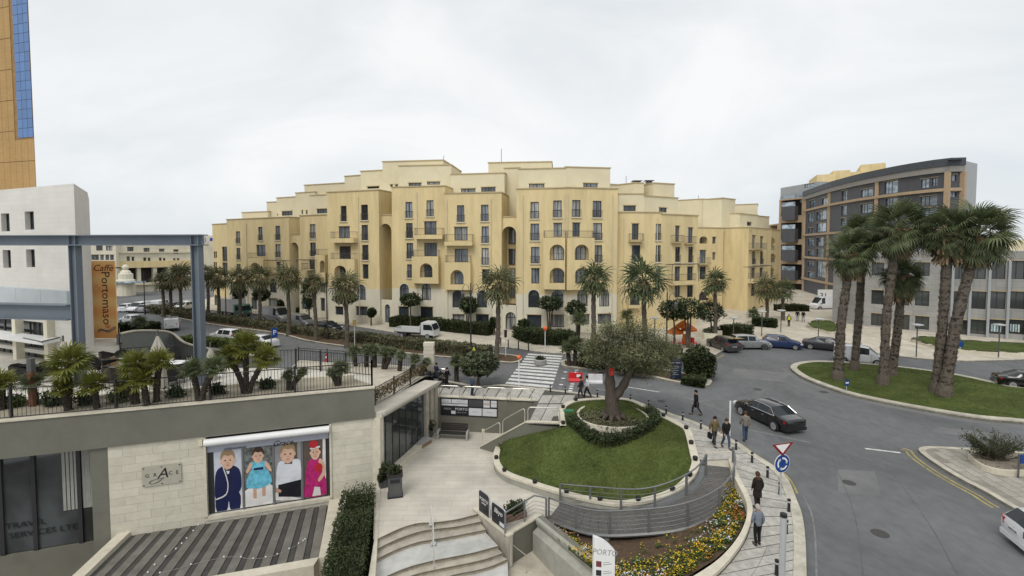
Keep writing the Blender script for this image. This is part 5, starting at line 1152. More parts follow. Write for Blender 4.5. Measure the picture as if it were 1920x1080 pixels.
fence('far black railing along the street side of the walkway', [at(560,676,.25), at(640,682,.25), at(700,690,.25), at(775,699,.25)], 1.3, .24, 5)
fence('black railing at the back of the cafe terrace', [at(500,692,ZT), at(560,692,ZT), at(640,700,ZT), at(697,706,ZT)], 1.35, .24, 5)
fence('black railing in front of the curved ramp wall', [at(224,640,ZT), at(229,684,ZT), at(330,677,ZT), at(430,690,ZT), at(500,692,ZT)], 1.2, .26, 6)
# ---- curved grey wall of the car ramp
rw = cat_poly([at(*p) for p in ((226,627,4.3),(262,621,3.9),(318,624,2.9),(345,643,2.2),(390,655,1.7),(440,663,1.3),(500,672,.8))],5)
wl = thing('ramp_wall', 'curved dark grey wall around the car ramp beyond the terrace', 'wall', tuple(rw[8]), world=True)
b = MB(); b.prism([(p.x,p.y) for p in rw+offset(rw,.3)[::-1]], -.2, [p.z for p in rw]+[p.z for p in rw[::-1]]); b.build('wall_body', mat('dark_grey_panel',(.19,.2,.185),.7,.1), wl)
b = MB(); b.tube([p+Vector((0,0,.06)) for p in rw], .12, 6); b.build('coping', m_coping, wl)
rw2 = cat_poly([at(*p) for p in ((536,690,2.6),(548,702,2.3),(575,712,2.0),(620,716,1.7))],5)
# ---- pergola of blue steel
pa, pb = at(151,720,ZT), at(377,731,ZT); dp = (pb-pa); dp.z = 0; dp.normalize(); zt1, zt2 = atY(146,446,pa.y).z, atY(367,434,pb.y).z; zt_ = (zt1+zt2)/2
pg = thing('pergola', 'tall blue grey steel portal frame standing over the cafe terrace', 'pergola', tuple(pa), world=True)
angp = math.atan2(dp.y, dp.x)
def hbeam(b, c, h, w=.52, d=.40):
    b.cbox(c, .07, d, h, angp) if False else None
    for s in (-1,1): b.cbox(c+Vector((math.cos(angp),math.sin(angp),0))*s*(w/2-.03), .06, d, h, angp)
    b.cbox(c, w-.13, .06, h, angp)
for p in (pa, pb): b = MB(); hbeam(b, p, zt_-ZT-.02); b.build('steel_post', m_bluesteel, pg)
q0, q1 = pa-dp*14, pb+dp*.45; nn = Vector((dp.y,-dp.x,0))
for z0, z1, o in ((zt_-.65,zt_-.59,.38),(zt_-.06,zt_,.38),(zt_-.59,zt_-.06,.04)):
    MB().prism([(p.x,p.y) for p in (q0+nn*o, q1+nn*o, q1-nn*o, q0-nn*o)], z0, z1, bot=True).build('steel_beam', m_bluesteel, pg)
zb0, zb1 = atY(60,600,pa.y).z, atY(60,571,pa.y).z
q1 = pa-dp*.42
for z0, z1, o in ((zb0,zb0+.06,.34),(zb1-.06,zb1,.34),(zb0+.06,zb1-.06,.05)):
    MB().prism([(p.x,p.y) for p in (q0+nn*o, q1+nn*o, q1-nn*o, q0-nn*o)], z0, z1, bot=True).build('steel_beam', m_bluesteel, pg)
# ---- cafe banner
ba, bb = Vector(atY(175,635,40)), None; Yb = at(177,636,ZT).y; bt = atY(171,488,Yb); bbm = atY(221,632,Yb); 
bx0, bx1 = atY(173,560,Yb).x, atY(218,560,Yb).x; zb0, zb1 = atY(196,634,Yb).z, atY(196,489,Yb).z
bn = thing('banner', 'tall orange cafe banner beside the white stone building', 'banner', ((bx0+bx1)/2,Yb,ZT), world=True)
m, t, p = nodes('orange_banner_print'); p.inputs['Roughness'].default_value = .6
c_ = t.nodes.new('ShaderNodeTexCoord'); w_ = t.nodes.new('ShaderNodeTexWave'); w_.bands_direction = 'Z'; w_.inputs['Scale'].default_value = .16; w_.inputs['Distortion'].default_value = 2.0; w_.inputs['Detail'].default_value = 1; t.links.new(c_.outputs['Object'], w_.inputs[0])
r_ = t.nodes.new('ShaderNodeValToRGB'); r_.color_ramp.elements[0].color = (.86,.42,.15,1); r_.color_ramp.elements[1].color = (.9,.6,.25,1); t.links.new(w_.outputs[0], r_.inputs[0]); t.links.new(r_.outputs[0], p.inputs['Base Color'])
obj('banner_sheet', MB().box(bx0,Yb-.05,zb0,bx1,Yb+.05,zb1).mesh('banner_sheet', m), bn)
FX = frame_rot((1,0,0),(0,0,1)); m_ink = fc('banner_ink',(.06,.03,.03)); wB = bx1-bx0
text('Caffè', wB*.38, bn, m_ink, ((bx0+bx1)/2, Yb-.06, zb1-wB*.42), FX, shear=.3, sx=1.05)
text('Portomaso', wB*.5, bn, m_ink, (bx0+wB*.44, Yb-.06, lerp(zb0,zb1,.52)), frame_rot((0,0,-1),(1,0,0)), sx=1.0)
m_swirl = fc('banner_swirl',(.74,.42,.22)); m_wave = fc('banner_wave',(.13,.13,.16))
def spiral(cx, cz, r, m): MB().tube([Vector((cx+r*t/14*math.cos(t*.9), Yb-.06, cz+r*t/14*math.sin(t*.9))) for t in range(2,15)], .03, 4).build('swirl', m, bn)
spiral(bx0+wB*.25, lerp(zb0,zb1,.66), wB*.2, m_swirl); spiral(bx0+wB*.62, lerp(zb0,zb1,.165), wB*.12, fc('banner_red',(.5,.1,.04)))
for k in range(3): MB().tube([Vector((bx0+wB*(.2+.75*i/10), Yb-.06, lerp(zb0,zb1,.075+.012*k)+.12*math.sin(i*.75+k*.3)+.25*i/10)) for i in range(11)], .03, 4).build('wave_line', m_wave, bn)
for y in (502,533,601): z = atY(190,y,Yb).z; MB().tube([(bx0-1.3,Yb+.3,z),(bx1+.45 if y == 502 else bx0,Yb+.08,z)], .05, 5).build('bracket', m_iron, bn)
# ---- low planter wall along the front railing
pw_ = [ff.P(ff.L-30,ZT,2.3), ff.P(ff.L-10.6,ZT,2.0), ff.P(ff.L-6,ZT,2.3), ff.P(ff.L-1.2,ZT,2.0)]
P_ = resample(cat_poly(pw_,6), 30); wl = thing('planter_wall', 'low cream planter wall behind the front terrace railing', 'wall', tuple(P_[15]), world=True)
MB().prism([(p.x,p.y) for p in P_+offset(P_,.3)[::-1]], ZT-.02, ZT+.45).build('wall_body', m_coping, wl)
b = MB(); b.strip([Vector((p.x,p.y,ZT+.22)) for p in resample(fl,30)], [Vector((p.x,p.y,ZT+.25)) for p in P_]); b.build('planter_soil', mat('planter_pebbles',(.36,.32,.24),.9,.35,25), kind='structure')
mid = [at(x,y,ZT) for x, y in ((225,696),(300,693),(345,692),(400,690))]; mid = cat_poly(mid,4)
wl = thing('brick_planter', 'low reddish planter wall in the middle of the cafe terrace', 'planter', tuple(mid[4]), world=True)
MB().prism([(p.x,p.y) for p in mid+offset(mid,.6)[::-1]], ZT, ZT+.55).build('wall_body', mat('red_brown_brick',(.22,.12,.075),.9,.2,6), wl); MB().prism([(p.x,p.y) for p in offset(mid,-.06)+offset(mid,.66)[::-1]], ZT+.55, ZT+.63, bot=True).build('coping', m_coping, wl)
# low fascia awning on the cafe front
z0_, = (atY(60,650,36).z,)
aw = thing('awning', 'white slanting awning over the cafe windows', 'awning', tuple(fw.P(fw.L-3,ZT,.5)), world=True)
u0, u1 = fw.L-18, fw.uz(112,640)[0]+.3; zh = fw.uz(60,640,1.0)[1]+.2
q = [fw.P(u0,zh,-.1), fw.P(u1,zh,-.1), fw.P(u1,zh-.12,-1.1), fw.P(u0,zh-.12,-1.1)]
b = MB(); b.add(q+[p-Vector((0,0,.22)) for p in q], [(3,2,1,0),(4,5,6,7),(0,1,5,4),(1,2,6,5),(2,3,7,6),(3,0,4,7)]); b.build('canvas', m_white, aw)
MB().tube([q[2]+Vector((0,0,.05)), q[1]+Vector((0,0,.05))], .05, 5).build('arm', m_irongrey, aw); MB().tube([q[2], fw.P(u1-3,ZT+1.9,-.9)], .05, 5).build('arm', m_irongrey, aw)
# ================================================================ VEGETATION
m_trunk = mat('palm_trunk_bark', (.115,.097,.078), .95, .4, 6, .8, 25, spec=.1, stretch=(1,1,2.5))
m_trunk2 = mat('dark_fibrous_trunk', (.05,.042,.034), .95, .4, 8, .8, 25, spec=.1)
m_skirt = mat('dead_frond_skirt', (.20,.145,.085), .95, .3, 5, spec=.1)
m_frond = leafmat('palm_frond', (.042,.062,.026), (.165,.19,.09), .35, .45, .2, .5)
m_frond2 = leafmat('yellow_green_frond', (.06,.075,.012), (.19,.195,.035), .8, .5, .2, .5)
m_frond3 = leafmat('far_palm_frond', (.06,.068,.028), (.17,.165,.08), .5, .5, .12, .5)
m_hedge = leafmat('hedge_leaf', (.016,.026,.010), (.052,.068,.022), .8, .6, .1, .6)
m_hedge2 = leafmat('grey_green_hedge_leaf', (.05,.055,.028), (.155,.155,.085), .7, .7, .1, .7)
m_hedge3 = leafmat('bright_hedge_leaf', (.06,.085,.02), (.15,.19,.05), .8, .6, .2, .6)
m_olive = leafmat('olive_leaf', (.052,.060,.027), (.19,.195,.10), .55, .6, .15, .75)
m_topi = leafmat('clipped_tree_leaf', (.018,.030,.012), (.055,.075,.028), .9, .6, .12, .6)
m_bark = mat('grey_bark', (.088,.072,.058), .95, .4, 5, .9, 14, spec=.1, stretch=(2.5,2.5,.6))
m_stem = mat('thin_stem_bark', (.10,.08,.06), .95, .25, 6, spec=.1)
def leaf(b, c, s, m=0, asp=.45):
    a, t = rnd.uniform(0,6.283), rnd.gauss(.2,.6); ca, sa, ct, st = math.cos(a), math.sin(a), math.cos(t), math.sin(t)
    u = Vector((ca*ct, sa*ct, st))*s; v = Vector((-sa, ca, rnd.gauss(0,.5)))*s*asp
    b.add([c-u, c+v*.9, c+u, c-v*.9], [(0,1,2,3)], m)
def cloud(b, c, r, n, s, m=0, lump=.35, shell=.45, seed=0, flat=0, asp=.45):
    c = Vector(c)
    for i in range(n):
        d = Vector((rnd.gauss(0,1), rnd.gauss(0,1), rnd.gauss(0,1))).normalized()
        if flat and d.z < -flat: d.z *= .3; d.normalize()
        k = 1+lump*noise.noise(d*2.3+Vector((seed,seed*.7,0)))*1.4; t = (shell+(1-shell)*rnd.random()**.6)*k
        leaf(b, c+Vector((d.x*r[0], d.y*r[1], d.z*r[2]))*t, s*rnd.uniform(.6,1.3), m, asp)
def frond_mesh(name, pet, fan, nb, m, droop=.5, curl=.35):
    b = MB(); up = Vector((0,0,1))
    ts = [Vector((pet*t, 0, .12*pet*math.sin(t*2.2)-.05*t*t*pet)) for t in (0,.35,.7,1)]
    b.tube(ts, [.05,.035,.028,.02], 3, cap=False)
    hub = ts[-1]
    for i in range(nb):
        a = lerp(-2.0, 2.0, i/(nb-1)); L_ = fan*(1-.22*abs(a)/2.0)*rnd.uniform(.85,1.1); d = Vector((math.cos(a), math.sin(a), .12-.25*abs(math.sin(a))))
        side = Vector((-math.sin(a), math.cos(a), 0)); w = fan*(.05 if nb > 20 else .075)
        p1 = hub+d*L_*.5; p2 = hub+d*L_*.8-up*L_*droop*.14; p3 = hub+d*L_*.97-up*L_*droop*rnd.uniform(.3,.62)
        b.add([hub, p1-side*w*.8+up*.02, p1+side*w*.8+up*.02, p2-side*w*.5, p2+side*w*.5, p3], [(0,1,2),(1,3,4,2),(3,5,4)])
    return b.mesh(name, m, uv=False)
def crown_frames(n, lo=-.9, hi=1.3, seed=1):
    r = random.Random(seed); out = []
    for i in range(n):
        az = i*2.39996+r.uniform(-.2,.2); el = lerp(hi, lo, (i/(n-1))**.85)+r.uniform(-.1,.1); out.append((az, el, r.uniform(.88,1.12), r.uniform(-.5,.5)))
    return out
def frond_matrix(az, el, s, roll, p):
    return Matrix.Translation(p) @ Matrix.Rotation(az,4,'Z') @ Matrix.Rotation(-el,4,'Y') @ Matrix.Rotation(roll,4,'X') @ Matrix.Scale(s,4)
def trunk_mb(P, r0, r1, skirt=1., n=9, sk=.0):
    b = MB(); Q = resample(cat_poly(P,5), 26); rs = []
    for i, p in enumerate(Q):
        t = i/25; r = lerp(r0, r1, t)*(1+.35*max(0,.12-t)/.12)*(1+.09*math.sin(i*2.4)+rnd.uniform(-.05,.05)); 
        if t > .82: r *= 1+sk*(t-.82)/.18
        rs.append(r)
    b.tube(Q, rs, n)
    for i in range(int(90*skirt)):                                # leaf boots standing off the trunk
        t = rnd.uniform(.05,.97); q = Q[int(t*25)]; a = rnd.uniform(0,6.283); r = lerp(r0,r1,t); d = Vector((math.cos(a), math.sin(a), 0)); s = r*.42
        p = q+d*r*.95+Vector((0,0,rnd.uniform(-.15,.15))); sd_ = Vector((-d.y,d.x,0))*s*.5
        b.add([p-sd_, p+sd_, p+d*s*.9+Vector((0,0,s*.9))], [(0,1,2)])
    return b
FR_BIG = [frond_mesh('frond', 1.5, 1.4, 24, m_frond, d_) for d_ in (.7,.95,1.15)]
FR_SM = [frond_mesh('frond', .45, .62, 14, m_frond2, .25) for _ in range(3)]
FR_SMD = [frond_mesh('frond', .45, .62, 14, m_frond, .3) for _ in range(2)]
def joined_crown(name, meshes, frames, m):
    b = MB()
    for k, fr in enumerate(frames):
        me = meshes[k%len(meshes)]; M = frond_matrix(*fr, Vector((0,0,0))); b.add([M @ v.co for v in me.vertices], [tuple(p.vertices) for p in me.polygons])
    return b.mesh(name, m, uv=False)
FR_FAR = [frond_mesh('frond', 1.0, 1.15, 11, m_frond3, .75) for _ in range(2)]
CR_FAR = [joined_crown('crown', FR_FAR, crown_frames(30, -1.0, 1.3, s), m_frond3) for s in (1,2,3)]
CR_FARD = [joined_crown('crown', FR_FAR, crown_frames(34, -.9, 1.3, s), m_frond) for s in (4,5)]
def skirt_mb(p, r, h, n=110):
    b = MB()
    for i in range(n):
        a = rnd.uniform(0,6.283); d = Vector((math.cos(a), math.sin(a), 0)); z = rnd.uniform(-h,0); q = p+d*r*rnd.uniform(.4,.8)*(1+.6*(z+h)/h)+Vector((0,0,z+.3)); sd_ = Vector((-d.y,d.x,0))*.12
        b.add([q-sd_, q+sd_, q+d*.35+sd_*.4-Vector((0,0,rnd.uniform(.5,.9))), q+d*.3-sd_*.5-Vector((0,0,.7))], [(0,1,2,3)])
    return b
# --- six tall palms on the roundabout
BIG = [((1571,706),(1597,478),1.0,'leaning stout palm nearest the left tip of the roundabout'),((1602,692),(1618,442),.95,'slim upright palm just behind the leftmost leaning one on the roundabout'),
       ((1655,720),(1684,432),1.1,'tall palm in the middle of the roundabout with a wide bright crown'),((1671,706),(1692,520),.85,'short dark palm tucked below the tall middle crown on the roundabout'),
       ((1755,736),(1778,440),.98,'tall palm of the joined pair at the right of the roundabout, standing straight'),((1769,741),(1834,446),1.16,'palm of the joined pair at the right of the roundabout, leaning outwards')]
for k, (bp, cp, s, lab) in enumerate(BIG):
    q = at(*bp, .55); q.z = (rbz(q.x,q.y) or .5)-.05; c = atY(*cp, q.y+rnd.uniform(-.3,.3))
    t = thing('palm_tree', lab, 'palm tree', tuple(q), group='tall palms on the roundabout', world=True)
    mid = q.lerp(c,.5)+Vector((-.25 if k in (0,2,5) else .1,0,0)); trunk_mb([q, q.lerp(mid,.5)+Vector((.0,0,0)), mid, c], .40 if k in (0,5) else .34, .30, 7, 10, .35).build('trunk', m_trunk, t)
    skirt_mb(c, .8*s, 2.0, 200).build('dead_frond_skirt', m_skirt, t, uv=False)
    for j, fr in enumerate(crown_frames(54, -1.3, 1.4, k+3)):
        o = obj('frond', FR_BIG[j%3], t); az, el, sc, ro = fr; o.matrix_basis = frond_matrix(az, el, sc*s*.84*rnd.uniform(.8,1.12), ro*1.4, c+Vector((0,0,.15)))
# --- street palms: trunk and joined crown
def street_palm(bp, cp, rpx, label, dark=False, z=.15, tr=.27, grp='palms along the street', Y=None):
    q = at(*bp, z); 
    if Y: q = atY(bp[0], bp[1], Y); q.z = z
    c = atY(*cp, q.y); t = thing('palm_tree', label, 'palm tree', tuple(q), group=grp)
    R = c-q; trunk_mb([Vector((0,0,-.1)), R*.35+Vector((.1,0,0)), R*.7, R], tr, tr*.85, .6, 8, .25).build('trunk', m_trunk, t)
    skirt_mb(R, .5, .9, 50).build('dead_frond_skirt', m_skirt, t, uv=False)
    s = rpx/FOC*q.y/1.75; o = obj('crown', rnd.choice(CR_FARD if dark else CR_FAR), t, tuple(R), rnd.uniform(0,6)); o.scale = (s,s,s)
for bp, cp, r, l, d in [((306,592),(305,527),20,'small palm by the car park, first right of the orange banner',0),((319,591),(320,530),17,'thin palm between two others left of the blue steel post',0),((338,593),(338,518),26,'bushy palm just left of the right blue steel post',0),((390,585),(389,512),16,'slender palm in front of the far corner of the ochre building',0),
   ((410,596),(409,523),24,'palm on the median just right of the blue steel post',0),((449,604),(450,524),26,'palm on the median in front of the white box truck',0),((486,609),(487,522),26,'palm on the median beside the green fronted truck',0),((541,628),(540,522),28,'palm on the median in front of the grey van',0),
   ((592,638),(588,532),23,'palm on the median beside the dark blue car',0),((650,650),(648,538),31,'palm on the median with a clipped tree behind its crown',0),((930,672),(936,535),38,'tall palm at the end of the median by the zebra crossing',0),
   ((1110,676),(1114,526),36,'palm on the planted median behind the olive tree',1),((1208,684),(1207,532),46,'large palm behind the olive tree crown, nearest the ochre wing',1),((1340,636),(1341,530),27,'palm in front of the recessed balconies of the ochre building',1),((1437,604),(1438,541),27,'palm by the arched corner of the ochre building',0),((1468,600),(1467,545),22,'palm between the ochre building and the dark apartment block',1)]:
    street_palm(bp, cp, r, l, d)
# --- fan palms on the cafe terrace and by the walkway
def fan_palm(bp, z, heads, label, grp, mats=FR_SM, tr=.15, n=25, Y=None, sub=True):
    q = at(*bp, z); t = thing('fan_palm', label, 'palm', tuple(q), group=grp)
    for (hx, hy, rpx) in heads:
        c = atY(hx, hy, q.y+rnd.uniform(-.25,.25))-q; trunk_mb([Vector((c.x*.1,0,-.1)), Vector((c.x*.4,c.y*.5,c.z*.4)), c], tr, tr*1.05, .9, 7, .2).build('trunk', m_trunk2, t)
        s = rpx/FOC*q.y/1.12*rnd.uniform(.82,1.08)
        for j, fr in enumerate(crown_frames(n, -.55, 1.25, int(hx)+j if False else int(hx))):
            o = obj('frond', mats[j%len(mats)], t); az, el, sc, ro = fr; o.matrix_basis = frond_matrix(az, el, sc*s, ro, c)
G1 = 'fan palms behind the front terrace railing'
for bp, hs, l, mm in [((4,768),[(2,722,44)],'fan palm at the very left end of the terrace railing',FR_SM),((70,758),[(60,718,26)],'low fan palm beside the rusty post on the terrace',FR_SMD),((128,768),[(128,682,48),(118,728,34)],'tall thick fan palm beside the left blue steel post',FR_SM),((182,764),[(176,722,34)],'stubby fan palm just right of the left blue steel post',FR_SM),
   ((256,756),[(252,685,40),(232,722,30)],'two headed fan palm left of the closed umbrella',FR_SM),((292,752),[(298,682,34)],'fan palm in front of the closed umbrella',FR_SM),((276,757),[(268,712,36)],'low yellow green fan palm below the two headed one',FR_SM),
   ((374,748),[(360,694,32),(402,690,36)],'V shaped fan palm at the foot of the right blue steel post',FR_SMD),((462,736),[(432,672,40),(460,652,44),(498,672,38)],'largest fan palm cluster with three heads on the terrace',FR_SM),((542,730),[(541,704,20),(566,700,17)],'small pair of fan palm heads near the terrace corner',FR_SMD),((634,722),[(638,692,26),(622,700,18)],'rounded fan palm just inside the terrace corner',FR_SMD)]:
    fan_palm(bp, ZT+.25, hs, l, G1, mm)
for x, y, r, l in ((28,762,20,'low dark shrub near the left end of the terrace railing'),(100,760,24,'low dark shrub left of the thick fan palm behind the terrace railing'),(158,758,22,'low dark shrub right of the thick fan palm behind the terrace railing'),(222,752,20,'low dark shrub left of the two headed fan palm behind the terrace railing'),(330,744,18,'low dark shrub between umbrella and right blue post'),(408,738,16,'low dark shrub right of the V shaped fan palm'),(500,728,15,'low dark shrub right of the largest fan palm cluster')):
    q = at(x, y, ZT+.25); k = q.y/FOC; t = thing('shrub', l, 'shrub', tuple(q), group='low shrubs behind the terrace railing'); b = MB(); cloud(b, (0,0,r*k*.5), (r*k,r*k*.7,r*k*.75), 620, .11, 0, .6, .2, x); b.build('foliage', m_hedge3 if x in (28,222) else m_topi, t, uv=False)
G2 = 'fan palms along the street side of the walkway'
for i, (bp, hs) in enumerate([((668,692),[(664,660,22)]),((686,694),[(688,657,22)]),((703,695),[(702,658,20)]),((718,700),[(722,662,20),(735,662,18)]),((748,704),[(752,668,20)]),((770,705),[(778,674,20)]),((785,712),[(800,680,17)])]):
    fan_palm(bp, .2, hs, ORD[i]+' small fan palm in the row between walkway and street, counted from the terrace', G2, FR_SMD, .2, 18)
fan_palm((856,714), .15, [(856,678,24)], 'single small palm by the promenade next to the shaggy tree', 'fan palms by the promenade', FR_SMD, .2, 22)
G3 = 'small palms on the planted median'
for i, (bp, hs) in enumerate([((1068,685),[(1064,655,20)]),((1078,684),[(1079,645,24)]),((1088,686),[(1092,655,20)]),((1104,690),[(1106,650,22)])]):
    fan_palm(bp, .2, hs, ORD[i]+' small dark palm from the crossing on the planted median', G3, FR_SMD, .2, 20)
for bp, hs, l in [((1084,640),[(1086,600,26)],'dark spiky palm in front of the white base left of the olive tree'),((1176,625),[(1176,592,20)],'spiky palm in front of the yellow wing behind the olive tree'),((1412,605),[(1412,590,16)],'low palm shrub beside the arched corner entrance'),((262,622),[(262,606,18)],'low palm between the parked white car and white van')]:
    fan_palm(bp, .15 if bp[0] > 300 else .6, hs, l, 'low spiky palms near buildings', FR_SMD, .2, 20)
# --- round headed clipped trees
def topiary(bp, c, r, label, z=.15, n=1400, s=.2, stems=1, m=None, grp='round clipped street trees'):
    q = at(*bp, z); cc = atY(*c, q.y); k = q.y/FOC; t = thing('clipped_tree', label, 'tree', tuple(q), group=grp)
    C_ = cc-q
    for j in range(stems):
        o = (j-(stems-1)/2)*.5; MB().tube([Vector((o*.2,0,-.1)), Vector((o*.5,.1*o,C_.z*.5)), Vector((C_.x+o,0,C_.z))], [.14,.1,.07], 6).build('trunk', m_stem, t)
    b = MB(); cloud(b, C_, (r[0]*k, r[0]*k, r[1]*k), n, s, 0, .25, .55, bp[0]); b.build('crown', m or m_topi, t, uv=False)
for bp, c, r, l, st in [((770,615),(770,562),(21,13),'flat topped clipped tree in front of the tall arched recess',1),((877,619),(879,572),(18,17),'round clipped tree behind the twin lantern',2),((1030,627),(1031,568),(25,14),'wide clipped tree right of the arched entrance',3),((1081,632),(1080,578),(19,15),'clipped ball tree left of the olive tree',1),
   ((1264,648),(1262,582),(26,20),'dark clipped tree just right of the large palm',1),((1290,652),(1288,578),(36,21),'broad flat tree over the orange umbrellas',3),((1333,632),(1331,584),(26,20),'clipped tree right of the orange umbrellas',1),((580,602),(579,552),(13,30),'tall dark bush tree behind the grey estate car',1),((648,611),(648,558),(22,14),'clipped ball tree behind the median palm crown',1),
   ((448,590),(448,548),(14,14),'small clipped tree behind the first truck',1),((488,592),(490,553),(15,12),'small clipped tree behind the green fronted truck',1),((526,597),(526,572),(6,10),'thin potted bush by the grey van',1),((696,610),(697,586),(8,9),'small bush beside the tall recess entrance',1),((988,630),(983,607),(11,9),'small round bush right of the arched entrance',1),((926,628),(925,605),(8,10),'small bush left of the arched entrance',1)]:
    topiary(bp, c, r, l, stems=st)
topiary((897,722),(897,682),(37,23),'shaggy low tree by the road behind the promenade', .15, 3200, .2, 1, leafmat('shaggy_tree_leaf',(.035,.048,.024),(.12,.14,.075),.8,.6,.1,.6), 'shaggy trees')
topiary((1312,706),(1311,682),(31,34),'dense bush right of the dark blue signboard', .15, 4200, .17, 1, m_hedge, 'bushes on the planted median')
topiary((1262,682),(1256,662),(26,18),'bush behind the dark blue signboard', .15, 2200, .2, 1, m_hedge2, 'bushes on the planted median')
topiary((1130,690),(1125,672),(40,16),'low shrub under the olive tree crown on the planted median', .15, 2200, .18, 1, m_hedge, 'bushes on the planted median')
topiary((1190,700),(1190,682),(45,16),'low dark shrub right of the olive trunk on the planted median', .15, 2200, .18, 1, m_hedge, 'bushes on the planted median')
# --- hedges
def hedge(P, w, h, label, m=None, n=2600, s=.13, z=.1, taper=.9, grp='clipped hedges'):
    P = resample(P, max(8, int(plen(P)/.8))); t = thing('hedge', label, 'hedge', (P[0].x,P[0].y,z), group=grp, world=True)
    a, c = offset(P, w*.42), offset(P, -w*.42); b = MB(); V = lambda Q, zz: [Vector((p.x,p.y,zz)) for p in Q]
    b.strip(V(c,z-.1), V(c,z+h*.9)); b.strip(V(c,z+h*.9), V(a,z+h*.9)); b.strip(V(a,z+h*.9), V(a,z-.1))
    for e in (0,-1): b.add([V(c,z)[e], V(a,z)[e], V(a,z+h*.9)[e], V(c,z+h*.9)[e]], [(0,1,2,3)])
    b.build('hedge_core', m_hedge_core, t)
    b = MB(); tot = plen(P)
    for i in range(n):
        q = rnd.random()*(len(P)-1); j = min(int(q), len(P)-2); p = P[j].lerp(P[j+1], q-j); d = (P[j+1]-P[j]).normalized(); nn = Vector((-d.y,d.x,0))
        k = rnd.random(); hh = h*(1+.14*noise.noise(Vector((p.x*.7,p.y*.7,z))))
        if k < .45: off, zz = rnd.uniform(-.5,.5)*w, z+hh*rnd.uniform(.92,1.06)
        else: off, zz = (rnd.choice((-1,-1,-1,1)))*w*.5*rnd.uniform(.9,1.06), z+hh*rnd.random()
        if (j == 0 or j == len(P)-2) and rnd.random() < .4: off = rnd.uniform(-.5,.5)*w; zz = z+hh*rnd.random(); p = P[0] if j == 0 else P[-1]
        leaf(b, Vector((p.x,p.y,zz))+nn*off, s*rnd.uniform(.6,1.3))
    b.build('foliage', m or m_hedge, t, uv=False); return t
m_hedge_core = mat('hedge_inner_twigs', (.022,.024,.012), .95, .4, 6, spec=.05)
_hc2 = mat('dry_hedge_twigs', (.10,.088,.06), .95, .4, 6, spec=.05)
def PX(l, z=.1): return cat_poly([at(x,y,z) for x, y in l], 4)
mo = m_hedge_core; m_hedge_core = _hc2
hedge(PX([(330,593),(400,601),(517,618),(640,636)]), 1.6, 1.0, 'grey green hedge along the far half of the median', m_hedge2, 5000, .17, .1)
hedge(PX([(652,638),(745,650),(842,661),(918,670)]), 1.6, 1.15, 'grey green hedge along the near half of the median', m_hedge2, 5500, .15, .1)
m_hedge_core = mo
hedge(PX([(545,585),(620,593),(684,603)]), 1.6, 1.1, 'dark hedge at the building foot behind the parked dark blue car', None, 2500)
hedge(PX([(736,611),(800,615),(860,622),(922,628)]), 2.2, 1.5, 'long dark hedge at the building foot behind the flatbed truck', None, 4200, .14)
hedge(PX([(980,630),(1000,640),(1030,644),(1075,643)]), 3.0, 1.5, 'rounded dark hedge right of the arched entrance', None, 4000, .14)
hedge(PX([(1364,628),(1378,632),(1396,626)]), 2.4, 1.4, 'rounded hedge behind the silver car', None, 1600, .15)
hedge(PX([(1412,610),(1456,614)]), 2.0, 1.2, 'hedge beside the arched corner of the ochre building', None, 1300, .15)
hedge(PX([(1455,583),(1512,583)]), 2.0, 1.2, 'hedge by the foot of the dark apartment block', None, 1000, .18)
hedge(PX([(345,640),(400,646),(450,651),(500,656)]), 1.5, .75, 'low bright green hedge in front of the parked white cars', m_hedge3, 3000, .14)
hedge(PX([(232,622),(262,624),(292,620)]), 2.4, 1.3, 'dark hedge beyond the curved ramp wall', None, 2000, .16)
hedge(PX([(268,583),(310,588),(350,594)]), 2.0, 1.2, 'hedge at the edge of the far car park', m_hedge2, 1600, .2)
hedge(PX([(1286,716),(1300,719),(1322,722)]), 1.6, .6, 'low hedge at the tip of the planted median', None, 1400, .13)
h1, h2 = at(676,924,-2.3), at(653,1030,-2.3)
hedge([h1, h2, h2+(h2-h1)*.4], 1.75, 3.6, 'tall clipped hedge between the plank roof and the curved steps', None, 9000, .075, -5.6)
# --- olive tree in its round bed
TC = at(1149,782,.45); rx = 2.42; y0_, y1_ = at(1149,757,.5).y, at(1149,806,.5).y; ry = (y0_-y1_)/2; BC = Vector((TC.x,(y0_+y1_)/2,0))
def ringpts(k, z, n=36): return [Vector((BC.x+rx*k*math.cos(6.283*i/n), BC.y+ry*k*math.sin(6.283*i/n)*(1+.12*math.sin(6.283*i/n)), z)) for i in range(n+1)]
bed = thing('tree_planter', 'round stone planter ring around the olive trunk', 'planter', (BC.x,BC.y,.1), world=True)
b = MB(); b.strip(ringpts(1,.52), ringpts(.93,.52)); b.strip(ringpts(1,-1.2), ringpts(1,.52)); b.strip(ringpts(.93,.52), ringpts(.93,.2)); b.build('ring_wall', m_coping, bed)
b = MB(); b.add(ringpts(.94,.36)[:-1], [tuple(range(36))]); b.build('soil', m_soil, bed)
b = MB()
for i in range(2300):
    a = rnd.uniform(0,6.283); r = rnd.uniform(.3,.92)**.7
    leaf(b, Vector((BC.x+rx*r*math.cos(a), BC.y+ry*r*math.sin(a), .38+rnd.uniform(0,.16))), .1*rnd.uniform(.6,1.2))
b.build('ground_cover', m_hedge2, uv=False, kind='stuff')
rh = [p for p in ringpts(1.16,0)[18:36]]+[ringpts(1.16,0)[0], ringpts(1.16,0)[1], ringpts(1.16,0)[2]]
t = thing('hedge', 'low clipped hedge curving round the front of the olive planter', 'hedge', tuple(rh[9]), group='clipped hedges', world=True)
b = MB()
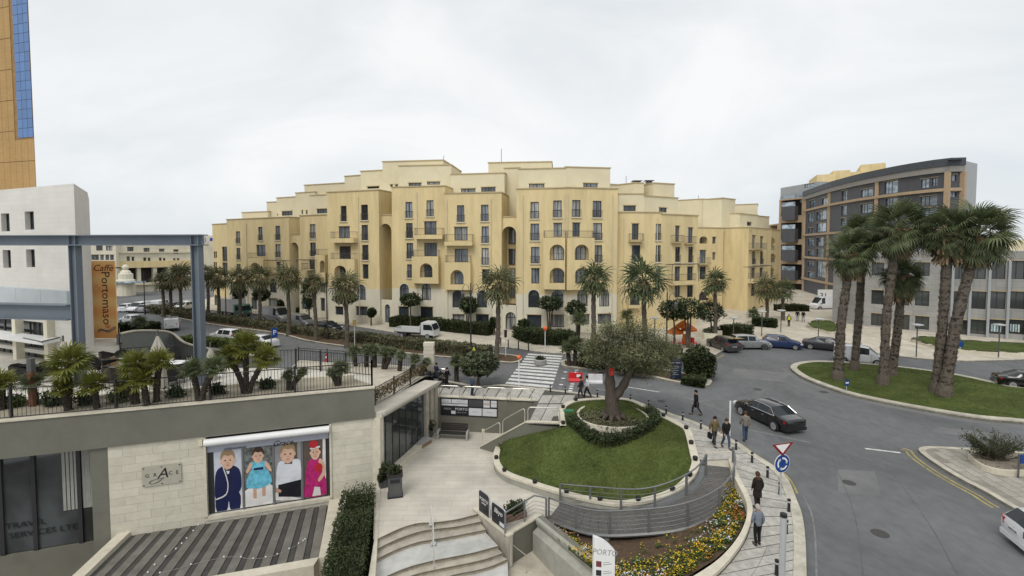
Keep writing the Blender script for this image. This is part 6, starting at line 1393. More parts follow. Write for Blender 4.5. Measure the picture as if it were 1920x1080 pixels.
for i in range(5200):
    q = rnd.random()*(len(rh)-1.01); j = int(q); p = rh[j].lerp(rh[j+1], q-j); d = (p-BC); d.z = 0; d.normalize(); p = p+d*rnd.uniform(-.36,.36); z = (lawnz(p.x,p.y) or -.2); leaf(b, Vector((p.x,p.y,z+rnd.uniform(0,.58))), .085*rnd.uniform(.6,1.3))
b.build('foliage', m_topi, t, uv=False)
ol = thing('olive_tree', 'old olive tree with thick forked trunk on the lawn island', 'tree', tuple(TC), world=True)
b = MB(); fk = atY(1148,722,TC.y)
def limb(P, r, n=10): 
    Q = resample(cat_poly(P,5), 16); b.tube(Q, [lerp(r[0],r[1],(i/15)**.8)*(1+.1*math.sin(i*1.9+r[0]*9)+rnd.uniform(-.06,.06)) for i in range(16)], n)
limb([TC+Vector((.1,0,-.3)), TC+Vector((-.05,0,.8)), fk+Vector((-.15,0,0)), atY(1143,690,TC.y), atY(1138,655,TC.y)], (.54,.2), 14)
limb([fk+Vector((.1,0,-.9)), atY(1168,724,TC.y), atY(1180,700,TC.y-.2), atY(1192,670,TC.y-.3)], (.36,.16), 10)
for x, y, yo in ((1120,640,-.3),(1105,650,.6),(1150,625,.5),(1160,640,-.9)): limb([atY(1141,685,TC.y), atY((1141+x)/2,(685+y)/2+6,TC.y+yo*.5), atY(x,y,TC.y+yo)], (.26,.06), 6)
for x, y, yo in ((1215,640,-.4),(1240,650,.5),(1190,625,.6),(1225,665,-1)): limb([atY(1186,690,TC.y-.2), atY((1186+x)/2,(690+y)/2+5,TC.y+yo*.5), atY(x,y,TC.y+yo)], (.2,.05), 6)
for k in range(9):
    a = k*.7+.2; b.tube([TC+Vector((.55*math.cos(a),.5*math.sin(a),.25)), TC+Vector((1.0*math.cos(a),.9*math.sin(a),-.12))], [.2,.07], 6)
b.build('trunk', m_bark, ol, smooth=1, uv=False)
b = MB(); kk = TC.y/FOC
for cx, cy, yo, rpx, n in [(1130,640,0,36,3600),(1165,632,.4,38,3800),(1205,632,-.2,38,3800),(1238,652,.2,34,3200),(1112,662,-.2,26,1900),(1150,665,-1.0,34,2700),(1190,665,-1.1,36,2900),(1225,674,-.8,32,2600),(1250,668,.6,22,1300),(1180,612,.3,20,1000),(1140,616,.2,18,900),(1165,650,1.2,40,2400),(1215,655,1.2,38,2400),(1205,690,-.5,22,900),(1245,690,-.4,18,700)]:
    cloud(b, atY(cx,cy,TC.y+yo), (rpx*kk*1.1,)*2+(rpx*kk*.9,), int(n*.8), .105, 0, .75, .2, cx*.37, 0, .22)
b.build('crown', m_olive, ol, uv=False)
# --- bush on the corner island and its raised bed
bq = at(1862,868,.2); pb_ = PX([(1815,862),(1840,882),(1880,893),(1925,894),(1990,890),(1960,868),(1900,858),(1840,856)])
bedt = thing('raised_bed', 'low kerbed stone bed on the brick corner island', 'planter', tuple(bq), world=True)
MB().prism([(p.x,p.y) for p in pb_], .1, .42).build('bed_wall', m_coping, bedt); MB().prism([(p.x+(bq.x-p.x)*.1,p.y+(bq.y-p.y)*.12) for p in pb_], .38, .46).build('bed_soil', mat('stony_soil',(.22,.19,.15),.9,.5,8,.6,20), bedt)
sh = thing('shrub', 'dark loose branched shrub in the corner island bed', 'shrub', tuple(bq), world=True); b = MB(); s_ = MB()
for i in range(60):
    a = rnd.uniform(0,6.283); tip = bq+Vector((1.9*math.cos(a)*rnd.uniform(.4,1), 1.2*math.sin(a)*rnd.uniform(.4,1), rnd.uniform(.7,1.7))); st_ = bq+Vector((rnd.uniform(-.6,.6),rnd.uniform(-.4,.4),.3)); s_.tube([st_, tip], [.03,.01], 4)
    for j in range(42): leaf(b, st_.lerp(tip, rnd.uniform(.35,1.02))+Vector((rnd.gauss(0,.1),rnd.gauss(0,.1),rnd.gauss(0,.07))), .065*rnd.uniform(.6,1.3))
s_.build('branches', m_stem, sh, uv=False); b.build('foliage', m_hedge, sh, uv=False)
# brick paving of the corner island
m_pav = mat('pale_brick_paver', (.34,.315,.27), .85, .15, 4, .3, 40, obrand=.1); m_edge = m_joint
isl_c = [p for p in offset(ISL, -.35)] 
i0, i1 = at(1738,851,0), at(1860,922,0); u_ = (i1-i0).normalized(); v_ = Vector((-u_.y,u_.x,0)); cnt = 0
from mathutils.geometry import intersect_point_tri_2d
tri_i = tessellate_polygon([[Vector((p.x,p.y,0)) for p in ISL]]); tri_b = tessellate_polygon([[Vector((p.x,p.y,0)) for p in pb_]])
def inside(p, P, T): return any(intersect_point_tri_2d(p, P[t[0]].xy, P[t[1]].xy, P[t[2]].xy) for t in T)
isl_o = [o for o in bpy.data.objects if o.name.startswith('corner_island')][0]; isl_o.data.materials[0] = mat('paver_bed', (.24,.22,.185), .9, .2, 3)
pm_ = MB().box(-.48,-.23,-.02,.48,.23,.012).mesh('paver', m_pav)
for r in range(-4, 16):
    for c in range(-2, 14):
        p = i0+u_*(c*1.0+(.5 if r%2 else 0))+v_*r*.5
        if cnt < 290 and all(inside((p+u_*a+v_*e).xy, ISL, tri_i) for a in (-.75,.75) for e in (-.55,.55)) and not inside(p.xy, pb_, tri_b):
            o = obj('paver', pm_, isl_o); o.matrix_basis = Matrix.Translation((p.x,p.y,KZ+.012)) @ Matrix.Rotation(math.atan2(u_.y,u_.x),4,'Z'); cnt += 1
# raised lawn beds on the right plaza
for nm, px, l in (('lawn_bed', [(1708,634),(1722,640),(1760,650),(1830,658),(1925,662),(2050,664),(2050,646),(1925,643),(1800,636),(1735,630)], 'long raised lawn bed in front of the grey office'),('lawn_bed', [(1512,607),(1520,613),(1545,619),(1562,622),(1572,612),(1560,602),(1530,600)], 'small raised lawn bed at the corner of the grey office')):
    P_ = cat_poly([at(x,y,.45) for x, y in px], 4, True); ce_ = sum(P_, Vector())/len(P_); t = thing(nm, l, 'lawn bed', (ce_.x,ce_.y,.1), world=True)
    q_ = [p+(ce_-p).normalized()*.35 for p in P_]; R_ = P_+[P_[0]]; Q_ = q_+[q_[0]]
    b = MB(); b.strip([Vector((p.x,p.y,.1)) for p in R_], R_); b.strip(R_, Q_); b.strip(Q_, R_); b.build('bed_wall', m_coping, t)
    MB().prism([(p.x,p.y) for p in q_], .2, .41).build('turf', m_lawn, t)
# ================================================================ VEHICLES
def paint(name, c, rough=.25, metal=.0): return mat(name, c, rough, .03, 1, spec=.6, coat=.6, metal=metal)
m_carglass = glass('car_glass', (.022,.027,.03), .12, .1, .35)
m_tyre = mat('tyre_rubber', (.018,.018,.018), .85, .1); m_rim = mat('alloy_rim', (.46,.46,.47), .35, .05); m_tail = mat('tail_lamp_red', (.36,.01,.012), .25, .05); m_head = mat('head_lamp_glass', (.6,.62,.64), .12, .05)
m_platew = mat('number_plate', (.55,.55,.53), .5, .05); m_platet = mat('plate_lettering', (.02,.02,.03), .6)
SHAPES = {
 'sedan': (4.85, .92, [(-2.42,.42,.74,.80,.62,'b'),(-2.34,.24,.90,.97,.80,'b'),(-1.72,.2,.97,1.05,.88,'r'),(-.98,.2,.97,1.40,.90,'p'),(-.9,.2,.97,1.42,.90,'c'),(-.02,.2,.96,1.455,.91,'p'),(.06,.2,.96,1.455,.91,'c'),(.55,.2,.95,1.43,.91,'w'),(1.28,.2,.93,1.0,.90,'h'),(2.1,.22,.80,.87,.86,'h'),(2.36,.3,.66,.70,.72,'h'),(2.42,.42,.6,.63,.62,'')]),
 'hatch': (4.1, .87, [(-2.05,.42,.8,.86,.70,'b'),(-1.98,.24,.95,1.05,.82,'r'),(-1.62,.2,.98,1.43,.86,'p'),(-1.5,.2,.98,1.47,.86,'c'),(-.5,.2,.97,1.5,.87,'p'),(-.42,.2,.97,1.5,.87,'c'),(.3,.2,.95,1.45,.86,'w'),(1.05,.2,.93,1.0,.86,'h'),(1.75,.22,.8,.86,.82,'h'),(1.98,.3,.66,.7,.70,'h'),(2.05,.42,.6,.62,.60,'')]),
 'suv': (4.4, .92, [(-2.2,.45,.95,1.0,.72,'b'),(-2.12,.28,1.05,1.15,.86,'r'),(-1.8,.25,1.08,1.58,.90,'p'),(-1.68,.25,1.08,1.62,.90,'c'),(-.5,.25,1.06,1.66,.92,'p'),(-.42,.25,1.06,1.66,.92,'c'),(.4,.25,1.04,1.6,.91,'w'),(1.15,.25,1.02,1.1,.90,'h'),(1.95,.28,.9,.97,.86,'h'),(2.15,.36,.74,.78,.74,'h'),(2.2,.45,.66,.7,.64,'')]),
 'van': (4.5, .92, [(-2.25,.42,.95,1.0,.86,'b'),(-2.2,.28,1.05,1.72,.90,'b'),(-2.1,.25,1.06,1.80,.91,'b'),(-.2,.25,1.06,1.82,.92,'p'),(-.1,.25,1.06,1.82,.92,'c'),(.75,.25,1.04,1.72,.91,'w'),(1.5,.25,1.0,1.08,.88,'h'),(2.1,.28,.86,.92,.84,'h'),(2.22,.38,.7,.74,.74,'h'),(2.25,.45,.62,.66,.64,'')]),
 'bigvan': (5.4, 1.0, [(-2.7,.45,1.1,1.2,.94,'b'),(-2.66,.32,1.2,2.3,.97,'b'),(-2.5,.3,1.2,2.42,.98,'b'),(.5,.3,1.2,2.44,1.0,'p'),(.6,.3,1.2,2.44,1.0,'c'),(1.3,.3,1.18,2.3,.98,'w'),(2.05,.3,1.15,1.25,.95,'h'),(2.55,.32,.95,1.02,.9,'h'),(2.68,.45,.75,.8,.8,'h'),(2.7,.5,.7,.74,.74,'')]),
}
def wheel(t, x, y, r, w=.2, label=None):
    s = 1 if y > 0 else -1
    b = MB(); b.lathe([(r*.62,-w/2),(r*.93,-w/2),(r,-w*.35),(r,w*.35),(r*.93,w/2),(r*.62,w/2)], (0,0,0), 18, axis='y'); wo = b.build('wheel', m_tyre, t, smooth=40, loc=(x,y,r))
    b = MB(); b.lathe([(r*.1,s*w*.53-.005),(r*.1,s*w*.53+.005)], (0,0,0), 10, axis='y')
    for i in range(9):
        a = 6.283*i/9; ca, sa = math.cos(a), math.sin(a); p = .062
        b.add([(ca*.05-sa*p*.7, s*w*.53, sa*.05+ca*p*.7), (ca*r*.62-sa*p, s*w*.53, sa*r*.62+ca*p), (ca*r*.62+sa*p, s*w*.53, sa*r*.62-ca*p), (ca*.05+sa*p*.7, s*w*.53, sa*.05-ca*p*.7)], [(0,1,2,3),(3,2,1,0)])
    n = 18; vs = []
    for rr, yy in ((r*.58,.525),(r*.68,.54)): vs += [(rr*math.cos(6.283*i/n), s*w*yy, rr*math.sin(6.283*i/n)) for i in range(n)]
    b.add(vs, [(i,(i+1)%n,n+(i+1)%n,n+i) for i in range(n)]); b.build('rim', m_rim, wo, loc=(0,0,0))
    b = MB(); b.add([(.6*r*math.cos(6.283*i/14), s*w*.508, .6*r*math.sin(6.283*i/14)) for i in range(14)], [tuple(range(14))]); b.build('hub_well', m_black, wo, loc=(0,0,0))
def car(kind, m, loc, head, label, cat='car', group=None, plate=None, detail=2, chrome=False, stripe=None):
    L_, W_, st = SHAPES[kind]; t = thing({'van':'van','bigvan':'van'}.get(kind,'car'), label, cat, tuple(loc), head, group)
    gr = .62 if kind in ('van','bigvan') else .68
    def sec(s):
        x, zl, zb, zt, w, k = s; cab = zt-zb > .2; wt = w*(.74 if cab else .80) if kind not in ('van','bigvan') else w*(.9 if cab else .8)
        h = [(w*.90,zl),(w*.99,lerp(zl,zb,.35)),(w,lerp(zl,zb,.8)),(w*.975,zb),(wt,zt-(.07 if cab else .02)),(wt*.86,zt-.015),(0,zt+.012)]
        return [(x,y,z) for y, z in h]+[(x,-y,z) for y, z in reversed(h[:-1])]
    body, gl = MB(), MB(); secs = [sec(s) for s in st]; n = len(secs[0])
    for i in range(len(st)-1):
        k = st[i][5]; k = {'p':'p'}.get(k,k)
        for j in range(n-1):
            q = [secs[i][j], secs[i][j+1], secs[i+1][j+1], secs[i+1][j]]; side = j in (3, n-5); top = 4 <= j <= n-6
            isg = (k == 'c' and side) or (k in 'wr' and top)
            if kind == 'sedan' and k == 'r' and side: isg = False
            (gl if isg else body).add(q, [(0,1,2,3)])
    body.add(secs[0], [tuple(reversed(range(n)))]); body.add(secs[-1], [tuple(range(n))])
    body.v = [tuple(v) for v in body.v]
    me = body.mesh('body', m, uv=False); bm = bmesh.new(); bm.from_mesh(me); bmesh.ops.remove_doubles(bm, verts=bm.verts, dist=.0005); bmesh.ops.recalc_face_normals(bm, faces=bm.faces); bm.to_mesh(me); bm.free(); me.shade_smooth(); me.set_sharp_from_angle(angle=math.radians(38))
    obj('body', me, t, (0,0,0)); gl.v = [(x*1.0, y*1.0, z) for x, y, z in gl.v]; gl.build('window_glass', m_carglass, t, loc=(0,0,0), uv=False)
    r = .33 if kind in ('sedan','suv') else (.31 if kind != 'bigvan' else .35); wb_ = L_*.29
    for x in (-wb_-.02*L_, wb_+.02*L_):
        for s in (-1,1):
            wheel(t, x, s*(W_-.075), r)
            b = MB(); k = 14; vs = [(x+(r+.07)*math.cos(math.pi*i/k), s*(W_+.004), r*.9+(r+.06)*math.sin(math.pi*i/k)) for i in range(k+1)]+[(x+(r+.05),s*(W_-.02),.2),(x-(r+.05),s*(W_-.02),.2)][::-1][::1]
            b.add(vs[:k+1]+[(x-r-.06,s*(W_+.004),.22),(x+r+.06,s*(W_+.004),.22)], [tuple(range(k+3))]); b.build('wheel_arch', m_black, t, loc=(0,0,0))
    xr, xf = st[0][0], st[-1][0]
    for s in (-1,1):
        zt = .78 if kind in ('sedan','hatch') else (.95 if kind != 'bigvan' else 1.1)
        b = MB(); hgt = .16 if kind in ('sedan',) else .3; b.box(xr+.0,s*W_*.60-.14,zt-.02,xr+.28,s*W_*.60+.14+.02,zt+hgt*.6) if False else b.cbox((xr+(.24 if kind == 'sedan' else .17),s*W_*.74,zt-.06), .3, .3, hgt*.85, s*-.35); b.build('tail_lamp', m_tail, t, loc=(0,0,0))
        b = MB(); b.cbox((xf-.16,s*W_*.72,.60 if kind != 'bigvan' else .8), .34, .36, .14, s*.45); b.build('headlight', m_head, t, loc=(0,0,0))
        zm = st[-4][2]+.04; b = MB(); b.cbox((st[-5][0]+.25,s*(W_+.09),zm), .14, .2, .13); b.build('wing_mirror', m if detail > 1 else m_black, t, loc=(0,0,0))
        if detail > 1:
            for x in ((-.55,.35) if kind in ('sedan','suv') else (.1,)):
                b = MB(); b.box(x-.11,s*(W_-.005)-.02,zm-.2,x+.11,s*(W_-.005)+.025,zm-.16); b.build('door_handle', m_chrome if chrome else m, t, loc=(0,0,0))
            b = MB()
            for x in (-.9,.02,1.0) if kind in ('sedan','suv') else (-.35,.9): b.box(x-.008,s*(W_-.01)-.005,.3,x+.008,s*(W_-.01)+.014,zm-.05)
            b.build('door_seam', m_black, t, loc=(0,0,0), kind='stuff')
            if chrome:
                b = MB(); b.tube([(-1.5,s*W_*.965,1.0),(-.9,s*(W_*.98+.01),.985),(.2,s*(W_*.985+.01),.975),(1.15,s*(W_*.97+.01),.95)], .016, 4); b.tube([(-1.5,s*W_*.965,1.0),(-1.0,s*W_*.75,1.36),(-.3,s*W_*.75,1.42),(.5,s*W_*.75,1.39)], .014, 4); b.build('window_trim', m_chrome, t, loc=(0,0,0))
    b = MB(); b.cbox((xr+.1,0,.26), .22, W_*1.7, .2); b.cbox((xf-.12,0,.26), .22, W_*1.5, .2); b.build('bumper', m if kind != 'van' else m_black, t, loc=(0,0,0), kind='stuff')
    pl = MB().cbox((xr+(.05 if kind == 'sedan' else .0),0,.68 if kind != 'sedan' else .70), .06, .52, .12).build('number_plate', m_platew, t, loc=(0,0,0))
    if plate: text(plate, .11, pl, m_platet, (xr-.035+(.05 if kind == 'sedan' else 0),0,.70 if kind != 'sedan' else .72), frame_rot((0,-1,0),(0,0,1)), 'plate_lettering', ext=.002)
    if detail > 1 and kind != 'sedan': MB().cbox((xr+.02,0,.82), .05, .05, .03).build('badge', m_chrome, t, loc=(0,0,0))
    return t
def by_wheels(fp, rp, kind, side, wbk=.31):
    a, c = at(*fp), at(*rp); d = (a-c).normalized(); W_ = SHAPES[kind][1]; r = Vector((d.y,-d.x,0))*(W_-.1)
    mid = (a+c)/2+(r if side == 'L' else -r); return mid, math.atan2(d.y,d.x)
p_black, p_white, p_silver, p_blue, p_grey, p_dblue = paint('black_car_paint',(.008,.008,.009),.12), paint('white_car_paint',(.68,.69,.70)), paint('silver_car_paint',(.36,.37,.38),.3,.5), paint('blue_car_paint',(.012,.03,.10)), paint('grey_car_paint',(.22,.235,.24),.3,.4), paint('dark_blue_car_paint',(.008,.012,.025))
p_dgrey = paint('dark_grey_car_paint',(.055,.055,.06),.3,.3)
l, h = by_wheels((1392,779),(1451,807),'sedan','L'); car('sedan', p_black, l, h, 'glossy black saloon with chrome window trim turning off the roundabout', chrome=True, plate='KCI 023')
a, c = at(1868,1004), at(1925,1052); d = (c-a).normalized(); f = Vector((-d.y,d.x,0)); car('hatch', p_white, (a+c)/2+f*2.1, math.atan2(f.y,f.x), 'white hatchback cut off by the right edge beside the double yellow line', plate='HAC 174')
l, h = by_wheels((1975,736),(1914,730),'sedan','R'); car('sedan', p_black, l, h, 'black saloon behind the roundabout at the right edge')
l, h = by_wheels((1640,686),(1585,680),'van','R'); car('van', p_white, l, h, 'white delivery van passing behind the roundabout palms', 'van')
l, h = by_wheels((1566,660),(1530,656),'sedan','R'); car('sedan', p_dgrey, l, h, 'dark saloon parked on the far kerb, nearest the roundabout palms')
l, h = by_wheels((1487,656),(1448,653),'hatch','R'); car('hatch', p_blue, l, h, 'dark blue hatchback parked on the far kerb')
l, h = by_wheels((1426,656),(1395,656),'suv','R'); car('suv', p_silver, l, h, 'silver crossover parked on the far kerb behind the dark grey car')
a = at(1367,662); q = car('suv', p_dgrey, a+Vector((.1,1.9,0)), math.radians(100), 'dark grey car seen from behind, with its boot lid raised, at the kerb corner', plate='DBH 81')
b = MB(); b.prism([(-2.9,-.75),(-1.9,-.75),(-1.9,.75),(-2.9,.75)], [1.72,1.66,1.66,1.72], [1.80,1.74,1.74,1.80], bot=True); b.build('raised_boot_lid', p_black, q, loc=(0,0,0))
l, h = by_wheels((392,641),(428,645),'hatch','L'); car('suv', p_white, l+Vector((0,.4,0)), h, 'white hatchback parked right of the blue steel post, rear towards the street', plate='BCA 550')
l, h = by_wheels((452,650),(497,656),'sedan','L'); car('sedan', p_white, l+Vector((0,.3,0)), h, 'white saloon partly hidden by the largest terrace palm')
a = at(319,622); car('van', p_white, a+Vector((-1.2,2.0,0)), math.radians(125), 'white panel van with black roof rack driving away past the terrace', 'van', plate='FBK 12')
b = MB(); 
for x in (-1.6,-.4): b.box(x-.03,-.8,1.86,x+.03,.8,1.92)
b.box(-1.9,-.78,1.92,.2,-.72,1.98); b.box(-1.9,.72,1.92,.2,.78,1.98)
vn = [o for o in bpy.data.objects if o.get('label','').startswith('white panel van with')][0]; b.build('roof_rack', m_black, vn, loc=(0,0,0))
a = at(236,609); car('hatch', p_white, a+Vector((0,1,0)), math.radians(150), 'white car half hidden behind the orange banner')
for (x, y, k, m, lab) in [(243,583,'hatch',p_white,'white car at the left end of the far car park'),(262,584,'van',p_white,'white van second from the left in the far car park'),(279,584,'hatch',p_silver,'silver car third from the left in the far car park'),(296,585,'hatch',p_dgrey,'dark car behind the lamp post in the far car park'),(303,579,'van',p_white,'white van behind the small palms in the far car park'),(322,581,'hatch',p_dblue,'dark blue car between palms in the far car park'),(345,582,'suv',p_white,'white car just left of the right blue post in the far car park'),(352,576,'hatch',p_silver,'silver car close behind the right blue post')]:
    car(k, m, at(x,y), math.radians(rnd.choice((80,95,262,270))), lab, 'van' if k == 'van' else 'car', 'vehicles in the far hotel car park', detail=1)
d_ = (at(640,620)-at(420,592)); hd = math.atan2(d_.y, d_.x)
car('bigvan', p_silver, at(518,603), hd, 'grey and white panel van parked across the median from the terrace', 'van', detail=1)
car('van', p_grey, at(565,611), hd, 'grey estate car parked behind the white panel van', 'car', detail=1)
car('sedan', p_dblue, at(613,620), hd, 'dark blue car parked at the head of the row before the flatbed truck', detail=1)
car('bigvan', p_white, at(1545,580), math.radians(188), 'white van under the small billboard beside the dark apartment block', 'van', detail=1)
def truck(loc, head, label, mbody, cabm, L_=6.5, h=2.9, flat=False):
    t = thing('truck', label, 'truck', tuple(loc), head); x0, x1 = -L_/2, L_/2; xc = x1-1.75
    if flat:
        MB().box(x0,-.95,.72,xc-.15,.95,.86).build('bed_floor', m_irongrey, t, loc=(0,0,0))
        for nm, q in (('side_board',(x0,-1.0,.86,xc-.2,-.95,1.3)),('side_board',(x0,.95,.86,xc-.2,1.0,1.3)),('tail_board',(x0-.03,-.95,.86,x0+.03,.95,1.3)),('head_board',(xc-.22,-.95,.86,xc-.15,.95,1.75))): MB().box(*q).build(nm, mbody, t, loc=(0,0,0))
    else: MB().box(x0,-1.1,.8,xc-.12,1.1,h+.3).build('cargo_box', mbody, t, loc=(0,0,0))
    MB().box(x0+.1,-.4,.5,x1-.3,.4,.72).build('chassis', m_black, t, loc=(0,0,0))
    hc_ = 2.15; w = 1.0
    prof = [(xc,.55),(x1,.55),(x1+.02,1.15),(x1-.35,1.98),(x1-.6,hc_),(xc+.05,hc_),(xc,2.0)]
    b = MB(); n = len(prof); b.add([(x,-w,z) for x, z in prof]+[(x,w,z) for x, z in prof], [tuple(range(n)), tuple(reversed(range(n,2*n)))]+[((i+1)%n,i,n+i,n+(i+1)%n) for i in range(n)]); b.build('cab', cabm, t, loc=(0,0,0))
    MB().add([(x1+.03,-w*.88,1.2),(x1+.03,w*.88,1.2),(x1-.32,w*.82,1.93),(x1-.32,-w*.82,1.93)], [(0,1,2,3)]).build('windscreen', m_carglass, t, loc=(0,0,0))
    for s in (-1,1):
        MB().add([(xc+.35,s*(w+.006),1.2),(x1-.1,s*(w+.006),1.2),(x1-.42,s*(w+.006),1.9),(xc+.35,s*(w+.006),1.9)], [(0,1,2,3)]).build('side_window', m_carglass, t, loc=(0,0,0))
        MB().cbox((x1+.02,s*.75,.75), .1, .3, .18).build('headlight', m_head, t, loc=(0,0,0)); MB().cbox((x1-.2,s*(w+.16),1.35), .1, .16, .4).build('wing_mirror', m_black, t, loc=(0,0,0))
        for x in (x0+1.1, x1-.85): wheel(t, x, s*.9, .36, .26)
    MB().cbox((x1,0,.42), .14, 1.9, .26).build('bumper', mbody if flat else m_irongrey, t, loc=(0,0,0)); MB().cbox((x0-.06,0,.55), .04, .5, .13).build('number_plate', m_platew, t, loc=(0,0,0))
    return t
p_tw = paint('truck_white',(.62,.63,.62),.5); p_tg = paint('truck_green',(.05,.17,.11),.4)
truck(at(440,592), hd, 'white box truck with a green front parked on the service road', p_tw, p_tg, 6.8, 2.7)
d_ = at(818,634)-at(742,630); truck(at(781,633)+Vector((0,.2,0)), math.atan2(d_.y,d_.x), 'small white flatbed truck parked in front of the long dark hedge', p_tw, p_tw, 5.6, flat=True)
bb_ = thing('billboard', 'small white billboard numbered 31 above the white van', 'billboard', tuple(at(1548,572)), world=True)
p0, p1 = atY(1533,562,96), atY(1561,543,96); MB().box(p0.x,95.9,p0.z,p1.x,96.1,p1.z).build('board', m_white, bb_); text('31', 1.5, bb_, m_platet, (p0.x+1.1,95.88,p0.z+.35), FX); 
for x in (p0.x+.3,p1.x-.3): MB().cbox((x,96.2,.1), .15, .1, p1.z-.2).build('post', m_irongrey, bb_)
# scooters
def scooter(loc, head, label, m):
    t = thing('scooter', label, 'scooter', tuple(loc), head); K = dict(loc=(0,0,0))
    for x in (-.62,.62): b = MB(); b.lathe([(.12,-.05),(.25,-.06),(.27,0),(.25,.06),(.12,.05)], (x,0,.27), 12, axis='y'); b.build('wheel', m_tyre, t, **K)
    b = MB(); b.tube([(-.75,0,.6),(-.4,0,.62),(-.1,0,.45),(.2,0,.32),(.42,0,.4),(.5,0,.85)], [.12,.2,.17,.12,.14,.1], 8); b.build('body', m, t, smooth=1, **K)
    b = MB(); b.tube([(-.7,0,.78),(-.3,0,.82),(.02,0,.76)], [.1,.15,.1], 7); b.build('seat', m_black, t, smooth=1, **K)
    b = MB(); b.tube([(.62,0,.27),(.45,0,1.02)], .035, 6); b.tube([(.42,-.34,1.05),(.46,0,1.02),(.42,.34,1.05)], .025, 6); b.build('handlebar', m_chrome, t, **K)
    MB().cbox((.55,0,.88), .1, .2, .16).build('headlight', m_head, t, **K); MB().cbox((-.9,0,.82), .34, .38, .3).build('top_box', m_black, t, **K)
scooter(at(805,708,.05), 1.2, 'white scooter parked left of the rider by the promenade end', p_white); scooter(at(818,716,.12), .9, 'dark scooter with the rider seated at the promenade end', p_dblue); scooter(at(830,716,.12), 1.3, 'grey scooter parked right of the rider by the promenade end', p_grey)
# ================================================================ PEOPLE
def cm(n, c): return mat(n, c, .85, .18, 8, spec=.2)
m_sk = mat('skin', (.42,.25,.17), .6, .05)
HAIR = {'dark':cm('dark_hair',(.02,.015,.012)),'grey':cm('grey_hair',(.36,.34,.31)),'brown':cm('brown_hair',(.06,.035,.02)),'cap':cm('black_cap',(.01,.01,.012)),'bald':m_sk}
def skin_mesh(name, V, Ed, Rd, root, m, sub=1):
    me = bpy.data.meshes.new(name); me.from_pydata(V, Ed, []); o = bpy.data.objects.new(name, me); COL.objects.link(o)
    mo_ = o.modifiers.new('s', 'SKIN'); me.skin_vertices[0].data[root].use_root = True
    for i, r in enumerate(Rd): me.skin_vertices[0].data[i].radius = r if isinstance(r, tuple) else (r, r)
    if root: me.skin_vertices[0].data[0].use_root = False
    mo_.use_smooth_shade = True; s_ = o.modifiers.new('b','SUBSURF'); s_.levels = sub; s_.render_levels = sub
    dg = bpy.context.evaluated_depsgraph_get(); nm = bpy.data.meshes.new_from_object(o.evaluated_get(dg)); bpy.data.objects.remove(o); nm.materials.clear(); nm.materials.append(m); return nm
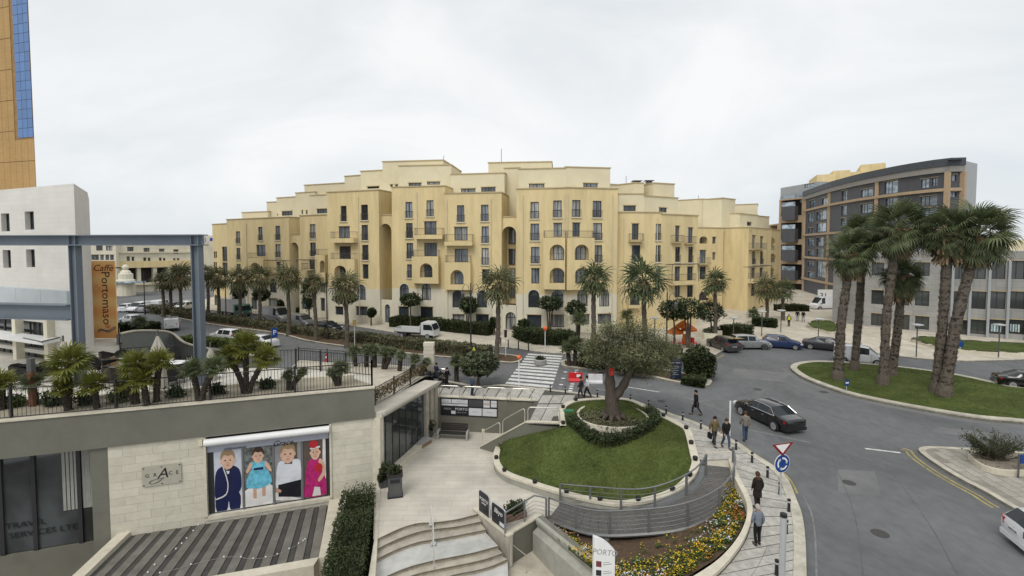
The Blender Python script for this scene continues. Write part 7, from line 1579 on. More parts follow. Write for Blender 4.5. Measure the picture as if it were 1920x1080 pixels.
def person(loc, head, label, top, bottom, hair='dark', stride=.0, h=1.75, coat=0., hood=None, arms=.12, lean=0, group=None, female=False, bag=None, seated=False, vest=None, carry=0):
    """faces local +Y"""
    k = h/1.75; t = thing('person', label, 'person', tuple(loc), head-math.pi/2, group); s = stride; sh = .185 if not female else .165
    ly = lean
    J = dict(pelvis=(0,0,.94), belly=(0,.01+ly*.3,1.1), chest=(0,.02+ly*.8,1.3), neck=(0,.02+ly,1.48), head0=(0,.04+ly,1.56), head1=(0,.05+ly,1.64), head2=(0,.045+ly,1.71), waist=(0,.005,1.06), hem=(0,0,.86))
    for sd, sg in (('l',-1),('r',1)):
        f = s*sg; 
        J['sh'+sd] = (sg*sh,.01+ly,1.42); J['el'+sd] = (sg*(sh+.07),-.02-arms*sg*.0-f*.32+ly+carry*.05,1.15); J['wr'+sd] = (sg*(sh+.05),.07-f*.6+ly+carry*.25,.92+carry*.25+abs(f)*.06)
        J['ha'+sd] = (sg*(sh+.045),.10-f*.68+ly+carry*.3,.85+carry*.26+abs(f)*.07)
        J['hp'+sd] = (sg*.09,0,.9)
        if seated: J['kn'+sd] = (sg*.17,.42,.84); J['an'+sd] = (sg*.2,.34,.44); J['to'+sd] = (sg*.21,.5,.38)
        else:
            J['kn'+sd] = (sg*.1,.05+f*.42,.5+(.03 if f < 0 else 0)); J['an'+sd] = (sg*.1,(-.02+f*.75) if f >= 0 else f*1.05-.0,.09+(.1*abs(f) if f < 0 else 0)); J['to'+sd] = (sg*.12,J['an'+sd][1]+.16,.04+(.0 if f >= 0 else .02))
    N_ = list(J); N_ = [n for n in N_ if n not in ('waist','hem')]+['waist','hem']; ix = {n: i for i, n in enumerate(N_)}; V = [tuple(c*k for c in J[n]) for n in N_]; nb_ = len(N_)-2
    Ed = [('pelvis','belly'),('belly','chest'),('chest','neck'),('neck','head0'),('head0','head1'),('head1','head2')]
    Rb = dict(pelvis=.12,belly=.11,chest=.13,neck=.055,head0=.075,head1=.098,head2=.07,sh=.06,el=.042,wr=.03,ha=.03,hp=.09,kn=.06,an=.042,to=.035)
    for sd in 'lr': Ed += [('chest','sh'+sd),('sh'+sd,'el'+sd),('el'+sd,'wr'+sd),('wr'+sd,'ha'+sd),('pelvis','hp'+sd),('hp'+sd,'kn'+sd),('kn'+sd,'an'+sd),('an'+sd,'to'+sd)]
    R_ = [Rb.get(n, Rb.get(n[:2], .05))*k for n in N_]
    Ed += [('belly','waist'),('pelvis','hem')] if False else []; E2 = [(ix[a], ix[c]) for a, c in Ed]; V2 = list(V[:nb_]); R_ = R_[:nb_]
    for sd, sg in (('l',-1),('r',1)):                                # five fingers per hand
        hx, hy, hz = V[ix['ha'+sd]]
        for q in range(5):
            if q == 0: p = (hx-sg*.035*k, hy+.045*k, hz-.02*k); p2 = (hx-sg*.03*k, hy+.065*k, hz-.05*k)
            else: yy = (q-2.5)*.02*k; Lq = (.075,.085,.08,.062)[q-1]*k; p = (hx, hy+yy+.005, hz-Lq*.6); p2 = (hx-sg*.015*k, hy+yy+.012, hz-Lq)
            i0 = len(V2); V2 += [p, p2]; E2 += [(ix['ha'+sd], i0), (i0, i0+1)]; R_ += [.010*k, .008*k]
    obj('body', skin_mesh('body', V2, E2, R_, 0, m_sk), t, (0,0,0))
    def sub(names, edges, radii, name, m):
        nn = [n for n in names]; jj = {n: i for i, n in enumerate(nn)}; return obj(name, skin_mesh(name, [V[ix[n]] for n in nn], [(jj[a],jj[c]) for a, c in edges], [r*k for r in radii], 0, m), t, (0,0,0))
    jn = ['chest','belly','pelvis','hem','neck']+[a+c for c in 'lr' for a in ('sh','el','wr')]
    sub(jn, [('chest','belly'),('belly','pelvis'),('pelvis','hem'),('chest','neck')]+[e for c in 'lr' for e in (('chest','sh'+c),('sh'+c,'el'+c),('el'+c,'wr'+c))], [.165,.155+coat*.1,.165+coat*.3,.165,.075]+[.082,.066,.048]*2, 'jacket', top)
    if coat:                                                         # skirt of a long coat
        b = MB(); b.lathe([(.17*k,.98*k),(.19*k,.8*k),(.20*k,(.95-coat*1.6)*k)], (0,.02,0), 12); b.build('coat_skirt', top, t, smooth=60, loc=(0,0,0))
    sub(['pelvis','waist']+[a+c for c in 'lr' for a in ('hp','kn','an')], [('pelvis','waist')]+[e for c in 'lr' for e in (('pelvis','hp'+c),('hp'+c,'kn'+c),('kn'+c,'an'+c))], [.15,.145]+[.105,.078,.062]*2, 'trousers', bottom)
    for c in 'lr': a = Vector(V[ix['an'+c]]); e = Vector(V[ix['to'+c]]); MB().tube([a+Vector((0,-.05,-.02))*k, a+Vector((0,0,-.03))*k, e+Vector((0,-.02,0)), e+Vector((0,.06,-.005))*k], [.045*k,.052*k,.046*k,.03*k], 7).build('shoe', m_black, t, loc=(0,0,0), smooth=60)
    hd_ = Vector(V[ix['head1']]); b = MB(); n = 10; rings = []
    for q in range(6): a = lerp(-.35, math.pi/2, q/5); rings.append((max(.004,.112*math.cos(a)), .135*math.sin(a)))
    vs = []; fs = []
    for r, z in rings: vs += [(hd_.x+r*k*math.cos(6.283*i/n), hd_.y-.012*k+r*k*1.05*math.sin(6.283*i/n)+(-.02*k if z < 0.02 else 0), hd_.z+(.02+z)*k*(1 if math.sin(6.283*i/n) < .5 or z > .03 else .2)) for i in range(n)]
    fs = [(q*n+i, q*n+(i+1)%n, (q+1)*n+(i+1)%n, (q+1)*n+i) for q in range(5) for i in range(n)]
    b.add(vs, fs); b.build('cap' if hair == 'cap' else 'hair', HAIR[hair], t, smooth=1, loc=(0,0,0))
    b = MB(); b.tube([hd_+Vector((0,.09,.0))*k, hd_+Vector((0,.122,-.03))*k], [.012*k,.018*k], 5); b.build('nose', m_sk, t, loc=(0,0,0))
    b = MB(); 
    for sg in (-1,1): b.add([tuple(hd_+Vector((sg*.036+dx,.097,.012+dz))*k) for dx, dz in ((-.014,0),(0,-.008),(.014,0),(0,.008))], [(0,1,2,3)])
    b.add([tuple(hd_+Vector((dx,.094,-.062+dz))*k) for dx, dz in ((-.025,0),(0,-.008),(.025,0),(0,.006))], [(0,1,2,3)]); b.build('face_features', HAIR['dark'], t, loc=(0,0,0), kind='stuff')
    if hood: b = MB(); b.lathe([(.10*k,1.40*k),(.14*k,1.46*k),(.12*k,1.54*k)], (0,-.03*k,0), 10); b.build('fur_hood', hood, t, smooth=60, loc=(0,0,0))
    if vest: MB().lathe([(.185*k,.98*k),(.185*k,1.15*k),(.2*k,1.3*k),(.16*k,1.42*k)], (0,.015,0), 12).build('hi_vis_vest', vest, t, smooth=60, loc=(0,0,0))
    if bag: p = Vector(V[ix['har']]); MB().cbox((p.x+.02,p.y,p.z-.42*k), .12, .3, .34).tube([(p.x+.02,p.y-.1,p.z-.1),(p.x,p.y,p.z),(p.x+.02,p.y+.1,p.z-.1)], .01, 4).build('bag', bag, t, loc=(0,0,0))
    return t
c_blk, c_dgr, c_jean, c_olv, c_grj, c_brn, c_bgr, c_wht, c_nav, c_blu, c_hiv, c_pal = cm('black_cloth',(.012,.012,.013)), cm('charcoal_cloth',(.035,.035,.04)), cm('denim',(.045,.065,.11)), cm('olive_tan_cloth',(.13,.10,.05)), cm('grey_tweed',(.17,.155,.13)), cm('dark_brown_cloth',(.022,.016,.014)), cm('blue_grey_knit',(.17,.19,.225)), cm('white_shirt',(.6,.61,.62)), cm('navy_cloth',(.02,.025,.05)), cm('slate_blue_cloth',(.05,.07,.12)), mat('hi_vis_yellow',(.55,.62,.05),.7,.05), cm('pale_grey_cloth',(.25,.25,.25))
D = math.radians
person(at(1305,778), D(178), 'person in black jacket with shoulder bag striding left across the road', c_blk, c_dgr, 'cap', .34, 1.78, bag=c_blk)
person(at(1339,836,KZ), D(285), 'person in olive tan jacket carrying a dark bag on the curved pavement', c_olv, c_dgr, 'dark', .26, 1.78, bag=c_blk)
person(at(1361,840,KZ), D(275), 'person in black jacket and jeans walking beside the olive jacket', c_blk, c_jean, 'brown', -.28, 1.76)
person(at(1397,826), D(80), 'person in grey jacket and blue jeans by the black saloon', c_grj, c_jean, 'brown', .2, 1.82)
person(at(1420,953,KZ), D(95), 'person in long dark brown coat with fur hood, seen from behind', c_brn, c_brn, 'brown', .08, 1.66, coat=.22, hood=cm('brown_fur',(.07,.045,.03)), female=True)
person(at(1420,1022,KZ), D(92), 'grey haired person in blue grey jumper and black trousers on the pavement', c_bgr, c_blk, 'grey', .06, 1.62, female=True)
person(at(1089,748,KZ), D(160), 'person in dark clothes walking beside the white shirt at the crossing', c_dgr, c_dgr, 'dark', .3, 1.75)
person(at(1101,747,KZ), D(165), 'person in white shirt and dark trousers near the barriers', c_wht, c_blk, 'dark', -.3, 1.78)
person(at(885,742,KZ), D(15), 'person in slate blue jumper standing behind the steel hoops', c_blu, c_nav, 'dark', .05, 1.72)
person(at(838,727,KZ), D(330), 'person in black walking past the scooters', c_blk, c_blk, 'dark', .28, 1.72, bag=c_blk)
person(at(818,717,.12), .9, 'rider in navy sitting on the dark scooter', c_nav, c_dgr, 'dark', 0, 1.72, seated=True, carry=.8)
person(at(1479,612,KZ), D(80), 'worker in yellow hi vis vest on the far right plaza', c_blk, c_blk, 'dark', .08, 1.78, vest=c_hiv)
person(at(1495,602,KZ), D(60), 'person in dark top and pale trousers, left of the pair beyond the worker', c_blk, c_pal, 'dark', .2, 1.75)
person(at(1506,603,KZ), D(70), 'person in dark top and pale trousers, right of the pair beyond the worker', c_blk, c_pal, 'cap', -.2, 1.75)
person(at(889,674,.14), D(270), 'worker in yellow hi vis vest tending the median hedge', c_dgr, c_dgr, 'dark', 0, 1.75, vest=c_hiv, lean=.1)
# ================================================================ STREET FURNITURE
m_ball = mat('orange_beacon', (.75,.13,.03), .35, .05); m_pole = mat('galvanised_pole', (.50,.51,.51), .45, .06, metal=.3); m_signblue = mat('sign_face_blue', (.008,.05,.22), .4, .04); m_signred = mat('sign_rim_red', (.22,.008,.012), .4, .04)
m_blueboard = mat('dark_blue_board', (.010,.018,.045), .45, .1); m_wood = mat('dark_wood', (.028,.025,.023), .6, .25, 6, stretch=(8,1,1)); m_conc = mat('pale_concrete', (.33,.325,.31), .85, .15, 6, .2, 40)
# bollards
BO = [((1032,735),'at the zebra crossing end'),((1060,738),'next to the crossing studs'),((1120,745),'behind the two walkers'),((1182,754),'right of the olive trunk'),((1216,765),'second right of the olive trunk'),((1249,776),'third right of the olive trunk'),((1280,788),'level with the first right lawn lamp'),((1314,804),'just before the two walking men'),((1380,843),'just past the two walking men'),((1410,867),'behind the head of the brown coat'),((1439,895),'left above the yield sign pole foot'),((1462,927),'at the foot of the yield sign pole'),((1479,959),'first beyond the yield sign'),((1474,1000),'above the leaning grey pole'),((1468,1036),'beside the grey pole'),((1456,1078),'at the bottom edge below the grey pole')]
for (x, y), w in BO:
    p = at(x,y,KZ); t = thing('bollard', 'black bollard on the curved kerb '+w, 'bollard', tuple(p), group='bollards along the curved kerb'); t.scale = (.9,.9,.66)
    MB().lathe([(.085,0),(.07,.05),(.065,.62)], n=10).build('post', m_iron, t, smooth=40); MB().lathe([(.072,.62),(.085,.64),(.085,.7),(.072,.72)], n=10).build('band', m_pole, t, smooth=40); MB().lathe([(.068,.72),(.085,.78),(.08,.86),(.03,.9)], n=10).build('cap', m_iron, t, smooth=40)
for i, (x, y) in enumerate(((939,648),(953,652),(972,655),(991,657),(1055,662))):
    t = thing('bollard', ORD[i]+' black bollard from the left on the far side of the zebra crossing', 'bollard', tuple(at(x,y,KZ)), group='bollards on the far pavement'); MB().lathe([(.09,0),(.07,.06),(.065,.8),(.09,.84),(.08,.95),(.02,.98)], n=8).build('post', m_iron, t, smooth=40)
# belisha beacons and poles
def pole(nm, lab, cat, bp, top, z=KZ, r=.045, m=None):
    q = at(*bp, z); h = atY(*top, q.y).z-z; t = thing(nm, lab, cat, tuple(q)); MB().tube([(0,0,0),(0,0,h)], r, 8).build('pole', m or m_white, t, smooth=40); return t, h
for bp, top, l in (((973,724),(975,674),'belisha beacon with orange globe at the near side of the crossing'),((1022,659),(1022,620),'belisha beacon with orange globe at the far side of the crossing')):
    t, h = pole('belisha_beacon', l, 'beacon', bp, top); k = at(*bp).y/FOC; r = 4.2*k; b = MB(); b.lathe([(r*math.sin(math.pi*i/8)+.002, h+r*1.0-r*math.cos(math.pi*i/8)) for i in range(9)], n=12); b.build('globe', m_ball, t, smooth=1)
t, h = pole('signal_pole', 'white pole with black lamp beside the median end', 'pole', (948,668), (948,630)); MB().cbox((0,0,h-.1), .3, .3, .75).build('lamp_box', m_iron, t)
t, h = pole('signal_pole', 'white pole with yellow flasher at the median hedge', 'pole', (665,648), (665,611)); MB().cbox((0,0,h), .28, .28, .7).build('lamp_box', mat('flasher_amber',(.45,.30,.08)), t)
t, h = pole('sign_post', 'thin white post beside the black saloon', 'post', (1368,818), (1368,752), r=.05)
t, h = pole('steel_post', 'thick grey post with black cap leaning by the last bollards', 'post', (1466,1092), (1489,968), r=.11, m=m_pole); MB().lathe([(.115,h-.02),(.115,h+.1),(.05,h+.12)], n=10).build('cap', m_iron, t)
# yield and roundabout signs
q = at(1463,930,KZ); t = thing('road_sign', 'give way triangle above a blue roundabout disc on the curved kerb', 'road sign', tuple(q)); zt = atY(1476,832,q.y).z-KZ; zc = atY(1472,868,q.y).z-KZ; zm = atY(1475,856,q.y).z-KZ
MB().tube([(0,0,0),(0,0,zt)], .04, 8).build('pole', m_pole, t, smooth=40)
yaw = .28; fx, fy = math.cos(yaw), math.sin(yaw); Rf = frame_rot((fx,fy,0),(0,0,1))
def plate(nm, poly, d, m, par): 
    b = MB(); n = len(poly); A = [Vector((x*fx, x*fy, y))+Vector((fy,-fx,0))*d for x, y in poly]; B = [p-Vector((fy,-fx,0))*.02 for p in A]; b.add(A+B, [tuple(range(n)), tuple(reversed(range(n,2*n)))]+[((i+1)%n,i,n+i,n+(i+1)%n) for i in range(n)]); return b.build(nm, m, par, loc=(0,0,0))
w = 25*q.y/FOC; tri = lambda s, c: [(-w*s,c+(zt-zm)*.5*s),(0,c-(zt-zm)*.5*s),(w*s,c+(zt-zm)*.5*s)]; c_ = (zt+zm)/2+.04; s_ = plate('give_way_triangle', tri(1.0,c_), .075, m_signred, t); plate('sign_face', tri(.68,c_+.055), .08, m_white, s_)
rr = 17*q.y/FOC; ds = plate('roundabout_disc', [(rr*math.cos(-6.283*i/24), zc+rr*math.sin(-6.283*i/24)) for i in range(24)], .075, m_signblue, t); ds2 = plate('disc_rim', [(rr*1.06*math.cos(-6.283*i/24), zc+rr*1.06*math.sin(-6.283*i/24)) for i in range(24)], .068, m_white, ds)
for a0 in (.3, 2.4, 4.5):
    P_ = [(rr*.62*math.cos(a0+1.35*i/7), zc+rr*.62*math.sin(a0+1.35*i/7)) for i in range(8)]; V3 = lambda x, y: Vector((x*fx,x*fy,y))+Vector((fy,-fx,0))*.084
    b = MB(); A = [V3(rr*.52*math.cos(a0+1.35*i/7), zc+rr*.52*math.sin(a0+1.35*i/7)) for i in range(8)]; B = [V3(rr*.72*math.cos(a0+1.35*i/7), zc+rr*.72*math.sin(a0+1.35*i/7)) for i in range(8)]; b.strip(B, A)
    e = a0; b.add([V3(rr*.4*math.cos(e),zc+rr*.4*math.sin(e)), V3(rr*.84*math.cos(e),zc+rr*.84*math.sin(e)), V3(rr*.62*math.cos(e-.5),zc+rr*.62*math.sin(e-.5))], [(0,1,2),(2,1,0)]); b.build('arrow', m_white, ds, loc=(0,0,0))
# keep left disc, parking sign, blue direction sign
q = at(1587,733,.3); t = thing('road_sign', 'small blue keep left disc on the roundabout edge', 'road sign', tuple(q)); k = q.y/FOC; yaw = .3; fx, fy = math.cos(yaw), math.sin(yaw); MB().tube([(0,0,0),(0,0,14*k)], .03, 6).build('pole', m_pole, t); z = 16*k; d_ = plate('disc', [(6.5*k*math.cos(-6.283*i/16), z+6.5*k*math.sin(-6.283*i/16)) for i in range(16)], .05, m_signblue, t); plate('arrow', [(-.17,z+.06),(.17,z+.06),(.17,z-.06),(-.17,z-.06)], .056, m_white, d_)
q = at(509,662,.15); q.y += 0; t = thing('road_sign', 'blue parking sign beside the parked white saloon', 'road sign', tuple(q)); k = q.y/FOC; fx, fy = 1, 0; MB().tube([(0,0,0),(0,0,50*k)], .05, 6).build('pole', m_irongrey, t); pn = plate('sign_plate', [(2*k,30*k),(12.5*k,30*k),(12.5*k,48*k),(2*k,48*k)][::1], .02, m_signblue, t); text('P', 13*k, pn, m_white, (7.2*k,-.03,35*k), frame_rot((1,0,0),(0,0,1)), 'parking_letter')
q = at(1800,658,.15); t = thing('road_sign', 'blue direction sign by the long lawn bed', 'road sign', tuple(q)); k = q.y/FOC; MB().tube([(0,0,0),(0,0,16*k)], .04, 6).build('pole', m_white, t); plate('sign_plate', [(-6*k,8*k),(6*k,8*k),(6*k,15*k),(3*k,20*k),(-4*k,16*k)], .05, m_signblue, t)
q = at(1909,896,KZ); t = thing('road_sign', 'dark bracket sign with white lettering at the right edge of the corner bed', 'road sign', tuple(q)); k = q.y/FOC; MB().tube([(0,0,0),(0,0,46*k)], .04, 6).build('pole', m_irongrey, t); pn = MB().box(.05,-.03,28*k,1.5,.03,45*k).build('sign_plate', m_signblue, t, loc=(0,0,0)); text('Ro', 16*k, pn, m_white, (.55,-.04,31*k), FX)
# barriers
def barrier(bp, m, label, ang, sc=1.):
    t = thing('barrier', label, 'barrier', tuple(at(*bp)), ang); b = MB(); L_, pr = .62*sc, [(-.26,0),(-.26,.12),(-.12,.3),(-.09,.78),(.09,.78),(.12,.3),(.26,.12),(.26,0)]; n = len(pr)
    b.add([(-L_,y,z) for y, z in pr]+[(L_,y,z) for y, z in pr], [tuple(range(n)), tuple(reversed(range(n,2*n)))]+[((i+1)%n,i,n+i,n+(i+1)%n) for i in range(n)]); b.build('shell', m, t)
    for x in (-.3,.3): MB().box(x*sc-.1,-.28,-.0,x*sc+.1,.28,.09).build('foot', m, t)
    MB().lathe([(.06,.78),(.06,.86),(.02,.87)], n=8).build('filler_cap', m_white if m is m_red else m_red, t)
    if m is m_red: MB().box(.08,-.135,.42,.42,-.1,.66).build('label_plate', m_white, t)
barrier((1079,715), m_red, 'red plastic road barrier beyond the crossing', -.05); barrier((1116,718), mat('white_plastic',(.6,.6,.6),.5), 'white plastic road barrier left of the olive trunk', -.05)
# crossing planter
q = at(1013,684); t = thing('planter', 'round concrete planter standing on the zebra crossing', 'planter', tuple(q)); MB().lathe([(.42,0),(.6,.1),(.66,.55),(.6,.6),(.52,.6),(.5,.5)], n=14).build('bowl', m_conc, t, smooth=50); b = MB(); cloud(b, (0,0,.65), (.5,.5,.25), 300, .12); b.build('plants', m_hedge, t, uv=False)
# dark blue notice board
q = at(1267,711,.16); k = q.y/FOC; t = thing('notice_board', 'dark blue notice board on the planted median', 'notice board', tuple(q), -.05); pn = MB().box(-10*k,-.08,.1,10*k,.08,39*k).build('board', m_blueboard, t); text('PORTOMASO', 2.6*k, pn, m_white, (0,-.085,31*k), FX); MB().lathe([(.02,0),(.22,0)], (0,0,0), 3).v
for i in range(5): MB().box(-7*k,-.086,(9+i*4)*k,(5-(i%2)*3)*k,-.081,(9.7+i*4)*k).build('text_line', m_conc, pn)
for x in (-9*k,9*k): MB().box(x-.05,-.05,-.1,x+.05,.05,.1).build('foot', m_iron, t)
# ribbed stone pillar at the promenade end
q = at(805,708,.1); k = q.y/FOC; t = thing('stone_pillar', 'square ribbed stone pillar at the end of the walkway fence', 'pillar', tuple(q)); n = 9; H_ = 68*k
for i in range(n): MB().cbox((0,0,H_*i/n), 20*k-(.08 if i%2 else 0), .6, H_/n-.02).build('stone_block', m_block, t)
# lamp posts
def lamp(bp, top, label, arms=2, grp='black street lanterns', z=.14):
    q = at(*bp, z); h = atY(*top, q.y).z-z; t = thing('street_lamp', label, 'street lamp', tuple(q), group=grp); MB().tube([(0,0,0),(0,0,.9),(0,0,1.0),(0,0,h)], [.14,.13,.09,.055], 8).build('post', m_iron, t, smooth=40)
    for s in ((-1,1) if arms == 2 else ((1,) if arms == 1 else ())):
        MB().tube([(0,0,h*.80),(s*.28,0,h-.25),(s*.6,0,h-.05),(s*.85,0,h-.5),(s*.85,0,h-.9)], .03, 5).build('arm', m_iron, t); MB().tube([(0,0,h*.80),(s*.85,0,h*.80)], .02, 4).build('brace', m_iron, t)
        MB().lathe([(.04,h-.9),(.10,h-1.0),(.2,h-1.1),(.16,h-1.55),(.08,h-1.65)], (s*.85,0,0), 8).build('lantern', m_irongrey, t, smooth=40)
lamp((883,668),(882,531),'tall black street lamp with twin hanging lanterns in front of the long hedge'); lamp((614,636),(612,512),'tall black street lamp with one hanging lantern on the median', 1); lamp((424,596),(424,505),'black lamp post on the median near the far corner of the ochre building', 0); lamp((272,590),(272,508),'black lamp post beside the hotel car park', 0); lamp((1249,690),(1249,548),'tall black street lamp rising behind the olive tree crown', 1)
for (bp, top, l) in [((1227,658),(1227,596),'slim lamp with flat head behind the olive tree'),((1375,636),(1375,596),'slim lamp with flat head behind the dark grey car'),((1428,631),(1428,584),'slim lamp with flat head left of the plaza steps'),((1464,623),(1464,582),'slim lamp with flat head nearest the hi vis worker'),((1534,640),(1534,598),'slim lamp with flat head behind the parked dark saloon'),((1718,669),(1718,609),'slim lamp with flat head between the tall palms'),((1872,670),(1868,609),'slim lamp with flat head at the right end of the lawn bed')]:
    q = at(*bp, KZ); h = atY(*top, q.y).z-KZ; t = thing('plaza_lamp', l, 'street lamp', tuple(q), group='slim lamps on the right plaza'); MB().tube([(0,0,0),(0,0,h)], .06, 7).build('post', m_irongrey, t); MB().lathe([(.1,h-.15),(.55,h-.02),(.55,h+.05),(.1,h+.12)], n=10).build('lamp_head', m_pole, t)
# cone
q = at(612,676,.3); t = thing('traffic_cone', 'small red and white traffic cone by the walkway railing', 'traffic cone', tuple(q)); MB().box(-.2,-.2,0,.2,.2,.04).build('base', m_red, t); MB().lathe([(.16,.04),(.03,.7)], n=10).build('cone', m_red, t); MB().lathe([(.118,.26),(.085,.45)], n=10).build('band', m_white, t)
# orange umbrellas, planters
for (cx, cy, r, l) in [(1266,618,16,'orange parasol at the left of the pavement cafe'),(1292,613,15,'orange parasol at the right of the pavement cafe'),(1281,607,15,'orange awning canopy above the pavement cafe tables')]:
    q = at(cx,645,KZ); c = atY(cx,cy,q.y); k = q.y/FOC; t = thing('parasol', l, 'parasol', (c.x,c.y,KZ), group='orange parasols at the pavement cafe'); h = c.z-KZ; MB().tube([(0,0,0),(0,0,h+.5)], .04, 6).build('pole', m_white, t)
    b = MB(); b.add([(0,0,h+7*k)]+[(r*k*math.cos(6.283*i/8), r*k*math.sin(6.283*i/8), h-4*k) for i in range(8)]+[(r*k*math.cos(6.283*i/8), r*k*math.sin(6.283*i/8), h-7*k) for i in range(8)], [(0,1+i,1+(i+1)%8) for i in range(8)]+[(1+i,9+i,9+(i+1)%8,1+(i+1)%8) for i in range(8)]); b.build('canopy', m_orange, t)
q = at(1284,646,KZ); t = thing('menu_stand', 'orange menu stand below the orange parasols', 'stand', tuple(q)); k = q.y/FOC; MB().box(-3*k,-.1,0,3*k,.1,20*k).build('panel', m_orange, t); MB().box(-3.5*k,-.15,0,3.5*k,.15,.08).build('foot', m_iron, t)
for i, x in enumerate((1262,1276,1296,1303)):
    t = thing('cafe_chair', ORD[i]+' red cafe chair from the left under the orange parasols', 'chair', tuple(at(x,648+i%2*2,KZ)), rnd.uniform(0,6)); MB().box(-.25,-.25,.4,.25,.25,.46).build('seat', m_red, t); MB().box(-.25,.22,.46,.25,.26,.95).build('backrest', m_red, t)
    for a in (-.22,.22):
        for c in (-.22,.22): MB().box(a-.02,c-.02,0,a+.02,c+.02,.4).build('leg', m_iron, t)
for bp, w, l in (((1331,637),24,'square stone planter box by the orange parasols'),((1345,632),18,'square stone planter box beside the rounded hedge')):
    q = at(*bp,KZ); k = q.y/FOC; t = thing('planter_box', l, 'planter', tuple(q)); MB().box(-w*k/2,-w*k/2+.6,0,w*k/2,w*k/2+.6,12*k).build('box', m_cwhite, t); b = MB(); cloud(b, (0,.6,14*k), (w*k*.42,w*k*.42,8*k), 260, .16); b.build('plants', m_hedge, t, uv=False)
# promenade hoops
def hoop(a, c, h, lab, grp):
    d = (c-a); t = thing('handrail_hoop', lab, 'handrail', tuple(a), group=grp, world=True); U = Vector((0,0,1)); r = .22; dn = d.normalized()
    MB().tube([a, a+U*(h-r)]+[a+dn*r*(1-math.cos(x))+U*(h-r+r*math.sin(x)) for x in (.5,1.05,1.57)]+[c-dn*r*(1-math.cos(x))+U*(h-r+r*math.sin(x)) for x in (1.57,1.05,.5)]+[c+U*(h-r), c], .035, 7).build('tube', m_stainless, t, smooth=40)
for i, (x0, x1) in enumerate(((824,862),(867,906),(911,951),(957,997))):
    z0 = 745+(x0-822)*.045; hoop(at(x0,z0,.17), at(x1,745+(x1-822)*.045,.17), .95, ORD[i]+' steel hoop rail from the left on top of the bench wall', 'steel hoop rails on the bench wall')
A0h, A1h, A2h = A0+back*.1, A1+back*.1, A2+back*.1
def sl(t): p = A0h.lerp(A1h,t); p.z = lerp(ZP+.2,.18,t); return p
hoop(sl(.04), sl(.44), .95, 'lower sloping steel hoop rail of the side stairs', 'steel hoop rails of the side stairs'); hoop(sl(.5), sl(.97), .95, 'upper sloping steel hoop rail of the side stairs', 'steel hoop rails of the side stairs')
hoop(A1h.lerp(A2h,.05)+Vector((0,0,.18)), A1h.lerp(A2h,.97)+Vector((0,0,.18)), .95, 'level steel hoop rail at the top of the side stairs', 'steel hoop rails of the side stairs')
# central rail of the curved steps
p0, p1, p2 = at(808,985,ZP), at(811,1018,ZP-.4), at(814,1070,ZP-.75); t = thing('stair_rail', 'slim steel rail running down the middle of the curved steps', 'handrail', tuple(p0), world=True); U = Vector((0,0,1))
for a, c in ((p0+Vector((0,.1,0)), p1), (p1+Vector((.05,-.05,0)), p2)):
    MB().tube([a, a+U*1.0, c+U*1.0, c], .03, 6).build('rail', m_stainless, t); MB().cbox(a, .25, .25, .03).build('foot_plate', m_pole, t)
p0, p1 = at(958,1062,ZL+.6), at(986,1076,ZL); t = thing('stair_rail', 'short steel rail leading down to the lower floor', 'handrail', tuple(p0), world=True); MB().tube([p0, p0+U*1.15, p1+U*.95, p1+U*.85, p1], .03, 6).build('rail', m_stainless, t)
# bench, bin, pots, crates
q = at(850,822,ZP); t = thing('bench', 'dark slatted bench with pale concrete ends against the retaining wall', 'bench', tuple(q), math.atan2(dw.y,dw.x)); 
for s in (-1,1): 
    b = MB(); pr = [(-.38,0),(-.36,.45),(-.28,.62),(-.1,.66),(.3,.62),(.36,0)]; n = len(pr); b.add([(s*1.12-.06,y,z) for y, z in pr]+[(s*1.12+.06,y,z) for y, z in pr], [tuple(range(n)), tuple(reversed(range(n,2*n)))]+[((i+1)%n,i,n+i,n+(i+1)%n) for i in range(n)]); b.build('bench_end', m_conc, t)
for i in range(4): MB().box(-1.06,-.32+i*.15,.42,1.06,-.19+i*.15,.47).build('seat_slat', m_wood, t)
for i in range(4): MB().box(-1.06,.27+i*.03,.52+i*.14,1.06,.31+i*.03,.64+i*.14).build('back_slat', m_wood, t)
q = at(741,929,ZP); t = thing('litter_bin', 'dark grey litter bin with a planted top by the shop corner', 'litter bin', tuple(q), .25); t.scale = (1.05,1.05,1.22); m_bin = mat('charcoal_metal',(.075,.078,.088),.5,.1)
MB().box(-.38,-.3,.06,.38,.3,1.0).build('body', m_bin, t); MB().box(-.42,-.34,0,.42,.34,.06).build('base', m_iron, t); MB().box(-.30,-.315,.18,.30,-.302,.66).build('door_panel', m_irongrey, t); MB().box(-.26,-.318,.74,.26,-.302,.9).build('slot', m_black, t); MB().box(-.42,-.34,1.0,.42,.34,1.12).build('lid', m_wood, t); b = MB(); cloud(b, (0,0,1.25), (.34,.28,.26), 420, .09); b.build('plants', m_hedge, t, uv=False)
def pot(bp, z, r, h, lab, ph, pr=None, m=None, cat='plant pot'):
    q = at(*bp, z); t = thing('plant_pot', lab, cat, tuple(q)); MB().lathe([(r*.75,0),(r,h*.9),(r*1.05,h),(r*.9,h),(r*.85,h*.9)], n=12).build('pot', m or m_bin, t, smooth=50); b = MB(); pr = pr or r*1.3; cloud(b, (0,0,h+ph*.5), (pr,pr,ph*.6), 420, .1); b.build('plant', m_hedge, t, uv=False)
pot((722,912), ZP, .3, .5, 'potted bush behind the litter bin', .9); pot((804,820), ZP, .36, .6, 'potted plant left of the bench', .7, .5); pot((716,914), ZP, .22, .4, 'small pot against the shop corner pilaster', .5)
q = at(792,835,ZP); t = thing('wooden_crate', 'flat stack of wooden trays by the shop window', 'crate', tuple(q), 1.1)
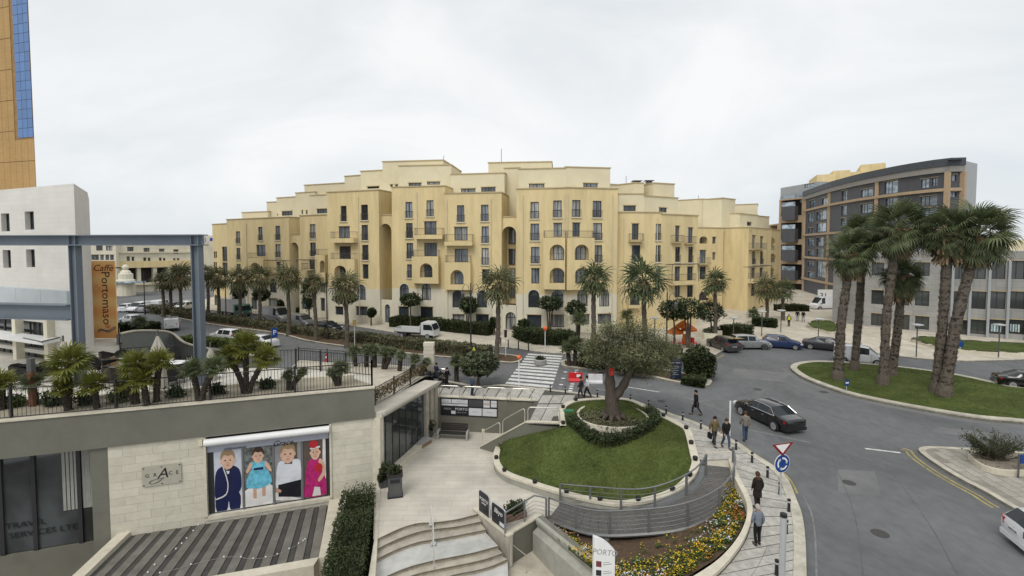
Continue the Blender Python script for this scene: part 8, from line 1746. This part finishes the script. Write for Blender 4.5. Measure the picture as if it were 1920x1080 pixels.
for i in range(3): MB().box(-.7,-.35,.02+i*.13,.7,.35,.12+i*.13).build('tray', mat('bare_wood',(.26,.18,.11),.8,.2,5) if i < 2 else m_conc, t)
q = at(965,972,ZP); t = thing('planter_box', 'reddish planter box with a leafy shrub on the ledge', 'planter', tuple(q), .45); MB().box(-.62,-.22,0,.62,.22,.36).build('box', mat('red_brown_trough',(.17,.10,.07),.85,.2,6), t); b = MB(); cloud(b, (0,0,.6), (.62,.3,.36), 520, .1, 0, .5); b.build('plants', m_hedge, t, uv=False)
# shop directory
dp_ = thing('directory_board', 'wide black and white shop directory mounted on the bench wall', 'sign', tuple(at(880,770,-.5)), world=True); wd = Face((W0.x,W0.y),(W1.x,W1.y),ZP,0)
W3 = lambda x, y: wd.uz(x, y, .05)
u0, zt_ = W3(826,749); u1, zb_ = W3(933,781); u0b, z1_ = W3(880,748); _, z0_ = W3(880,780.5)
def wq(a, c, z0, z1, o0, o1): return MB().prism([(p.x,p.y) for p in (wd.P(a,0,-o1), wd.P(c,0,-o1), wd.P(c,0,-o0), wd.P(a,0,-o0))], z0, z1, bot=True)
wq(u0,u1,z0_,z1_,.002,.06).build('board', mat('directory_black',(.014,.015,.018),.4), dp_); w, h = u1-u0, z1_-z0_
m_pp = mat('directory_white',(.55,.56,.58),.5,.05); m_pd = mat('directory_dark_grey',(.05,.05,.055),.5); m_pr = mat('directory_rose',(.42,.34,.31),.5)
for a, c, e, f_, m in ((.02,.19,.72,.94,m_pp),(.2,.48,.72,.94,m_pp),(.02,.48,.57,.68,m_pp),(.5,.74,.58,.95,m_pd),(.755,.865,.55,.95,m_pp),(.885,.985,.58,.95,m_pp),(.50,.725,.06,.48,m_pp),(.74,.985,.06,.48,m_pp),(.19,.265,.1,.28,m_pp)):
    o = wq(u0+w*a,u0+w*c,z0_+h*e,z0_+h*f_,.061,.07).build('shop_panel', m, dp_)
wq(u0+w*.757,u0+w*.863,z0_+h*.68,z0_+h*.8,.0705,.073).build('stripe', m_pr, dp_)
FW = frame_rot(dw, (0,0,1)); text('PORTO', h*.20, dp_, m_pp, wd.P(u0+w*.37, z0_+h*.32, -.072), FW, sx=1.1); text('NIKKI', h*.17, dp_, m_pd if False else m_conc, wd.P(u0+w*.125, z0_+h*.33, -.072), FW); text('BUSINESS CENTRE', h*.07, dp_, m_conc, wd.P(u0+w*.37, z0_+h*.17, -.072), FW)
for a, e in ((.1,.8),(.33,.8),(.25,.61),(.61,.25),(.86,.25),(.93,.78)): wq(u0+w*(a-.05),u0+w*(a+.05),z0_+h*e,z0_+h*(e+.035),.0705,.072).build('text_line', m_conc, dp_)
o = wq(*[wd.uz(x,800,.05)[0] for x in (903.5,908.5)], wd.uz(906,811)[1], wd.uz(906,804)[1], .002, .06).build('wall_light', m_sill, None); tag(o, 'small pale wall lamp on the retaining wall right of the bench', 'wall lamp')
# two black boards on the stair wall
tS = SWT[1]-SWT[0]; 
for (x0, x1, yt, yb, lab, tx, tx2, sz) in ((898,917,917,966,'black rounded board lettered PORTO at the top of the curved steps','PORTO','BUSINESS',.24),(922,947,942,997,'black rounded board lettered in white script, lower on the stair wall','libyo','',.38)):
    fS = Face(tuple(SWT[0][:2]), tuple(SWT[1][:2]), -3, 3); a, z0 = fS.uz(x0, yb-14, -.1); c, _ = fS.uz(x1, yb, -.1); z0 = ZP+.14; z1 = fS.uz((x0+x1)/2, (yt+yt+14)/2, -.1)[1]
    t = thing('sign_board', lab, 'sign', tuple(fS.P((a+c)/2,z0,.14)), world=True); r = .16; pr = [(a,z0),(c,z0),(c,z1-r)]+[(c-r+r*math.cos(x),z1-r+r*math.sin(x)) for x in (.5,1.05,1.57)]+[(a+r-r*math.cos(x),z1-r+r*math.sin(x)) for x in (1.57,1.05,.5)]+[(a,z1-r)]
    n = len(pr); b = MB(); b.add([fS.P(u,z,.10) for u, z in pr]+[fS.P(u,z,.16) for u, z in pr], [tuple(range(n)), tuple(reversed(range(n,2*n)))]+[((i+1)%n,i,n+i,n+(i+1)%n) for i in range(n)]); bd = b.build('board', m_blk, t)
    MB().tube([fS.P(u,z,.13) for u, z in pr+pr[:1]], .035, 5).build('frame', m_pole, t); FS = frame_rot(fS.d, (0,0,1))
    text(tx, sz, t, m_white, fS.P((a+c)/2, lerp(z0,z1,.58), .092), FS, shear=.25 if tx == 'libyo' else 0)
    if tx2: text(tx2, .1, t, m_white, fS.P((a+c)/2, lerp(z0,z1,.46), .092), FS); 
    else: b = MB(); b.add([fS.P(lerp(a,c,u),lerp(z0,z1,v),.094) for u, v in ((.6,.08),(.95,.08),(.95,.28),(.6,.28))], [(0,1,2,3)]); b.build('notice_paper', m_pp, t)
# white totem at the bottom
q = Vector((atY(1132,1040,17.4).x,17.4,ZL)); k = q.y/FOC; t = thing('information_totem', 'white information totem with small coloured panels below the flower bed', 'sign', tuple(q), .18); zl, zr = atY(1110,1003,q.y).z-ZL, atY(1153,1032,q.y).z-ZL
w = 21*k; pr = [(-w,0),(w,0),(w,zr),(w*.5,lerp(zl,zr,.62)),(0,lerp(zl,zr,.33)),(-w*.6,lerp(zl,zr,.1)),(-w,zl)]; n = len(pr); b = MB(); b.add([(x,-.09,z) for x, z in pr]+[(x,.09,z) for x, z in pr], [tuple(range(n)), tuple(reversed(range(n,2*n)))]+[((i+1)%n,i,n+i,n+(i+1)%n) for i in range(n)]); b.build('slab', m_white, t)
FTt = frame_rot((1,0,0),(0,0,1)); text('PORTO', .30, t, m_conc, (0,-.095,zr-.12), frame_rot((1,0,-.22),(0,0,1)))
for i, c in enumerate(((.16,.04,.05),(.02,.02,.03),(.03,.04,.14),(.05,.08,.1),(.1,.1,.1))): z = zr-.52-i*.34; MB().add([(-w*.82,-.094,z),(-w*.3,-.094,z-.05),(-w*.3,-.094,z+.17),(-w*.82,-.094,z+.22)], [(0,1,2,3)]).build('shop_panel', mat('totem_panel',c,.5), t); MB().box(-w*.15,-.096,z+.02,w*.7,-.091,z+.045).box(-w*.15,-.096,z+.1,w*.5,-.091,z+.12).build('text_lines', m_conc, t, kind='stuff')
# terrace furniture
m_wick = mat('dark_wicker', (.025,.022,.02), .7, .25, 12); m_canv = mat('beige_umbrella_canvas', (.42,.39,.33), .9, .12, 3)
def wchair(loc, rz, lab):
    t = thing('wicker_chair', lab, 'chair', tuple(loc), rz, group='dark wicker chairs on the cafe terrace'); s = 1.45
    MB().box(-.3*s,-.3*s,.36*s,.3*s,.28*s,.44*s).build('seat', m_wick, t); b = MB(); P_ = [(-.34*s,-.3*s),(-.36*s,.12*s),(-.24*s,.3*s),(.24*s,.3*s),(.36*s,.12*s),(.34*s,-.3*s)]
    b.strip([Vector((x,y,.2*s)) for x, y in P_], [Vector((x*1.08,y*1.12,(.66 if abs(y) > .2*s and y < 0 else .86)*s)) for x, y in P_]); b.strip([Vector((x*.93,y*.93,.2*s)) for x, y in reversed(P_)], [Vector((x*1.02,y*1.06,(.66 if abs(y) > .2*s and y < 0 else .86)*s)) for x, y in reversed(P_)]); b.build('backrest', m_wick, t)
    for a in (-.28,.28):
        for c in (-.26,.24): MB().tube([(a*s*1.1,c*s*1.1,0),(a*s,c*s,.36*s)], .025, 4).build('leg', m_wick, t)
def table(loc, lab, cloth=False):
    t = thing('cafe_table', lab, 'table', tuple(loc), rnd.uniform(-.3,.3), group='tables on the cafe terrace'); MB().box(-.75,-.6,1.0,.75,.6,1.05).build('tabletop', m_white if cloth else m_glassdark, t); MB().tube([(0,0,.03),(0,0,1.0)], .06, 6).build('stem', m_iron, t); MB().lathe([(.4,0),(.38,.04),(.06,.06)], n=10).build('foot', m_iron, t)
for i, (x, y, rz, w) in enumerate([(205,692,2.5,'behind the left blue post, back row left'),(236,690,2.0,'behind the left blue post, back row right'),(283,706,.4,'beside the closed umbrella'),(336,716,3.4,'just left of the right blue post, near row'),(345,704,.2,'just left of the right blue post, far row'),(165,705,1.2,'between the left post and the first fan palm'),(215,724,2.9,'in front of the dark table'),(310,724,2.8,'nearest the railing left of the right post'),(96,715,.6,'near the cafe window columns'),(40,720,2.2,'at the far left beside the railing palms')]): wchair(at(x,y,ZT), rz, 'dark wicker armchair '+w)
for x, y, w in ((222,698,'dark topped cafe table between the two back chairs'),(228,712,'dark topped cafe table in front of the back chairs'),(325,709,'pale cafe table by the right blue post'),(70,712,'dark cafe table near the window columns')): table(at(x,y,ZT), w, 'pale' in w)
def closed_umbrella(bp, top, lab):
    q = at(*bp, ZT); H_ = atY(*top, q.y).z-ZT; t = thing('closed_umbrella', lab, 'umbrella', tuple(q), group='closed beige umbrellas on the terrace'); MB().tube([(0,0,0),(0,0,H_+.35)], .05, 6).build('pole', m_irongrey, t); MB().box(-.4,-.4,0,.4,.4,.12).build('base', m_conc, t)
    b = MB(); n = 14; prof = [(.05,H_),(.3,H_-.7),(.48,H_-1.5),(.4,H_-1.62),(.3,H_-1.75),(.34,H_-2.4),(.42,H_-3.2)]; vs = []
    for r, z in prof: vs += [(r*(1+.28*(i%2)-.1)*math.cos(6.283*i/n), r*(1+.28*(i%2)-.1)*math.sin(6.283*i/n), z) for i in range(n)]
    b.add(vs, [(j*n+i, j*n+(i+1)%n, (j+1)*n+(i+1)%n, (j+1)*n+i) for j in range(len(prof)-1) for i in range(n)]); b.build('canvas', m_canv, t)
closed_umbrella((299,735),(297,630),'closed beige umbrella in the middle of the cafe terrace'); closed_umbrella((122,728),(121,640),'closed beige umbrella beside the white awning'); closed_umbrella((396,712),(397,652),'closed beige umbrella just right of the right blue post')
q = at(62,770,ZT); t = thing('rusty_post', 'rust brown post with dark top among the terrace palms at left', 'post', tuple(q)); h = atY(56,672,q.y).z-ZT; MB().tube([(0,0,0),(0,0,h*.75)], .16, 8).build('lower_post', mat('rust',(.16,.065,.035),.9,.3,6), t); MB().tube([(0,0,h*.75),(0,0,h)], .17, 8).build('upper_post', m_irongrey, t)
# small lawn plate and red item on the olive
q = at(1066,774,.2); z = lawnz(q.x,q.y) or .2; t = tag(obj('lawn_plate', MB().cbox((0,0,0), .7, .45, .1).mesh('lawn_plate', mat('green_plate',(.03,.16,.08),.6)), None, (q.x,q.y,z)), 'small green cover plate in the back corner of the lawn', 'cover plate')
q = atY(1146,697,TC.y-.75); t = thing('red_cloth', 'small red cloth hanging in the fork of the olive trunk', 'cloth', tuple(q)); b = MB(); b.add([(-.1,0,.25),(.12,.03,.22),(.16,-.03,-.2),(-.08,0,-.26),(-.1,.05,.25),(.12,.08,.22),(.16,.02,-.2),(-.08,.05,-.26)], [(3,2,1,0),(4,5,6,7),(0,1,5,4),(1,2,6,5),(2,3,7,6),(3,0,4,7)]); b.build('fabric', m_red, t)
# creeper on the rusty railing
b = MB(); P_ = resample(g1, 20)
for i in range(2600):
    p = P_[0].lerp(P_[-1], rnd.random()); z = p.z+.35+.75*rnd.random()**.7; leaf(b, Vector((p.x+rnd.gauss(0,.1), p.y+rnd.gauss(0,.1), z)), .07*rnd.uniform(.5,1.4))
t = tag(b.build('creeper', leafmat('dry_creeper_leaf',(.05,.045,.018),(.17,.115,.055),2,.8,.1,.7), uv=False), 'dry brown creeper growing through the rusty railing', 'creeper')
